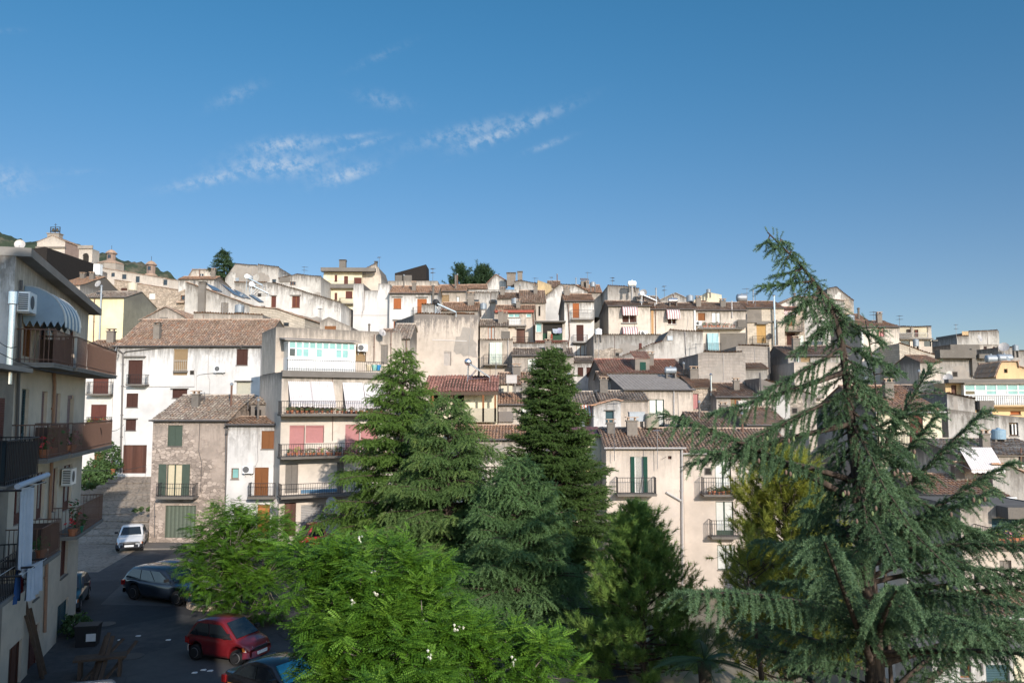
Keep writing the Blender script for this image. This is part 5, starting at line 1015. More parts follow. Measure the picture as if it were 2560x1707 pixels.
def car(name,label,loc,heading,Lc,Wc,Hc,col,deck,cab,wheels,wr=.30,rim=ALLOY,pillars=(.42,),windscreen=None,cat='car',bumper=None,trimline=None,plate=True,mirror=True):
    """deck: (x,z) outline of bonnet, waist and tail; cab: x of tail base, roof rear, roof front, screen base; x runs forward"""
    e=empty(name,loc,math.atan2(heading[1],heading[0]),label,cat)
    hw=Wc/2; n=56; xs=[-Lc/2+Lc*i/n for i in range(n+1)]; m=MB(); vs=[];K=13
    for x in xs:
        t=abs(x)/(Lc/2); w=hw*(1-.20*t**6-.05*t**2.5)
        zl=.20+.10*max(0,t-.86)/.14
        for wx in wheels:
            d=abs(x-wx)
            if d<wr+.09: zl=max(zl,wr+math.sqrt(max(0,(wr+.09)**2-d*d))-.0)
        zt=prof(deck,x)
        if zl>zt-.12: zl=zt-.12
        zm=lerp(zl,zt,.55); row=[(w*.90,zl),(w*.985,lerp(zl,zm,.35)),(w,zm),(w*.985,lerp(zm,zt,.6)),(w*.93,lerp(zm,zt,.9)),(w*.80,zt+.005),(0,zt+.045*(1-t**4)+.005)]
        full=[(y,z) for y,z in row]+[(-y,z) for y,z in row[-2::-1]]
        vs+=[(x,y,z) for y,z in full]
    fs=[]
    for i in range(n):
        for k in range(K-1): fs.append((i*K+k,i*K+k+1,(i+1)*K+k+1,(i+1)*K+k))
        fs.append((i*K+K-1,i*K,(i+1)*K,(i+1)*K+K-1))
    fs.append(tuple(range(K))); fs.append(tuple(range(n*K+K-1,n*K-1,-1)))
    m.mesh(vs,fs,col); m.build('body',e,True)
    xb0,xt0,xt1,xb1=cab; zb0,zb1=prof(deck,xb0)+.0,prof(deck,xb1)+.0; wb,wt=hw*.93,hw*.76; zr=Hc-.05
    m=MB(); side=[]
    st=[(xb0,zb0,wb*.97),(lerp(xb0,xt0,.55),lerp(zb0,zr,.62),lerp(wb,wt,.6)),(xt0,zr-.03,wt),(lerp(xt0,xt1,.3),Hc-.015,wt*1.02),(lerp(xt0,xt1,.65),Hc-.01,wt*1.02),(xt1,zr,wt),(lerp(xt1,xb1,.5),lerp(zr,zb1,.5),lerp(wt,wb,.5)),(xb1,zb1,wb*.95)]
    V=[];FF=[]
    for (x,z,w) in st:
        zb=prof(deck,x)-.05; wbb=wb
        V+=[(x,wbb,zb),(x,lerp(wbb,w,.92),lerp(zb,z,.90)),(x,w*.9,z-.004),(x,0,z+(.03 if xt0-.01<=x<=xt1-.05 else 0)),(x,-w*.9,z-.004),(x,-lerp(wbb,w,.92),lerp(zb,z,.90)),(x,-wbb,zb)]
    for i in range(len(st)-1):
        for k in range(6): FF.append((i*7+k,i*7+k+1,(i+1)*7+k+1,(i+1)*7+k))
    m.mesh(V,FF,col); m.build('cabin',e,True)
    # panes proud of the cabin
    def pane(pts,nm,mat=CARGLASS):
        c=sum((Vector(p) for p in pts),Vector())/len(pts); nrm=(Vector(pts[1])-Vector(pts[0])).cross(Vector(pts[2])-Vector(pts[0])).normalized()
        if nrm.dot(c-Vector((0,0,Hc*.5)))<0: nrm=-nrm
        q=MB(); a=[Vector(p)+nrm*.034 for p in pts]; b=[Vector(p)-nrm*.03 for p in pts]; k=len(a)
        q.mesh(a+b,[tuple(range(k)),tuple(range(2*k-1,k-1,-1))]+[(i,(i+1)%k,(i+1)%k+k,i+k) for i in range(k)],mat); return q.build(nm,e)
    f=.12
    pane([(lerp(xb1,xt1,f),-lerp(wb*.95,wt*.9,f)*.90,lerp(zb1,zr,f)),(lerp(xb1,xt1,f),lerp(wb*.95,wt*.9,f)*.90,lerp(zb1,zr,f)),(lerp(xb1,xt1,.93),wt*.82,lerp(zb1,zr,.93)),(lerp(xb1,xt1,.93),-wt*.82,lerp(zb1,zr,.93))],'windscreen',windscreen or CARGLASS)
    pane([(lerp(xb0,xt0,.2),-wb*.8,lerp(zb0,zr,.25)),(lerp(xb0,xt0,.2),wb*.8,lerp(zb0,zr,.25)),(lerp(xb0,xt0,.9),wt*.78,lerp(zb0,zr,.9)),(lerp(xb0,xt0,.9),-wt*.78,lerp(zb0,zr,.9))],'rear_window')
    cuts=[0.0]+list(pillars)+[1.0]
    for s in (-1,1):
        for a,b in zip(cuts,cuts[1:]):
            lo=lambda t:lerp(xb0+.16,xb1-.18,t); hi=lambda t:lerp(xt0+.10,xt1-.08,t); g=.025
            def P(t,up,off):
                x=(hi(t) if up else lo(t))+off; zb=prof(deck,lo(t))+.03; z=zr-.09 if up else zb; k=(z-zb)/(Hc-zb); return (x,s*lerp(wb+.0,lerp(wb,wt,.96),k),z)
            pane([P(a,0,g),P(b,0,-g),P(b,1,-g),P(a,1,g)],'side_window')
    for wx in wheels:
        for s in (-1,1):
            y=s*(hw-.11); q=MB(); q.lathe([(wr*.62,-.10),(wr*.95,-.10),(wr,-.07),(wr,.07),(wr*.95,.10),(wr*.62,.10)],TYRE,(wx,y,wr),24,'y'); w=q.build('wheel',e,False)
            q=MB(); yo=y+s*.085; q.lathe([(wr*.64,-.02),(wr*.64,.02),(wr*.56,.01)],rim,(wx,yo,wr),20,'y'); q.lathe([(wr*.14,-.01),(wr*.12,.025)],rim,(wx,yo+s*.01,wr),10,'y')
            for k in range(5):
                t=2*math.pi*k/5; c,s2=math.cos(t),math.sin(t); d=Vector((c,0,s2)); p=Vector((-s2,0,c)); o=Vector((wx,yo+s*.022,wr))
                q.mesh([o+d*wr*.1+p*.035,o+d*wr*.1-p*.035,o+d*wr*.6-p*.045,o+d*wr*.6+p*.045],[(0,1,2,3)],rim)
            q.lathe([(wr*.58,-.05),(wr*.58,-.03)],TRIM,(wx,yo,wr),16,'y'); q.build('rim',w)
    zf=prof(deck,Lc/2-.15); zt=prof(deck,-Lc/2+.15)
    bm=bumper or TRIM
    for sx,z0,z1,nm in ((1,.26,.46,'front_bumper'),(-1,.28,.50,'rear_bumper')):
        q=MB(); x=sx*(Lc/2)
        pts=[(x-sx*.22,hw*.97),(x-sx*.04,hw*.80),(x+sx*.05,hw*.45),(x+sx*.06,0),(x+sx*.05,-hw*.45),(x-sx*.04,-hw*.80),(x-sx*.22,-hw*.97)]
        A=[(p[0],p[1],z0) for p in pts]; B=[(p[0],p[1],z1) for p in pts]; Bk=[(p[0]-sx*.12,p[1]*.95,z1+.01) for p in pts]; Ak=[(p[0]-sx*.12,p[1]*.95,z0) for p in pts]; k=len(pts)
        q.mesh(A+B+Bk+Ak,[(i,i+1,i+1+k,i+k) for i in range(k-1)]+[(i+k,i+1+k,i+1+2*k,i+2*k) for i in range(k-1)]+[(i,i+1,i+1+3*k,i+3*k) for i in range(k-1)],bm); q.build(nm,e,True)
    for s in (-1,1):
        q=MB(); q.hexa([(Lc/2-.10,s*hw*.50,zf-.22),(Lc/2-.03,s*hw*.50,zf-.22),(Lc/2-.13,s*hw*.86,zf-.20),(Lc/2-.22,s*hw*.88,zf-.20)],[(Lc/2-.13,s*hw*.50,zf-.06),(Lc/2-.06,s*hw*.50,zf-.06),(Lc/2-.17,s*hw*.86,zf-.05),(Lc/2-.26,s*hw*.88,zf-.05)],LENS); h=q.build('headlight',e)
        q=MB(); q.hexa([(Lc/2-.15,s*hw*.80,zf-.19),(Lc/2-.10,s*hw*.80,zf-.19),(Lc/2-.20,s*hw*.91,zf-.18),(Lc/2-.25,s*hw*.92,zf-.18)],[(Lc/2-.18,s*hw*.80,zf-.07),(Lc/2-.13,s*hw*.80,zf-.07),(Lc/2-.23,s*hw*.91,zf-.06),(Lc/2-.28,s*hw*.92,zf-.06)],AMBER); q.build('indicator',h)
        q=MB(); q.box(-Lc/2+.0,-Lc/2+.16,min(s*hw*.72,s*hw*.90),max(s*hw*.72,s*hw*.90),zt-.30,zt-.08,REDL); q.build('tail_light',e)
        if mirror:
            q=MB(); xm=xb1-.32; zz=prof(deck,xm)+.10; q.box(xm-.06,xm+.06,min(s*(hw-.02),s*(hw+.17)),max(s*(hw-.02),s*(hw+.17)),zz,zz+.13,TRIM); q.build('wing_mirror',e)
        if trimline:
            q=MB(); q.box(-Lc*.40,Lc*.40,min(s*(hw-.0),s*(hw+.012)),max(s*(hw-.0),s*(hw+.012)),.60,.64,trimline); q.build('side_trim',e)
    if plate:
        q=MB(); q.box(Lc/2+.055,Lc/2+.075,-.26,.26,.34,.45,PLATE); q.build('number_plate',e)
    q=MB(); q.box(Lc/2-.04,Lc/2+.012,-hw*.45,hw*.45,zf-.20,zf-.10,TRIM); q.build('grille',e)
    return e
def mid(p,q,h,off):
    d=Vector((h[0],h[1],0)).normalized(); l=Vector((-d.y,d.x,0)); c=(p+q)/2+l*off; return (c.x,c.y,.012)
W_=Vector((-24.45,51.6,0)); 
car('parked_car','small white hatchback with black bumper parked nose towards the square beside the brown house',(-24.55,52.3,.06),(.36,-.93),3.75,1.58,1.40,paint('white_car_paint',C(.80,.80,.79)),[(-1.9,.80),(-1.4,.86),(.55,.88),(.8,.86),(1.5,.72),(1.88,.62)],(-1.75,-1.15,.20,.85),(-1.15,1.22),.27,HUBCAP,(.50,))
w1,w2=ground_at(331,1499),ground_at(443,1515); h_=(w2-w1)
car('parked_car','dark blue estate car with silver alloy wheels parked beside the round planter',mid(w1,w2,h_,.86),(h_.x,h_.y),4.65,1.80,1.53,paint('dark_blue_car_paint',C(.014,.022,.036)),[(-2.3,.86),(-2.1,.96),(.75,.93),(1.0,.93),(1.9,.80),(2.3,.66)],(-2.15,-1.75,.25,1.15),(-1.42,1.40),.335,ALLOY,(.34,.66),bumper=MATS['dark_blue_car_paint'])
car('parked_car','blue grey saloon half hidden behind the dark estate car and the locust leaves',(-17.0,40.9,.012),(.90,-.42),4.3,1.70,1.36,paint('blue_grey_car_paint',C(.12,.15,.20)),[(-2.15,.80),(-1.5,.88),(.7,.88),(1.0,.86),(1.8,.74),(2.1,.62)],(-1.55,-.80,.20,1.1),(-1.3,1.3),.30,ALLOY,(.48,))
w1,w2=ground_at(487,1650),ground_at(588,1665); h_=(w2-w1)
car('parked_car','dark red rounded microcar parked behind the black saloon',mid(w1,w2,h_,.70),(h_.x,h_.y),2.85,1.46,1.43,paint('dark_red_car_paint',C(.17,.012,.016)),[(-1.42,.72),(-1.3,.86),(.55,.84),(.85,.82),(1.25,.70),(1.42,.55)],(-1.36,-.98,.22,.90),(-.92,.93),.27,HUBCAP,(.48,),bumper=MATS['dark_red_car_paint'])
car('parked_car','old black saloon with a bright blue sunshade behind its windscreen',(-6.9,25.0,.012),(.84,-.54),4.1,1.62,1.38,paint('black_car_paint',C(.012,.013,.016)),[(-2.05,.84),(-1.4,.88),(.6,.86),(.9,.86),(1.75,.78),(2.02,.66)],(-1.55,-.95,.10,.78),(-1.2,1.25),.28,HUBCAP,(.48,),windscreen=plain('blue_foil_sunshade',C(.05,.36,.50),.35,.3,.5,5,.6),trimline=plain('orange_pinstripe',C(.5,.22,.05),.5))
car('parked_car','dark teal hatchback just showing past the corner of the shaded block',(-20.35,37.2,.012),(.34,-.94),3.7,1.60,1.42,paint('dark_teal_car_paint',C(.015,.05,.055)),[(-1.85,.80),(-1.4,.86),(.5,.87),(.8,.85),(1.5,.72),(1.85,.62)],(-1.7,-1.1,.2,.85),(-1.15,1.2),.28,HUBCAP,(.5,))
car('parked_car','silver hatchback at the bottom left with only its roof in view',(-11.75,22.8,.012),(-.32,.95),3.9,1.64,1.44,paint('silver_car_paint',C(.50,.51,.52)),[(-1.95,.82),(-1.5,.88),(.5,.88),(.8,.86),(1.5,.74),(1.9,.62)],(-1.8,-1.2,.2,.9),(-1.2,1.25),.29,ALLOY,(.5,))
car('three_wheeler','small bright red three wheeled van by the steel roller door',(-12.6,51.7,.12),(-.75,-.66),2.5,1.25,1.62,paint('bright_red_paint',C(.55,.015,.02)),[(-1.25,.80),(-.2,.80),(.2,.9),(.6,.84),(1.1,.70),(1.25,.55)],(-.55,-.35,.35,.95),(-.8,.75),.22,HUBCAP,(),cat='van',plate=False)
# ------------------------------------------------------------------ things standing in the square
def planter():
    c=ground_at(530,1512); e=empty('round_planter',(c.x,c.y,0),0,'low round planter ring of rough stones beside the estate car','planter'); m=MB()
    n=26
    for k in range(n):
        t=2*math.pi*k/n; dt=2*math.pi/n*.44; r0,r1=.86,1.10+random.uniform(-.03,.03); h=.24+random.uniform(-.03,.03)
        pts=[(r0*math.cos(t-dt),r0*math.sin(t-dt)),(r1*math.cos(t-dt),r1*math.sin(t-dt)),(r1*math.cos(t+dt),r1*math.sin(t+dt)),(r0*math.cos(t+dt),r0*math.sin(t+dt))]
        m.hexa([(x,y,0) for x,y in pts],[(x*.98,y*.98,h) for x,y in pts],P_stone)
    m.lathe([(1.0,.0),(1.0,.17)],CONC,n=26); m.build('stone_ring',e); q=MB(); q.lathe([(.86,.05),(.86,.18),(.4,.22)],plain('planter_soil',C(.09,.07,.05),1),n=24); q.build('soil',e)
    return c
PLC=planter()
def bench():
    c=ground_at(597,1560); e=empty('park_bench',(c.x,c.y,0),R(-20),'pale stone bench under the locust tree','bench')
    m=MB(); m.box(-.9,.9,-.25,.25,.40,.48,CONC); m.build('seat',e)
    for x in (-.65,.65): m=MB(); m.box(x-.1,x+.1,-.2,.2,0,.40,CONC); m.build('leg',e)
bench()
def crate():
    c=ground_at(219,1612); e=empty('black_crate',(c.x,c.y,0),R(12),'black box with a pale label standing by the shaded block','crate')
    m=MB(); w=.40; m.hexa([(-w*.85,-w*.7,0),(w*.85,-w*.7,0),(w*.85,w*.7,0),(-w*.85,w*.7,0)],[(-w,-w*.8,.72),(w,-w*.8,.72),(w,w*.8,.72),(-w,w*.8,.72)],TRIM); m.box(-w*1.05,w*1.05,-w*.86,w*.86,.722,.79,TRIM); m.build('bin',e)
    q=MB(); q.box(.02,.36,-.33,-.315,.22,.50,PLATE); q.build('paper_label',e)
crate()
def planks():
    c=ground_at(238,1690); n=0
    for k,(px,py,l,a,t) in enumerate(((228,1700,1.5,80,52),(238,1702,1.6,84,54),(249,1704,1.55,86,50),(262,1700,1.6,60,35),(205,1705,1.9,60,30))):
        q=ground_at(px,py); m=MB(); m.box(-.06,.06,-.02,.02,0,l,WOODD); o=m.build('timber_plank'); o.location=(q.x,q.y,.02); o.rotation_euler=(R(-(90-t)),0,R(a-80)); tag(o,'weathered plank leaning in the scrap pile at the foot of the block','plank','planks in the scrap pile')
    m=MB(); q=ground_at(250,1690); m.box(-.8,.8,-.3,.3,.60,.68,WOODD); 
    e=empty('work_trestle',(q.x,q.y,0),R(20),'dark wooden trestle table holding up the scrap planks','trestle'); m.build('table_top',e)
    for x in (-.6,.6): m=MB(); m.box(x-.05,x+.05,-.25,.25,0,.60,WOODD); m.build('leg',e)
    for k,(s,l,d) in enumerate(((3.1,2.6,.55),(3.4,2.3,.6),(3.7,2.5,.5),(2.9,2.2,.65))):
        p=on_left(s,0.02,d); o=MB(); o.box(-.05,.05,-.02,.02,0,l,WOODD); o=o.build('leaning_board'); o.location=p; o.rotation_euler=(0,R(-13-k),R(17)); tag(o,'dark board leaning against the wall between the ground floor doors','board','boards leaning on the block')
planks()
def litter():
    for px,py in ((486,1682),(508,1675),(525,1677),(345,1590),(300,1600),(420,1600)):
        c=ground_at(px,py); m=MB(); m.hexa([(-.09,-.05,0),(.09,-.06,0),(.1,.05,0),(-.08,.06,0)],[(-.07,-.04,.03),(.08,-.05,.02),(.08,.04,.035),(-.06,.05,.02)],WHITEP); o=m.build('paper_scrap'); o.location=(c.x,c.y,.01); tag(o,'pale scrap of litter lying on the asphalt','litter','scraps of litter on the square')
litter()
# ------------------------------------------------------------------ roof furniture: tanks, solar heaters, aerials, dishes, air conditioners
def tank(kind,px0,px1,y0,y1,Y,label,mat=GALV,legs=.8):
    c=at((px0+px1)/2,y1,Y); w=at(px1,y1,Y).x-at(px0,y1,Y).x; h=at(0,y0,Y).z-c.z; e=empty('water_tank',(c.x,c.y,c.z),0,label,'water tank'); m=MB()
    if kind=='v':
        r=w/2; p=[(r*.9,0),(r,.04*h)]
        for i in range(1,8): p+=[(r,h*.9*i/8-.012),(r*.975,h*.9*i/8),(r,h*.9*i/8+.012)]
        p+=[(r,h*.88),(r*.8,h*.97),(r*.3,h)]; m.lathe(p,mat,n=20)
        q=MB(); q.lathe([(r*.3,h-.02),(r*.3,h+.06),(r*.1,h+.08)],mat,n=12); body=m.build('body',e,False); q.build('lid',e)
    elif kind=='h':
        r=h/2; p=[(r*.05,-w/2),(r*.7,-w*.47),(r,-w*.40)]+[(r*(1 if i%2 else .965),-w*.36+w*.72*i/8) for i in range(9)]+[(r,w*.40),(r*.7,w*.47),(r*.05,w/2)]
        m.lathe(p,mat,(0,0,r),18,'x'); m.build('body',e,True); q=MB(); q.tube([(0,0,2*r-.03),(0,0,2*r+.10)],.09,mat,8); q.build('lid',e)
    else:
        m.box(-w/2,w/2,-w*.35,w*.35,0,h,mat); m.box(-w/2-.03,w/2+.03,-w*.35-.03,w*.35+.03,h+.003,h+.05,mat); m.build('body',e)
    q=MB()
    for x in (-w*.35,w*.35): q.box(x-.06,x+.06,-w*.28,w*.28,-legs,-.003,CONC)
    q.build('support',e)
for t in (('v',587,610,762,782,84,'galvanised tank on the wall top left of the tiled stone house'),('c',230,252,662,688,148,'white cube tank below the convent roof',WHT),('v',320,342,707,727,112,'stout cream plastic tank above the yellow house',CREAMP),
    ('h',97,125,660,672,118,'small horizontal tank beside the netted shed'),('v',1278,1296,746,760,102,'blue grey tank on a ledge under the brown tiled roofs'),('v',1200,1217,758,774,97,'silver tank behind the beige cement block'),('v',1475,1489,705,717,118,'dull grey tank beside the attic hut'),
    ('h',1569,1591,702,716,111,'white horizontal tank with a flue in front',WHT),('h',1670,1694,745,758,104,'shiny steel tank among the skyline aerials',INOX),('v',1716,1734,738,755,106,'ribbed grey tank standing alone on the cream ridge'),('h',1841,1868,735,754,108,'large grey tank on the ridge beside the tall aerial'),
    ('v',1766,1777,723,732,126,'tiny tank on top of the two pitched house'),('h',1661,1692,917,934,72,'pale blue horizontal tank on the red roofed house'),('v',1487,1505,822,837,90,'white drum at the end of the cement wall',WHT),('c',1572,1610,1031,1053,56,'square grey tank standing on legs before the green doors'),
    ('c',1844,1873,1003,1022,62,'pale box tank on the mossy roof ridge',GUTL),('v',2115,2136,788,803,97,'grey tank behind the cedar top'),('h',2464,2492,887,907,78,'left one of the two dark grey tanks above the apricot house'),('h',2492,2531,885,905,78,'large right hand grey tank above the apricot house'),
    ('v',2480,2513,1072,1098,49,'light blue ribbed tank in front of the grey wall',plain('light_blue_tank',C(.25,.36,.44),.5)),('v',2283,2297,848,866,100,'slim grey tank under the balcony bays'),('v',1437,1462,1040,1066,59,'grey drum under the red striped canopy',GALV),('v',2532,2546,862,877,98,'small grey tank on the brown ridge house'),('c',1266,1292,939,958,64,'square white cistern on the low tiled roof',GUTL),
    ('c',2443,2478,1003,1024,58,'grey box tank hanging before the apricot house',P_grey2)):
    tank(*t[:7],*(t[7:]))
def tarp():
    c=at(1629,1069,55.5); e=empty('covered_tank',c,0,'tank wrapped in a dirty beige tarpaulin next to the square grey tank','water tank'); m=MB(); w,h=.44,.95
    n=10; vs=[];fs=[]
    for i in range(6):
        for k in range(n):
            t=2*math.pi*k/n; r=w*(1-.12*(i/5)**3+random.uniform(-.05,.05)); vs.append((r*1.1*math.copysign(abs(math.cos(t))**.6,math.cos(t)),r*math.copysign(abs(math.sin(t))**.6,math.sin(t)),h*i/5+random.uniform(-.02,.02)))
    for i in range(5):
        for k in range(n): fs.append((i*n+k,i*n+(k+1)%n,(i+1)*n+(k+1)%n,(i+1)*n+k))
    fs.append(tuple(range(5*n,6*n))); m.mesh(vs,fs,plain('dirty_tarpaulin',C(.33,.29,.23),.85,var=.3)); m.build('tarpaulin',e,True); q=MB(); q.lathe([(.04,-.8),(.04,.03),(.06,.03)],IRON,n=6); q.build('support',e)
tarp()
def solar(c,w,a,tankmat,panelmat,label,tilt=28,rz=0,tr=.26,n=2):
    e=empty('solar_water_heater',c,R(rz),label,'solar heater'); t=R(tilt); L=1.9
    # panels slope down towards +x, tank on the high end at x=0
    for i in range(n):
        m=MB(); y0=-w/2+w*i/n+.03; y1=-w/2+w*(i+1)/n-.03; h=L*math.sin(t)
        m.hexa([(.1,y0,h+.1),(.1+L*math.cos(t),y0,.1),(.1+L*math.cos(t),y1,.1),(.1,y1,h+.1)],[(.14,y0,h+.18),(.14+L*math.cos(t),y0,.18),(.14+L*math.cos(t),y1,.18),(.14,y1,h+.18)],INOX)
        o=m.build('solar_panel',e); q=MB(); q.hexa([(.24,y0+.05,h+.128),(.06+L*math.cos(t),y0+.05,.205),(.06+L*math.cos(t),y1-.05,.205),(.24,y1-.05,h+.128)],[(.25,y0+.05,h+.15),(.07+L*math.cos(t),y0+.05,.225),(.07+L*math.cos(t),y1-.05,.225),(.25,y1-.05,h+.15)],panelmat); q.build('glass',o)
    m=MB(); h=L*math.sin(t)+.32; p=[(tr*.1,-w/2),(tr*.8,-w*.48),(tr,-w*.44),(tr,w*.44),(tr*.8,w*.48),(tr*.1,w/2)]; m.lathe(p,tankmat,(-.05,0,h),18,'y'); m.build('storage_tank',e,True)
    m=MB()
    for y in (-w*.35,w*.35): m.tube([(-.1,y,-.5),(-.05,y,h-tr)],.03,INOX,5); m.tube([(-.1,y,0),(.1+L*math.cos(t),y,.08)],.03,INOX,5); m.tube([(.1+L*math.cos(t),y,-.3),(.1+L*math.cos(t),y,.1)],.03,INOX,5); m.tube([(0,y,.05),(.6,y,h*.55)],.025,INOX,5)
    m.build('stand',e)
solar(at(1172,948,63.6),1.7,0,INOX,PANELL,'silver solar water heater on the rose tiled roof',33,0,.27)
solar(at(1092,786,73.6),1.5,0,TRIM,PANEL,'black solar water heater on top of the blank beige block',24,0,.27)
solar(at(1604,757,102.2),1.8,0,WHT,PANEL,'solar heater with a white tank at the end of the tiled ridge',24,0,.3)
solar(at(632,738,90.0),1.6,0,WHT,PANELL,'white tanked solar heater tilted beside the white house',26,8,.3)
solar(at(622,718,92.0),1.6,0,WHT,PANELL,'second white tanked solar heater above the sloping tiles',26,0,.3,1)
def panels():
    Q=[((515,710),(539,720),(556,731),(533,727.5),'upper left flat solar panel by the tall chimneys'),((553,712),(579,725),(612,748),(584,738),'longest flat solar panel down the tiled slope'),((584,725),(612,737),(627,749),(603,744),'third flat solar panel on the tiled slope'),((622,739),(635,740),(660,757),(648,757),'lowest flat solar panel beside the white tanks')]
    for k,(a,b,c,d,l) in enumerate(Q):
        Y=87.2; A,B,Cc,D=at(*a,Y+1.9),at(*b,Y+1.6),at(*c,Y),at(*d,Y+.1); up=Vector((0,-.04,.09)); m=MB(); m.hexa([D,Cc,B,A],[D+up,Cc+up,B+up,A+up],INOX); o=m.build('solar_panel_row'); tag(o,l,'solar panel','solar panels on the tiled slope')
        q=MB(); ctr=(A+B+Cc+D)/4; f=lambda p:ctr+(p-ctr)*.93; u1,u2=up*1.05,up*1.3; q.hexa([f(D)+u1,f(Cc)+u1,f(B)+u1,f(A)+u1],[f(D)+u2,f(Cc)+u2,f(B)+u2,f(A)+u2],PANELL); q.build('glass',o)
panels()
AER=plain('aerial_metal',C(.20,.20,.21),.5,.6)
def aerial(px,y0,y1,Y,label,n=6,rz=30,mast=.03,two=False):
    b=at(px,y1,Y); h=at(px,y0,Y).z-b.z; e=empty('tv_aerial',b,R(rz),label,'aerial','television aerials on the roofs'); m=MB(); m.tube([(0,0,-.3),(0,0,h)],mast,AER,5); m.build('mast',e)
    for lv in ([h-.12] if not two else [h-.12,h*.62]):
        m=MB(); L=1.0; m.tube([(-.3,0,lv),(L-.3,0,lv+.05)],.018,AER,4)
        for i in range(n): x=-.28+L*i/n; w=.32-.03*i; m.tube([(x,-w,lv+.05*i/n),(x,w,lv+.05*i/n)],.013,AER,4)
        m.build('yagi_array',e)
for k,(px,y0,y1,Y,two,lab) in enumerate(((1469,680,705,119,False,'aerial standing on the attic hut'),(1531,693,716,113,True,'double aerial on the bare cement block'),(1661,714,745,112,True,'aerial rising behind the white tanked solar heater'),(1868,720,756,106,True,'tall double aerial beside the large ridge tank'),(1889,732,760,104,False,'aerial leaning over the right end of the ridge'),
    (1947,662,650,115,False,None),(948,642,672,132,False,'aerial on the side block of the skyline apartment house'),(760,666,692,125,True,'rusty double aerial on the long low hilltop house'),(709,676,697,126,True,'aerial at the left end of the long hilltop house'),(1082,670,702,105,True,'aerial among chimneys beside the netted storey'),
    (1337,694,705,127,False,'small aerial on the bare grey house'),(1378,692,702,127,False,'aerial over the ochre gable'),(2185,778,803,97,True,'aerial left on the orange tiled cedar side house'),(2249,788,816,104,True,'aerial between the pink blind house and the balcony bays'),(2391,810,842,116,True,'aerial on the left corner of the bare skyline block'),
    (537,798,834,78,False,'aerial in front of the cream wall house'),(510,980,1010,57,True,'aerial on the white narrow house by the cream roller'),(620,985,1012,56,True,'crossed aerial before the cream roller shutter'),(1240,905,950,64,True,'white bent aerial by the rose tiled roof'),(1282,912,945,66,False,'aerial on the low white walled house'),
    (1536,1005,1140,51.5,False,'long thin mast rising in front of the peach house'),(1644,1072,1160,51.6,False,'leaning bare mast on the peach house roof'),(1856,1022,1085,58,False,'mast in front of the little dark gable'),(2229,935,958,70,False,'aerial between the tufa wall and the tiled roof'),(1497,840,905,80,False,'mast beside the dark lane'),
    (800,770,800,90,False,'small bracket aerial on the stained white house'),(1741,858,920,78,False,'bracket mast on the rubble wall'),(2420,690,640,0,False,None))):
    if lab: aerial(px,y0,y1,Y,lab,6,25+37*k%120,.028 if Y>60 else .022,two)
def dish(px,py,Y,r,label,face=(-.3,-.9,.35),mat=GUTL,arm=True):
    c=at(px,py,Y); e=empty('satellite_dish',c,0,label,'satellite dish'); d=Vector(face).normalized(); q=d.to_track_quat('Z','Y').to_matrix()
    m=MB(); P=[]; n=16
    vs=[];fs=[]
    for i in range(4):
        rr=r*i/3+.001
        for k in range(n): t=2*math.pi*k/n; vs.append(tuple(q@Vector((rr*math.cos(t),rr*math.sin(t),.22*r*(i/3)**2))))
    for i in range(3):
        for k in range(n): fs.append((i*n+k,i*n+(k+1)%n,(i+1)*n+(k+1)%n,(i+1)*n+k))
    m.mesh(vs,fs,mat); m.build('reflector',e,True); s=MB(); s.tube([tuple(q@Vector((0,-r*.9,.1*r))),tuple(q@Vector((0,-.1*r,r*.8)))],.012,AER,4); s.ball(tuple(q@Vector((0,-.1*r,r*.8))),.04,GUTL,1,6,4); s.build('feed_arm',e)
    b=MB(); b.tube([(0,0,-.02),tuple(-d*.25),(0,.25,-.6)],.025,AER,5); b.build('bracket',e)
for a in ((246,710,93,.42,'dish on a pole against the yellow house'),(1608,734,111,.62,'white dish at the rusty end of the cement block',(-.5,-.8,.3)),(1924,842,103,.45,'dark dish on the pine shutter balcony',(-.7,-.6,.3),GUT),(955,832,57,.28,'pale dish on the cream house parapet',(.6,-.7,.4)),(827,1259,51.5,.42,'grey dish over the ground floor by the red van',(.7,-.6,.3)),
    (693,1258,52.2,.30,'small dish between white house and apartment house',(.5,-.8,.2)),(290,880,66,.5,'white dish on the corner of the long white house',(-.8,-.5,.3)),(2316,970,62,.55,'dark dish on the tiled roof behind the cedar',(-.4,-.8,.3),GUT),(2520,905,70,.5,'grey dish beside the two tanks',(.6,-.7,.3),GALV),(2448,845,108,.5,'dish on the cream flat roofed house',(.5,-.8,.3)),(2510,868,98,.6,'bent white dish frame on the ridge house',(-.5,-.7,.4)),
    (2370,945,70,.4,'small dish on the dark cement ledge',(-.5,-.8,.3)),(50,612,110,.7,'round dish on the far left roof',(.3,-.9,.2))): dish(*a)
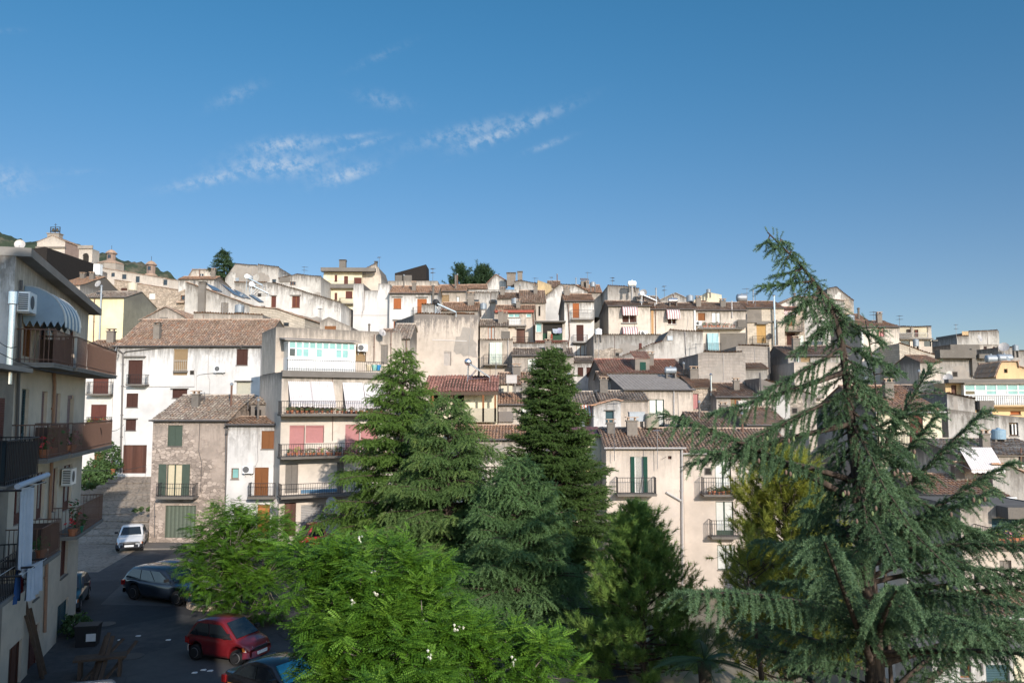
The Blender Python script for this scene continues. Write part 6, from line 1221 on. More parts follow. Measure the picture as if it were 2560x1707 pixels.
def ac(h,px0,y0,px1,y1,out,label,yo=0):
    a,b,z0,z1=h.rect(px0,y0,px1,y1,-out); a,b=min(a,b),max(a,b)
    p=h.P0+h.u*((a+b)/2)+h.n*(out-.0-yo); e=empty('air_conditioner',(p.x,p.y,z0+h.z0),math.atan2(h.u.y,h.u.x),label,'air conditioner','air conditioners on walls'); w=min(.9,max(.7,b-a)); hh=min(.62,max(.5,z1-z0)); m=MB()
    m.box(-w/2,w/2,.0,.30,0,hh,WHT); m.build('casing',e); q=MB(); 
    q.face([(-w*.18+.21*math.cos(t),-.006,hh/2+.21*math.sin(t)) for t in np.linspace(0,2*math.pi,18)[:-1]],plain('fan_grille',C(.12,.12,.12),.7)); q.build('fan_grille',e)
    q=MB()
    for x in (-w*.32,w*.32): q.box(x-.02,x+.02,.02,.36,-.05,-.003,IRONW); q.box(x-.02,x+.02,.30,.34,-.25,-.053,IRONW)
    q.build('bracket',e)
ac(hB,606,1166,633,1183,.36,'air conditioner beside the small window of the narrow white house')
ac(hD,534,910,561,931,.36,'air conditioner high on the long white house')
ac(hC,924,854,947,872,.36,'air conditioner above the terrace of the apartment house',2.6)
ac(hT1,1576,827,1598,838,.4,'left one of two air conditioners under the mauve awning'); ac(hT1,1598,827,1621,838,.4,'right one of two air conditioners under the mauve awning')
ac(hT3,1742,802,1753,814,.4,'air conditioner at the left end of the plant lined terrace')
for s,z,o,l in ((.55,12.0,.40,'air conditioner next to the striped dome awning'),(6.1,12.15,.40,'air conditioner under the eave at the far end of the shaded block'),(7.2,6.05,.42,'air conditioner low on the far end of the shaded block')):
    p=on_left(s,z,o); e=empty('air_conditioner',p,R(YAW_L),l,'air conditioner','air conditioners on walls'); m=MB(); m.box(-.42,.42,0,.34,0,.62,WHT); m.build('casing',e); q=MB()
    for i in range(8): q.box(-.425,-.42,.04,.30,.06+i*.065,.095+i*.065,TRIM)
    q.face([(-.1+.22*math.cos(t),-.006,.31+.22*math.sin(t)) for t in np.linspace(0,2*math.pi,18)[:-1]],plain('fan_grille',C(.12,.12,.12),.7)); q.build('grille',e)
    q=MB(); q.box(-.36,-.32,.0,.40,-.05,-.003,IRONW); q.box(.32,.36,.0,.40,-.05,-.003,IRONW); q.build('bracket',e)
# flue at the corner of the left block
p=on_left(-.25,0,.05); m=MB(); b=at(28,960,p.y).z; t=at(38,752,p.y).z; m.tube([(0,0,b),(0,0,t)],.10,INOX,14); m.lathe([(.14,t-.12),(.15,t-.1),(.15,t+.28),(.13,t+.30)],INOX,n=16); o=m.build('flue_pipe'); o.location=(p.x,p.y,0); tag(o,'shiny steel flue with a capped top at the corner of the left block','flue')
# laundry and drying rack at the lower left
def cloth(name,label,a,b,drop,mat,seed=0,group=None):
    a,b=Vector(a),Vector(b); g=random.Random(seed); n,mn=14,8; vs=[];fs=[]; out=Vector((hLb.n.x,hLb.n.y,0))
    for j in range(mn+1):
        for i in range(n+1):
            t=i/n; p=a.lerp(b,t); p=p+Vector((0,0,-drop*j/mn*(1-.08*math.sin(t*6+seed))))+out*(.05*math.sin(i*1.9+seed)*(.3+j/mn)); vs.append(p)
    for j in range(mn):
        for i in range(n): k=j*(n+1)+i; fs.append((k,k+1,k+n+2,k+n+1))
    m=MB(); m.mesh(vs,fs,mat); o=m.build(name,None,True); return tag(o,label,'laundry',group)
LN=plain('white_linen',C(.42,.46,.52),.9,var=.1)
def rack(zr,s0,s1,out,label):
    e=empty('drying_rack',on_left(s0,zr,0),0,label,'drying rack'); m=MB(); o0=on_left(s0,zr,0)
    for s in np.linspace(s0,s1,3): m.tube([on_left(s,zr,0)-o0,on_left(s,zr,out)-o0],.03,IRON,5)
    m.build('arm',e); m=MB()
    for d in (.4,.7,1.0): m.tube([on_left(s0,zr+.02,out*d)-o0,on_left(s1,zr+.02,out*d)-o0],.012,IRONW,4)
    m.build('line',e)
rack(4.75,-4.4,-2.0,1.7,'iron drying rack hung with washing at the left edge')
rack(6.9,-4.4,-2.0,1.6,'upper drying rack holding a rolled white blind at the left edge')
cloth('bed_sheet','long white sheet hanging from the upper rack at the left edge',on_left(-3.4,6.85,1.3),on_left(-2.65,6.9,1.45),2.3,LN,1)
cloth('bath_towel','pale cloth gathered on the lower rack at the left edge',on_left(-3.1,4.75,1.5),on_left(-2.15,4.77,1.66),.9,LN,3)
cloth('blue_garment','dark blue garment pegged on the lower rack',on_left(-2.9,4.74,1.2),on_left(-2.5,4.76,1.2),.95,plain('blue_cloth',C(.03,.09,.25),.9),5)
cloth('red_garment','narrow red garment pegged on the lower rack',on_left(-2.4,4.74,1.1),on_left(-2.2,4.76,1.15),.8,plain('red_cloth',C(.35,.05,.06),.9),6)
m=MB(); m.tube([on_left(-4.4,7.0,1.5),on_left(-1.9,7.1,1.6)],.075,LN,10); tag(m.build('rolled_blind'),'rolled up white blind lying across the upper rack','blind')
q=hR
for k,(px,y0,w,hh,mat,l) in enumerate(((1373,828,9,20,plain('cream_cloth',C(.55,.48,.36),.9),'cream garment hanging in the loggia'),(1388,822,14,11,LN,'pale towel hanging in the loggia'),(1399,820,10,13,plain('lavender_cloth',C(.40,.40,.52),.9),'lavender cloth at the right of the loggia'),(1379,835,5,14,plain('rust_cloth',C(.35,.08,.05),.9),'rust red cloth hanging in the loggia'))):
    a=at(px-w/2,y0,90.5); b=at(px+w/2,y0,90.5); d=a.z-at(px,y0+hh,90.5).z; cloth('hanging_laundry',l,a,b,d,mat,k,'laundry in the loggia')
# overhead cables
def cable(p0,p1,sag,label,r=.012):
    p0,p1=Vector(p0),Vector(p1); m=MB(); m.tube([p0.lerp(p1,t)+Vector((0,0,-sag*4*t*(1-t))) for t in np.linspace(0,1,14)],r,TRIM,4,False); tag(m.build('overhead_cable'),label,'cable')
cable(at(-20,834,20),on_left(.2,10.9,.1),.15,'upper thin cable crossing the left white wall')
cable(at(-20,872,20),on_left(3.0,10.2,1.3),.2,'lower thin cable running to the top balcony')
cable(on_left(7.6,8.2,1.2),at(310,1060,66),.3,'cable from the middle balcony to the white house downpipe',.015)
cable(on_left(7.6,6.6,.1),at(367,1163,66),.2,'thin cable in front of the brown garage door',.015)
cable(at(1655,1147,51.8),at(1720,1108,53),.05,'cable under the eave of the peach house')
# ------------------------------------------------------------------ potted plants
def pot_plant(c,s,label,leaf=LEAF,fl=None,pot=POT,group=None,seed=0,tall=1.0):
    g=random.Random(seed*7+3); e=empty('potted_plant',c,g.uniform(0,6),label,'potted plant',group); m=MB(); m.lathe([(s*.28,0),(s*.40,s*.55),(s*.43,s*.55),(s*.43,s*.62),(s*.3,s*.62)],pot,n=10); m.build('pot',e); m=MB()
    for i in range(46):
        t=g.uniform(0,6.28); r=g.uniform(.05,.75)*s; z=s*.6+g.uniform(.05,1.0)*s*tall; l=s*g.uniform(.14,.26); d=Vector((g.gauss(0,1),g.gauss(0,1),g.gauss(0,.6))).normalized(); u=d.orthogonal().normalized()*l*.5
        p=Vector((r*math.cos(t),r*math.sin(t),z)); mt=fl if fl and g.random()<.38 else leaf; m.face([p-d*l,p+u,p+d*l,p-u],mt)
    for i in range(6):
        t=g.uniform(0,6.28); m.tube([(0,0,s*.5),(s*.4*math.cos(t),s*.4*math.sin(t),s*(.6+.6*tall))],.008,LEAF,3)
    m.build('foliage',e); return e
def row(h,px0,px1,yf,n,pr,s,label,leafs,group,yo=0,fl=None,tall=1.0):
    for k in range(n):
        px=px0+(px1-px0)*(k+.5)/n+random.uniform(-2,2); x,z=h.fp(px,yf,-pr); p=h.P0+h.u*x+h.n*(pr); pot_plant((p.x,p.y,z+.004),s*random.uniform(.8,1.2),label,leafs[k%len(leafs)],fl if k%2 else None,POT,group,k+int(px0),tall)
row(hC,712,960,1033,20,.98,.27,'small pot plant in the row along the awning balcony',[LEAF,DRYLEAF],'pots on the awning balcony',tall=.7)
row(hC,716,975,1138,24,.98,.30,'flower pot in the row along the pink shutter balcony',[LEAF,DRYLEAF,FLYEL],'pots on the pink shutter balcony',fl=FLPINK,tall=1.1)
row(hX2,1768,1850,1235,7,.8,.30,'flower pot on the upper balcony of the long peach house',[DRYLEAF,LEAF],'pots on the peach house balcony')
row(hT3,1755,1838,819,12,.75,.36,'pot plant on the skyline terrace',[LEAF,DRYLEAF],'pots on the skyline terrace',fl=FLRED)
row(hE,220,268,1062,4,.65,.36,'pot of bright flowers on the lower slim house balcony',[FLYEL,LEAF],'flowers on the slim house balcony',fl=FLRED)
row(hR15,2475,2600,1357,9,.95,.34,'pot of coral flowers on the beige house balcony',[LEAF,FLYEL],'flowers on the beige house balcony',fl=FLPINK,tall=1.2)
x,z=hC.fp(700,1034,-1); pot_plant((hX.P0+hX.u*.6+hX.n*.5).to_tuple()[:2]+(at(1532,1332,51).z,),.5,'pot of red flowers on the lower peach house balcony',LEAF,FLRED,seed=91)
for k,(s,zf,o,l,fl,tall) in enumerate(((1.0,7.43,.8,'red geranium on the near middle balcony of the shaded block',FLRED,1.0),(2.2,7.43,.8,'leafy dark plant on the near middle balcony of the shaded block',None,1.6),(3.7,7.43,.8,'bushy plant spilling over the far middle balcony',FLPINK,1.3),(4.5,7.43,.85,'second bushy plant on the far middle balcony',FLPINK,1.3),(5.8,4.26,.75,'tall crimson bougainvillea on the low balcony of the shaded block',FLRED,2.6),(6.6,4.26,.8,'plant in a green tub on the low balcony of the shaded block',None,1.0),(1.2,4.26,.8,'small plant on the laundry side balcony',None,1.0))):
    pot_plant(on_left(s,zf,o),.42,l,LEAF,fl,POT if k!=5 else plain('green_tub',C(.02,.13,.08),.5),None,200+k,tall)
def bush(c,r,h,label,n=900,leaf=LEAF,seed=0,name='shrub',lw=.09):
    g=np.random.default_rng(seed); e=empty(name,c,0,label,'shrub'); d=g.normal(0,1,(n,3)); d/=np.linalg.norm(d,axis=1)[:,None]; rad=g.uniform(.45,1,n)**.6*(1+.25*np.sin(d[:,0]*5+seed)*np.sin(d[:,2]*6))
    p=d*rad[:,None]*np.array([r,r,h/2])+np.array([0,0,h*.5]); a=g.normal(0,1,(n,3)); a/=np.linalg.norm(a,axis=1)[:,None]; b=np.cross(a,g.normal(0,1,(n,3))); b/=np.linalg.norm(b,axis=1)[:,None]; l=g.uniform(.7,1.3,n)[:,None]*lw
    V=np.stack([p-a*l,p+b*l*.45,p+a*l,p-b*l*.45],1).reshape(-1,3); np_mesh('foliage',V,np.arange(4*n).reshape(-1,4),leaf,e)
    m=MB(); 
    for k in range(5): t=k*1.3; m.tube([(0,0,0),(r*.35*math.cos(t),r*.35*math.sin(t),h*.6)],[.04,.015],WOODD,4)
    m.build('stem',e)
for k,(px,py,Y,r,h,l) in enumerate(((272,1190,63,.9,3.0,'tall leafy shrub climbing beside the brown garage door'),(245,1200,62,1.0,1.8,'dark bushy shrub below the slim cream house'),(225,1215,61,1.1,1.5,'low shrub at the corner of the shaded block'))):
    c=at(px,py,Y); bush((c.x,c.y,c.z-.2),r,h,l,1300,LEAF,k,lw=.13)
pot_plant(at(278,1186,62.5),.7,'large terracotta pot beside the brown garage door',LEAF,None,POT,None,333,.5)
c=ground_at(188,1590); bush((c.x,c.y,0),.55,.9,'dark weeds growing at the foot of the shaded block',500,LEAF,9)
for k,(px,py) in enumerate(((353,1275),(338,1278),(372,1275))): c=at(px,py,58-k*.5); bush((c.x,c.y,c.z-.1),.2,.35,('left weed tuft in the stone steps by the brown house','middle weed tuft in the stone steps by the brown house','weed tuft in the stone steps nearest the brown house')[k],120,LEAF,20+k,'weed_tuft',.07)
# toys and buckets on the terrace
for k,(px,y0,y1,mat,l) in enumerate(((946,913,929,BLUEP,'blue bucket on the apartment house terrace'),(936,914,929,plain('mint_plastic',C(.25,.50,.42),.4),'mint green bucket on the apartment house terrace'),(922,910,929,plain('cream_plastic',C(.6,.5,.35),.5),'cream crate on the apartment house terrace'))):
    x,z=hC.fp(px,928,-.15); p=hC.P0+hC.u*x+hC.n*.1; m=MB(); m.lathe([(.14,0),(.2,.36),(.21,.36),(.21,.39),(.18,.39)],mat,n=12); m.tube([(-.2,0,.38),(-.1,0,.52),(.1,0,.52),(.2,0,.38)],.012,GUT,4); o=m.build('bucket'); o.location=(p.x,p.y,z+.05); tag(o,l,'bucket')
# ------------------------------------------------------------------ foliage
def leafmat(name,cols,trans=.25,rough=.55,tip=None):
    m,nt,b=newmat(name); u,v,_=sep(nt,uvn(nt)); n=len(cols)
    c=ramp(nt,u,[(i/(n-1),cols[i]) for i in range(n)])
    if tip: c=mix(nt,v.sstep(.35,1.0)*.8,c,tip)
    nt.links.new(c.k,b.inputs['Base Color']); b.inputs['Roughness'].default_value=rough; b.inputs['Specular IOR Level'].default_value=.35
    t=nt.nodes.new('ShaderNodeBsdfTranslucent'); nt.links.new(c.k,t.inputs['Color']); mx=nt.nodes.new('ShaderNodeMixShader'); mx.inputs[0].default_value=trans
    nt.links.new(b.outputs[0],mx.inputs[1]); nt.links.new(t.outputs[0],mx.inputs[2]); nt.links.new(mx.outputs[0],nt.nodes['Material Output'].inputs['Surface']); return m
def barkmat(name,col):
    m,nt,b=newmat(name); p=pos(nt); x,y,z=sep(nt,p); n1=noise(nt,vec(nt,x*9,y*9,z*1.6),1.0,6,.7); c=mix(nt,n1.sstep(.35,.7),tuple(q*.45 for q in col),tuple(q*1.3 for q in col)); nt.links.new(c.k,b.inputs['Base Color']); b.inputs['Roughness'].default_value=.95; bump(nt,b,n1,.8,.03); return m
BARK=barkmat('conifer_bark',C(.085,.062,.048)); BARKG=barkmat('grey_bark',C(.22,.19,.16))
def unit(a): return a/np.maximum(1e-9,np.linalg.norm(a,axis=-1,keepdims=True))
def needle_spray(ntuft,nbl,bl,bw,seed,sag=.12,ang=60,start=.05):
    """a shoot of length 1 along x carrying tufts of needles (thin triangles)"""
    g=np.random.default_rng(seed); V=[];Fc=[];U=[]
    for i in range(ntuft):
        t=start+(1-start)*(i+.5)/ntuft; p=np.array([t,0,-sag*t*t])
        for k in range(nbl):
            a=2*math.pi*(k+g.random())/nbl; th=R(ang+g.uniform(-22,22)); d=np.array([math.cos(th),math.sin(th)*math.cos(a),math.sin(th)*math.sin(a)]); l=bl*g.uniform(.75,1.2)*(1 if i<ntuft-1 else 1.1)
            s=unit(np.cross(d,g.normal(0,1,3)))*bw*.5; n=len(V); V+=[p-s,p+s,p+d*l]; Fc.append((n,n+1,n+2)); U+=[t]*3
    n=len(V); w=bw*.5; V+=[np.array([0,-w,0]),np.array([0,w,0]),np.array([1,0,-sag])]; Fc.append((n,n+1,n+2)); U+=[.1]*3
    return np.array(V),np.array(Fc),np.array(U)
def frond(npair,seed,ll=.22,lw=.115):
    g=np.random.default_rng(seed); V=[];Fc=[];U=[]
    for i in range(npair+1):
        t=.12+.86*i/npair; p=np.array([t,0,-.18*t*t])
        for s in ((-1,1) if i<npair else (0,)):
            d=unit(np.array([.35 if s else 1,s*1.0,-.25+g.uniform(-.2,.2)])); q=unit(np.cross(d,np.array([0,0,1]))); q=q+np.array([0,0,g.uniform(-.3,.3)]); l=ll*(1-.35*abs(t-.5)*1.2); n=len(V)
            V+=[p,p+d*l*.5+q*lw*.5,p+d*l,p+d*l*.5-q*lw*.5]; Fc.append((n,n+1,n+2,n+3)); U+=[t]*4
    return np.array(V),np.array(Fc),np.array(U)
def scatter(name,tmpls,P,X,Up,S,mat,parent,seed=0,rnd=None):
    g=np.random.default_rng(seed); P=np.array(P);X=unit(np.array(X));Up=np.array(Up);S=np.array(S); n=len(P)
    Yv=unit(np.cross(Up,X)+1e-6); Z=np.cross(X,Yv); roll=g.normal(0,.35,n)[:,None]; Y2=Yv*np.cos(roll)+Z*np.sin(roll); Z2=-Yv*np.sin(roll)+Z*np.cos(roll)
    which=g.integers(0,len(tmpls),n); rnd=g.random(n) if rnd is None else np.array(rnd); Vs=[];Fs=[];Us=[];off=0
    for k,(V,Fc,U) in enumerate(tmpls):
        ix=np.where(which==k)[0]
        if not len(ix): continue
        s=S[ix][:,None,None]; W=P[ix][:,None,:]+s*(V[None,:,0:1]*X[ix][:,None,:]+V[None,:,1:2]*Y2[ix][:,None,:]+V[None,:,2:3]*Z2[ix][:,None,:])
        f=Fc[None]+(np.arange(len(ix))*len(V))[:,None,None]+off; off+=len(ix)*len(V)
        Vs.append(W.reshape(-1,3)); Fs.append(f.reshape(-1,Fc.shape[1])); uu=np.empty((len(ix),len(Fc),Fc.shape[1],2)); uu[...,0]=np.clip(rnd[ix],0.01,.99)[:,None,None]; uu[...,1]=U[Fc][None]; Us.append(uu.reshape(-1,2))
    o=np_mesh(name,np.concatenate(Vs),np.concatenate(Fs),mat,parent,np.concatenate(Us)); return o
def along(pts,t):
    L=[0]
    for a,b in zip(pts,pts[1:]): L.append(L[-1]+np.linalg.norm(np.array(b)-np.array(a)))
    s=t*L[-1]
    for i in range(len(pts)-1):
        if s<=L[i+1] or i==len(pts)-2:
            k=(s-L[i])/max(1e-9,L[i+1]-L[i]); return np.array(pts[i])*(1-k)+np.array(pts[i+1])*k
def conifer(label,trunk,r0,Rf,nbr,elev,droop,mat,tm,seed,sub_sp=.3,sub_k=.42,spray=.4,spray_sp=.2,hang=.25,tmin=.05,name='conifer_tree',cat='tree',extra=(),group=None,upturn=0.0,bark=BARK,sub_ang=52,gap=None,z_sub=-.15,rope=0.0,az_short=0.0):
    g=np.random.default_rng(seed); base=np.array(trunk[0]); e=empty(name,tuple(base),0,label,cat,group)
    tr=[np.array(p)-base for p in trunk]; m=MB(); n=14
    tp=[along(tr,i/n) for i in range(n+1)]; m.tube([tuple(p) for p in tp],[max(.015,r0*(1-i/n)**.9) for i in range(n+1)],bark,9)
    P=[];X=[];U=[];S=[];RN=[]; up=np.array([0,0,1.])
    def grow(b,az,L,el,dr,rnd0,tipup=0.0):
        d=np.array([math.cos(az),math.sin(az),0]); side=np.array([-d[1],d[0],0])
        f=lambda r:b+d*(r*math.cos(el))+up*(r*math.sin(el)-dr*L*(r/L)**2+tipup*L*max(0,r/L-.6)**2)
        k=max(3,int(L/.5)); pts=[f(L*i/k) for i in range(k+1)]; rr=max(.008,min(r0*.33,.012+.016*L))
        m.tube([tuple(p) for p in pts],[rr*(1-.8*i/k) for i in range(k+1)],bark,5,False)
        r=.16*L+.1; sgn=1
        while r<L:
            fr=r/L; p=f(r); t=unit(f(min(L,r+.05))-p)
            sl=min(sub_k*L*(1.15-fr)+.16,.5*L)*g.uniform(.7,1.15)
            for sgn in (-1,1):
                a=R(sub_ang+g.uniform(-14,14)); sd=unit(t*math.cos(a)+side*sgn*math.sin(a)+up*(z_sub+g.normal(0,.12)))
                if rope:
                    rl=min(rope,.30+.55*sl)*g.uniform(.6,1.15); stp=spray*.55; nr=max(2,int(rl/stp)); q=p.copy(); dd=unit(sd*.9+t*.25+up*g.normal(.05,.1))
                    for j in range(nr):
                        P.append(q.copy());X.append(dd.copy());U.append(side);S.append(spray*(1 if j<nr-1 else .85));RN.append(rnd0+g.normal(0,.10)-.12+.45*(fr-.45)+.12*j/nr); q=q+dd*stp; dd=unit(dd-up*hang*stp*(1.6+1.2*g.random())+t*.04)  # rope shoots painted lighter towards the branch end, as if sunlit
                    continue
                ns=max(1,int(sl/spray_sp))
                q=p.copy()
                for j in range(ns+1):
                    h=(j+.3)/(ns+1); q=p+sd*sl*h-up*hang*sl*h*h*.8; sj=1 if j%2 else -1
                    perp=unit(np.cross(sd,up)); xd=unit(sd*.75+perp*sj*.6-up*(hang+g.normal(0,.1)))
                    if j==ns: xd=unit(sd-up*hang*1.2)
                    P.append(q);X.append(xd);U.append(up);S.append(spray*g.uniform(.7,1.15));RN.append(rnd0*.7+g.normal(0,.12)+.55*(fr-.45)+.10*h)  # sprays painted darker near the trunk, lighter at the tips for a lit look
            P.append(p);X.append(unit(t+up*.2+g.normal(0,.25,3)));U.append(up);S.append(spray*.8);RN.append(rnd0+g.normal(0,.12))
            r+=sub_sp*g.uniform(.8,1.2)
        for j in range(4): P.append(f(L*(1-.06*j)));X.append(unit(f(L)-f(L*.9)-up*hang*.15+g.normal(0,.2,3)));U.append(up);S.append(spray*.9);RN.append(rnd0+.1)
    az=g.uniform(0,6)
    for i in range(nbr):
        t=tmin+(1-tmin)*((i+g.random())/nbr)**.92
        if t>.985: continue
        az+=2.399+g.normal(0,.25); L=Rf(t)*g.uniform(.72,1.12)*(1-az_short*smooth(.1,.9,-math.cos(az)))
        if gap and gap(t,az): continue
        grow(along(tr,t),az,L,R(elev(t)+g.uniform(-9,9)),droop*g.uniform(.7,1.3),g.uniform(.25,.75),upturn)
    for (b,tip,dr) in extra:
        b=np.array(b)-base; tip=np.array(tip)-base; d=tip-b; L=np.linalg.norm(d); azx=math.atan2(d[1],d[0]); el=math.asin(np.clip(d[2]/L+dr,-.95,.95)); grow(b,azx,L,el,dr,.5)
    # leading shoot
    for i in range(10):
        t=.9+.1*i/9; P.append(along(tr,t));X.append(unit(np.array([g.normal(0,.6),g.normal(0,.6),.9])));U.append(np.array([1.,0,0]));S.append(spray*.7);RN.append(.6)
    m.build('trunk',e,True); print(label,len(P)); scatter('crown',tm,P,X,U,S,mat,e,seed,RN); return e
tm_deo=[needle_spray(10,6,.20,.048,s,.10,60) for s in (1,2,3,4)]
tm_fine=[needle_spray(9,5,.20,.060,s,.2,55) for s in (11,12,13)]
tm_fir=[needle_spray(9,6,.20,.065,s,.05,62) for s in (21,22,23)]
M_deo=leafmat('blue_green_cedar_needles',[C(.036,.075,.032),C(.068,.125,.058),C(.115,.195,.092),C(.185,.285,.145)],.15)
M_ced=leafmat('mid_green_conifer_needles',[C(.055,.11,.018),C(.085,.16,.026),C(.12,.21,.036),C(.17,.27,.055)],.2)
M_ced2=leafmat('grey_green_conifer_needles',[C(.06,.115,.032),C(.09,.16,.045),C(.13,.215,.06),C(.20,.28,.075)],.2)
M_ced3=leafmat('blue_tinted_conifer_needles',[C(.055,.11,.038),C(.085,.16,.055),C(.12,.215,.075),C(.17,.275,.10)],.2)
M_fir=leafmat('dark_fir_needles',[C(.030,.062,.012),C(.048,.09,.018),C(.07,.125,.026),C(.10,.165,.04)],.12)
M_pine=leafmat('green_pine_needles',[C(.075,.15,.034),C(.12,.21,.046),C(.18,.29,.06),C(.26,.37,.085)],.2)
M_ypine=leafmat('yellow_green_pine_needles',[C(.14,.18,.03),C(.21,.24,.038),C(.28,.30,.045),C(.36,.36,.055)],.25)
M_loc=leafmat('locust_leaves',[C(.038,.095,.010),C(.070,.165,.014),C(.115,.24,.022),C(.18,.32,.038)],.28,.5)
M_far=leafmat('distant_needles',[C(.02,.045,.02),C(.03,.06,.025),C(.045,.08,.03)],.1)
# the great cedar on the right
YC=19.0
def wp(px,py,Y=YC): return tuple(at(px,py,Y))
tr=[(at(2190,1560,YC).x,YC,terr(9,YC)-.2),wp(2183,1600),wp(2160,1320),wp(2137,1140),wp(2120,980),wp(2106,870),wp(2098,785),wp(2062,738),wp(2036,712),wp(2008,676),wp(1984,634),wp(1955,600),wp(1918,580)]
def Rc(t):
    d=(.80-t)*13.3
    return .14 if d<0 else .36+.80*d**.98
g0=random.Random(5)
ex=[(wp(2135,1250),wp(1640,1035,17.2),.10),(wp(2130,1200),wp(1740,1130,17.5),.12),(wp(2112,930),wp(1790,1030,17.8),-.04),(wp(2106,870),wp(1905,985,18.2),-.02),(wp(2125,1060),wp(1730,1160,18.2),.02),(wp(2118,980),wp(1850,1110,18.0),-.02),
    (wp(2028,703),wp(1912,716,18.7),-.02),(wp(2005,672),wp(1945,690,18.8),-.03),(wp(2050,728),wp(1965,800,18.7),-.03),(wp(2100,790),wp(1990,880,18.6),-.03),(wp(2100,800),wp(2200,850,18.8),.0),(wp(2106,860),wp(2250,930,18.6),.0),
    (wp(2150,1350),wp(2490,1030,18.5),.06),(wp(2145,1240),wp(2350,920,19.4),.05),(wp(2145,1300),wp(2400,1035,18.2),.10),(wp(2130,1100),wp(2345,1015,18.4),.10),(wp(2160,1400),wp(2560,1160,18.2),.10),(wp(2160,1450),wp(2600,1300,18.0),.10),(wp(2165,1500),wp(2620,1440,17.6),.10),(wp(2165,1520),wp(2560,1560,17.2),.08),(wp(2150,1380),wp(2500,1230,17.6),.08),
    (wp(2170,1560),wp(1700,1490,14.2),.12),(wp(2180,1660),wp(2060,1350,14.8),.0),(wp(2180,1640),wp(2250,1480,14.2),.1)]
for k,(px,py) in enumerate(((1925,588),(1938,592),(1952,600),(1966,614),(1978,628),(1990,645),(2003,668),(2015,684),(2030,704),(2045,722),(2062,738),(2078,757),(2092,775))):
    if k<8 and k%2: continue
    for sgn in ((-1,1) if k>8 else (-1,)):
        q=(15+3.0*k)*(1.0 if sgn<0 else .5); ex.append((wp(px,py),wp(px+sgn*q*.75,py+q*.9+8,18.9+.25*sgn),-.05))
conifer('huge blue green cedar with drooping branches and a bent leader on the right',tr,.30,Rc,108,lambda t:(18 if t<.42 else 18-46*smooth(.42,.62,t)),.16,M_deo,tm_deo,41,sub_sp=.135,sub_k=.5,spray=.30,hang=1.25,tmin=.16,name='cedar_tree',extra=ex,z_sub=.0,rope=.85,az_short=.5)
# its second, thinner leader
def leader():
    tr=[wp(2215,1200,18.6),wp(2208,1000,18.6),wp(2190,860,18.6),wp(2178,798,18.6)]
    conifer('thin upright cedar leader standing behind the big cedar trunk',[(at(2216,1200,18.9).x,18.9,terr(9,19)-.2)]+[(x,18.9,z) for x,_,z in tr],.07,lambda t:.25+1.1*(1-t)**.8,30,lambda t:22,.2,M_deo,tm_deo,43,sub_sp=.14,sub_k=.5,spray=.28,hang=1.5,tmin=.60,name='cedar_tree',rope=.6)
leader()
def gnd(px,Y,dz=0): 
    x=(px-CX)/F*Y; return (x,Y,terr(x,Y)-.15+dz)
def straight(px_top,py_top,px_b,Y,n=4,lean=0):
    a=np.array(gnd(px_b,Y)); b=np.array(at(px_top,py_top,Y)); return [tuple(a+(b-a)*i/n) for i in range(n+1)]
def cone_R(h,k,p): return lambda t:max(.12,k*((1-t)*h)**p)
conifer('tall mid green conifer left of the centre with a narrow tip',straight(1010,872,1005,41),.24,cone_R(12,.98,.66),150,lambda t:8+18*t,.16,M_ced,tm_fine,51,sub_sp=.25,sub_k=.42,spray=.40,spray_sp=.16,hang=.3,tmin=.08)
conifer('spreading conifer with long fanning boughs in the centre',straight(1120,988,1125,36.5),.22,cone_R(9.7,1.22,.62),112,lambda t:14+12*t,.22,M_ced2,tm_fine,52,sub_sp=.25,sub_k=.42,spray=.42,spray_sp=.16,hang=.38,tmin=.1)
conifer('dense dark green fir with a blunt narrow spire',straight(1378,868,1385,43),.22,cone_R(12.4,.86,.62),270,lambda t:2+20*t,.05,M_fir,tm_fir,53,sub_sp=.20,sub_k=.42,spray=.36,spray_sp=.15,hang=.05,tmin=.06,upturn=.25,name='fir_tree')
conifer('bluish conifer with feathery drooping boughs in front of the fir',straight(1292,1142,1300,32),.17,cone_R(7.2,1.18,.62),104,lambda t:16+12*t,.2,M_ced3,tm_fine,54,sub_sp=.23,sub_k=.42,spray=.40,spray_sp=.15,hang=.42,tmin=.1)
conifer('dark skyline cedar rising behind the grey gabled block',straight(560,626,560,141),.4,cone_R(11,1.05,.55),60,lambda t:4,.05,M_far,[needle_spray(6,5,.3,.10,s,.1,55) for s in (1,2)],56,sub_sp=.7,sub_k=.4,spray=1.0,spray_sp=.6,hang=.1,tmin=.2)
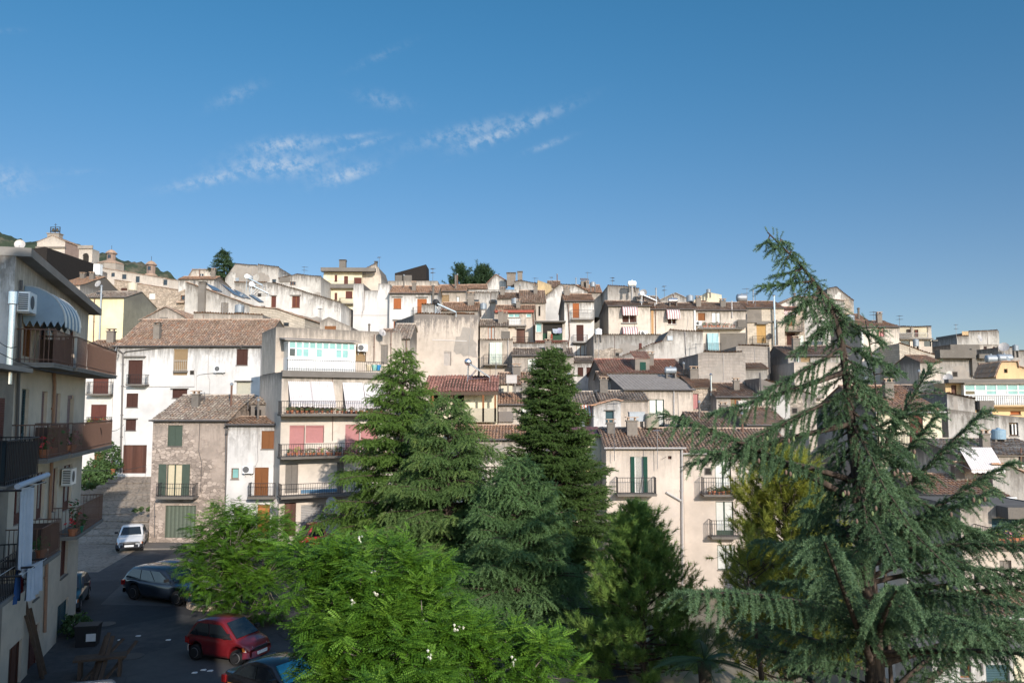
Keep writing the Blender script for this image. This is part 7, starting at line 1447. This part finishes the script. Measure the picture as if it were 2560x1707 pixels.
# pines: shoots of long needles at the branch ends
tm_pine=[needle_spray(7,9,.55,.045,s,.0,38,.0) for s in (31,32,33)]
def pine(label,trunk,r0,Rf,nbr,elev,mat,seed,shoot=.34,tmin=.15,dens=3,name='pine_tree',inner=.35,group=None,tm=tm_pine,twig=.30):
    g=np.random.default_rng(seed); base=np.array(trunk[0]); e=empty(name,tuple(base),0,label,'tree',group); tr=[np.array(p)-base for p in trunk]; m=MB(); n=12
    m.tube([tuple(along(tr,i/n)) for i in range(n+1)],[max(.02,r0*(1-i/n)**.8) for i in range(n+1)],BARK,8); P=[];X=[];U=[];S=[];RN=[]; up=np.array([0,0,1.]); az=0
    for i in range(nbr):
        t=tmin+(1-tmin)*(i+g.random())/nbr; az+=2.399+g.normal(0,.3); L=Rf(t)*g.uniform(.7,1.15); d=np.array([math.cos(az),math.sin(az),0]); el=R(elev(t)+g.uniform(-10,10)); b=along(tr,t)
        f=lambda r:b+d*(r*math.cos(el))+up*(r*math.sin(el)+.18*L*(r/L)**2)
        k=max(3,int(L/.4)); m.tube([tuple(f(L*j/k)) for j in range(k+1)],[max(.008,.015*L*(1-.8*j/k)+.006) for j in range(k+1)],BARK,5,False); rnd=g.uniform(.2,.8)
        ns=max(3,int(L*dens*3))
        for j in range(ns):
            r=L*(inner+(1-inner)*g.random()**.7); p=f(r); off=g.normal(0,1,3)*np.array([.9,.9,.55])*(.10+twig*(r/L)); q=p+off
            if g.random()<.5: m.tube([tuple(p),tuple(q)],[.008,.005],BARK,3,False)
            P.append(q);X.append(unit(d*.45+up*.85+off*.5+g.normal(0,.3,3)));U.append(np.array([1.,.2,0]));S.append(shoot*g.uniform(.75,1.2));RN.append(rnd*.6+g.normal(0,.14)+.5*(r/L-.5))  # lit look painted in: outer shoots lighter, inner ones darker
        P.append(f(L));X.append(unit(d*.5+up*.9));U.append(np.array([1.,0,0]));S.append(shoot*1.2);RN.append(rnd+.15)
    for a in ((0,0),(.22,.1),(-.22,.05)): P.append(along(tr,.97)+np.array([a[0],a[1],-.05]));X.append(np.array([a[0]*.3,0,1.]));U.append(np.array([1.,0,0]));S.append(shoot*1.5);RN.append(.8)
    m.build('trunk',e,True); print(label,len(P)); scatter('crown',tm,P,X,U,S,mat,e,seed,RN)
pine('bushy green pine with upright candles before the peach house',straight(1594,1285,1602,28),.14,cone_R(9,.50,.76),130,lambda t:-6+72*t,M_pine,61,.36,tmin=.04,dens=4.6,twig=.13)
pine('tall yellow green pine behind the cedar on the right',straight(1960,1170,1960,26.5),.16,cone_R(12,.92,.42),104,lambda t:10+35*t,M_ypine,62,.40,tmin=.2,dens=4)
pine('scrawny pine with a bare crooked trunk and few yellow green tufts',[gnd(1905,23.5),tuple(at(1886,1545,23.5)),tuple(at(1868,1460,23.6)),tuple(at(1872,1415,23.5)),tuple(at(1868,1385,23.5))],.12,lambda t:1.2-.4*t,16,lambda t:25,M_ypine,63,.30,tmin=.62,dens=2.0)
pine('left one of the two round skyline pines above the white wall',straight(1152,676,1155,136),.25,lambda t:1.9*math.sin(math.pi*min(1,max(.08,t*1.1-.1))**.8),60,lambda t:20,M_far,64,1.0,tmin=.35,dens=1.4,inner=.2,tm=[needle_spray(4,6,.5,.12,s,0,45,0) for s in (1,2)],twig=.7)
pine('wide skyline pine with a forked round crown right of its neighbour',straight(1208,678,1205,137),.25,lambda t:2.6*math.sin(math.pi*min(1,max(.08,t*1.1-.1))**.8),80,lambda t:20,M_far,65,1.0,tmin=.35,dens=1.4,inner=.2,tm=[needle_spray(4,6,.5,.12,s,0,45,0) for s in (1,2)],twig=.7)
# locust trees: feathery compound leaves on clumps of shoots
tm_loc=[frond(7,s) for s in (1,2,3)]
WHFL=plain('white_locust_flower',C(.75,.73,.62),.8)
def locust(label,base,clumps,nsh,seed,scale=.30,flowers=0,r0=.14):
    g=np.random.default_rng(seed); base=np.array(base); e=empty('locust_tree',tuple(base),0,label,'tree'); m=MB(); P=[];X=[];U=[];S=[];RN=[]; up=np.array([0,0,1.])
    ctr=np.mean([c[0] for c in clumps],axis=0)-base; fork=np.array([ctr[0]*.4,ctr[1]*.4,max(.8,ctr[2]*.45)]); m.tube([(0,0,0),tuple(fork*.5+np.array([.05,0,0])),tuple(fork)],[r0,r0*.85,r0*.7],BARKG,8)
    tot=sum(c[1][0]*c[1][2] for c in clumps); fl=[]
    for c,rad in clumps:
        c=np.array(c)-base; rad=np.array(rad); mid=(fork+c)/2+np.array([0,0,.2]); m.tube([tuple(fork),tuple(mid),tuple(c)],[r0*.5,r0*.35,.03],BARKG,6,False)
        n=int(nsh*rad[0]*rad[2]/tot); nsub=max(5,int(9*rad[0]*rad[2]/.5)); per=max(6,int(n/nsub))
        for si in range(nsub):
            d=unit(g.normal(0,1,3)); cr=(.45+.55*g.random()**.5); sc=c+d*rad*cr; sr=g.uniform(.30,.52); base_r=g.uniform(-.05,.35)
            m.tube([tuple(c*.6+sc*.4),tuple(sc)],[.022,.010],BARKG,3,False)
            for i in range(per):
                dd=unit(g.normal(0,1,3)+d*.7+up*.5); rr=sr*(.25+.75*g.random()**.5); p=sc+dd*rr*np.array([1,1,.75]); sd=unit(dd*np.array([1,1,.55])+up*.1+g.normal(0,.2,3)); L=g.uniform(.22,.45); nf=7; rnd=base_r+.55*(rr/sr)*max(0,.35+dd[2])  # upper and outer leaves painted lighter, as if the sun caught them
                for j in range(nf):
                    q=p+sd*L*(j/nf); sg=1 if j%2 else -1; o=unit(np.cross(sd,up))*sg; P.append(q);X.append(unit(o*.75+sd*.8-up*(.05+.4*g.random())+g.normal(0,.15,3)));U.append(up);S.append(scale*g.uniform(.7,1.15));RN.append(rnd+g.normal(0,.08))
                if flowers and g.random()<flowers and rr>.7*sr: fl.append(p+sd*L*.6)
    m.build('trunk',e,True); print(label,len(P)); scatter('crown',tm_loc,P,X,U,S,M_loc,e,seed,RN)
    if fl:
        q=MB()
        for p in fl:
            for k in range(6): o=g.normal(0,.05,3); s=.03; c=p+o; q.mesh([c+np.array([s,0,0]),c+np.array([0,s,0]),c-np.array([s,0,0]),c-np.array([0,s,0]),c+np.array([0,0,s]),c-np.array([0,0,s*1.5])],[(0,1,4),(1,2,4),(2,3,4),(3,0,4),(1,0,5),(2,1,5),(3,2,5),(0,3,5)],WHFL)
        q.build('blossom',e)
def cl(px,py,rx,rz,Y,ry=None):
    c=at(px,py,Y); k=Y/F; return (tuple(c),(rx*k,(ry or rx)*k,rz*k))
locust('bright green feathery locust tree filling the bottom centre',gnd(900,18.5),[cl(910,1565,165,185,18.2,180),cl(815,1455,95,85,19.2),cl(1000,1500,130,110,18.6),cl(1060,1620,150,130,17.2),cl(945,1655,120,120,16.6),cl(1190,1660,120,90,17.5),cl(815,1540,55,75,18.4),cl(745,1410,40,45,20),cl(1320,1690,110,60,17),cl(980,1700,200,100,16)],3000,71,.30,.010)
locust('smaller locust tree growing from the round planter between the cars and the houses',(PLC.x,PLC.y,.1),[cl(575,1390,110,110,35,100),cl(640,1350,90,75,36),cl(540,1330,75,60,36),cl(660,1450,80,80,34.5),cl(520,1420,65,60,35),cl(600,1485,80,50,34),cl(590,1295,55,40,36.5),cl(668,1350,34,36,36)],2000,72,.30,0,.11)
def cl2(): pass
# palm behind the pines
def palm(c,label,n=22,L=1.9,seed=0):
    g=random.Random(seed); e=empty('palm_tree',(c[0],c[1],c[2]),0,label,'tree'); h=c[3]; m=MB(); m.tube([(0,0,0),(.05,0,h*.5),(0,0,h)],[.22,.18,.2],BARK,10); m.build('trunk',e,True); PM=plain('palm_leaf',C(.06,.10,.035),.5,var=.3,scale=4)
    for k in range(n):
        az=k*2.4+g.random()*.3; el=R(g.uniform(-5,65)); m=MB(); d=np.array([math.cos(az),math.sin(az),0]); s=np.array([-d[1],d[0],0]); up=np.array([0,0,1.])
        f=lambda r:np.array([0,0,h])+d*r*math.cos(el)+up*(r*math.sin(el)-.22*r*r)
        m.tube([tuple(f(L*i/8)) for i in range(9)],[.018*(1-i/10) for i in range(9)],PM,4,False)
        for i in range(26):
            r=L*(.15+.85*i/26); p=f(r); l=.42*(1-abs(i/26-.4)); 
            for sg in (-1,1):
                q=p+s*sg*l*.8+d*l*.45-up*l*.25; w=d*.022; m.face([p-w,p+w,q],PM)
        m.build('frond',e)
px,py,Y=1955,1490,29; c=at(px,py,Y); palm((c.x,c.y,terr(c.x,c.y)-.1,c.z-terr(c.x,c.y)+.1),'dark palm with stiff fronds between the pines and the peach house')
px,py,Y=1760,1650,24; c=at(px,py,Y); palm((c.x,c.y,terr(c.x,c.y)-.1,c.z-terr(c.x,c.y)+.1),'low palm with pale fronds under the cedar boughs',18,1.5,4)
# cones on the big cedar
def cones():
    m=MB(); m.lathe([(.008,-.055),(.028,-.03),(.034,0),(.028,.035),(.008,.06)],plain('cedar_cone',C(.15,.10,.075),.8),n=8); me=m.build('cone',None,True); first=True; par=[o for o in bpy.data.objects if o.name=='cedar_tree'][0]; base=Vector(par.location); gcol=plain('young_cedar_cone',C(.15,.19,.08),.8)
    m2=MB(); m2.lathe([(.008,-.055),(.028,-.03),(.034,0),(.028,.035),(.008,.06)],gcol,n=8); g2=m2.build('cone',None,True)
    pts=[(1897,1154),(1918,1098),(1972,1104),(1984,1100),(1965,1183),(1976,1187),(1983,1192),(2236,1186),(2244,1180),(2108,1238),(2112,1234),(2121,1235),(2284,1143),(2286,1132),(2190,1273),(2181,1286),(2142,1305),(2378,1288),(2448,1256),(2462,1250),(2434,1252),(2368,1472),(2336,1495),(2342,1490),(2236,1340),(2100,1428),(2300,1590),(2362,1637)]
    for k,(x,y) in enumerate(pts):
        p=at(x,y,17.6 if k<7 else 17.3)-base; o=me if k==0 else (g2 if k==1 else (me if k%3 else g2).copy())
        if k>1: link(o)
        o.parent=par; o.location=p+Vector((0,0,.02)); o.scale=(.95,.95,1.0)
cones()
# ------------------------------------------------------------------ light, sky and camera
SUN_AZ,SUN_EL=22.8,19.5     # sun stands behind the viewer, to the right
sv=Vector((math.sin(R(SUN_AZ))*math.cos(R(SUN_EL)),-math.cos(R(SUN_AZ))*math.cos(R(SUN_EL)),math.sin(R(SUN_EL))))
ld=bpy.data.lights.new('sun','SUN'); ld.energy=4.1; ld.angle=R(.53); ld.color=(1,.915,.82)
lo=bpy.data.objects.new('sun',ld); link(lo); lo.rotation_euler=(-sv).to_track_quat('-Z','Y').to_euler()
def world():
    w=bpy.data.worlds.new('World'); SC.world=w; w.use_nodes=True; nt=w.node_tree
    bg=nt.nodes['Background']; sk=nt.nodes.new('ShaderNodeTexSky'); sk.sky_type='NISHITA'; sk.sun_disc=False
    sk.sun_elevation=R(SUN_EL); sk.sun_rotation=math.atan2(sv.x,sv.y); sk.altitude=900; sk.air_density=SKY[0]; sk.dust_density=SKY[1]; sk.ozone_density=SKY[2]
    col=E(nt,sk.outputs[0])
    gen=node(nt,'ShaderNodeTexCoord',0); x,y,z=sep(nt,gen); yy=y.mx(.05); u=x/yy; v=z/yy
    # thin wind-drawn cirrus: a few long soft patches high over the town, broken up by fine ripples
    tot=None
    for (px,py,a,b,ang,s) in ((1165,330,130,18,14,.65),(1300,318,120,14,24,.75),(1200,352,60,12,18,.7),(1370,362,50,8,20,.5),(715,362,85,18,6,.95),(700,415,120,26,2,1.05),(868,438,70,16,16,1.0),(520,450,95,14,12,.75),(900,362,70,8,14,.6),(590,238,60,18,24,.35),(960,250,60,18,-10,.4),(950,140,70,10,25,.22),(15,450,60,30,0,.55),(870,345,60,8,10,.55),(180,430,60,8,0,.18),(60,480,90,8,10,.18),(20,78,40,8,0,.12)):
        d=ray(px,py); u0,v0=d.x/d.y,d.z/d.y; c_,s_=math.cos(R(ang)),math.sin(R(ang)); A,B=a/F,b/F
        du=u-u0; dv=v-v0; p=(du*c_+dv*s_)/A; q=(dv*c_-du*s_)/B
        g=((p*p+q*q)*-1.0).exp()*s; tot=g if tot is None else tot+g
    ru=u*.94+v*.34; rv=v*.94-u*.34
    n1=noise(nt,vec(nt,ru*9,rv*34),2.2,7,.62); n2=noise(nt,vec(nt,ru*70-rv*40,rv*60+ru*60),1.0,4,.6)
    mask=tot*(n1*.55+n2*.95-.58).sstep(.0,.34)
    tint=mix(nt,1.0,col,mix(nt,y.sstep(.05,.65),SKYBACK,mix(nt,z.sstep(.05,.52),SKYLOW,SKYTINT)),'MULTIPLY')
    out=mix(nt,mask*.5,tint,CLOUDC)
    nt.links.new(out.k,bg.inputs['Color']); bg.inputs['Strength'].default_value=SKYS
SKY=(1.0,.35,2.0); SKYTINT=(.38,.90,1.04); SKYLOW=(.66,.70,.785); SKYBACK=(2.3,2.25,2.15); SKYS=.104; CLOUDC=(5.5,6.0,6.6)
world()
cd=bpy.data.cameras.new('camera'); cd.sensor_width=36; cd.lens=F*36/2560; cd.clip_end=8000; cd.clip_start=.1
cam=bpy.data.objects.new('camera',cd); link(cam); cam.location=(0,0,CAMZ); cam.rotation_euler=(math.pi/2+PITCH,0,0); SC.camera=cam
vs=SC.view_settings; vs.view_transform='Standard'; vs.look='None'; vs.exposure=.28; vs.gamma=1
SC.cycles.max_bounces=6; SC.cycles.diffuse_bounces=4; SC.cycles.glossy_bounces=2; SC.cycles.transparent_max_bounces=4
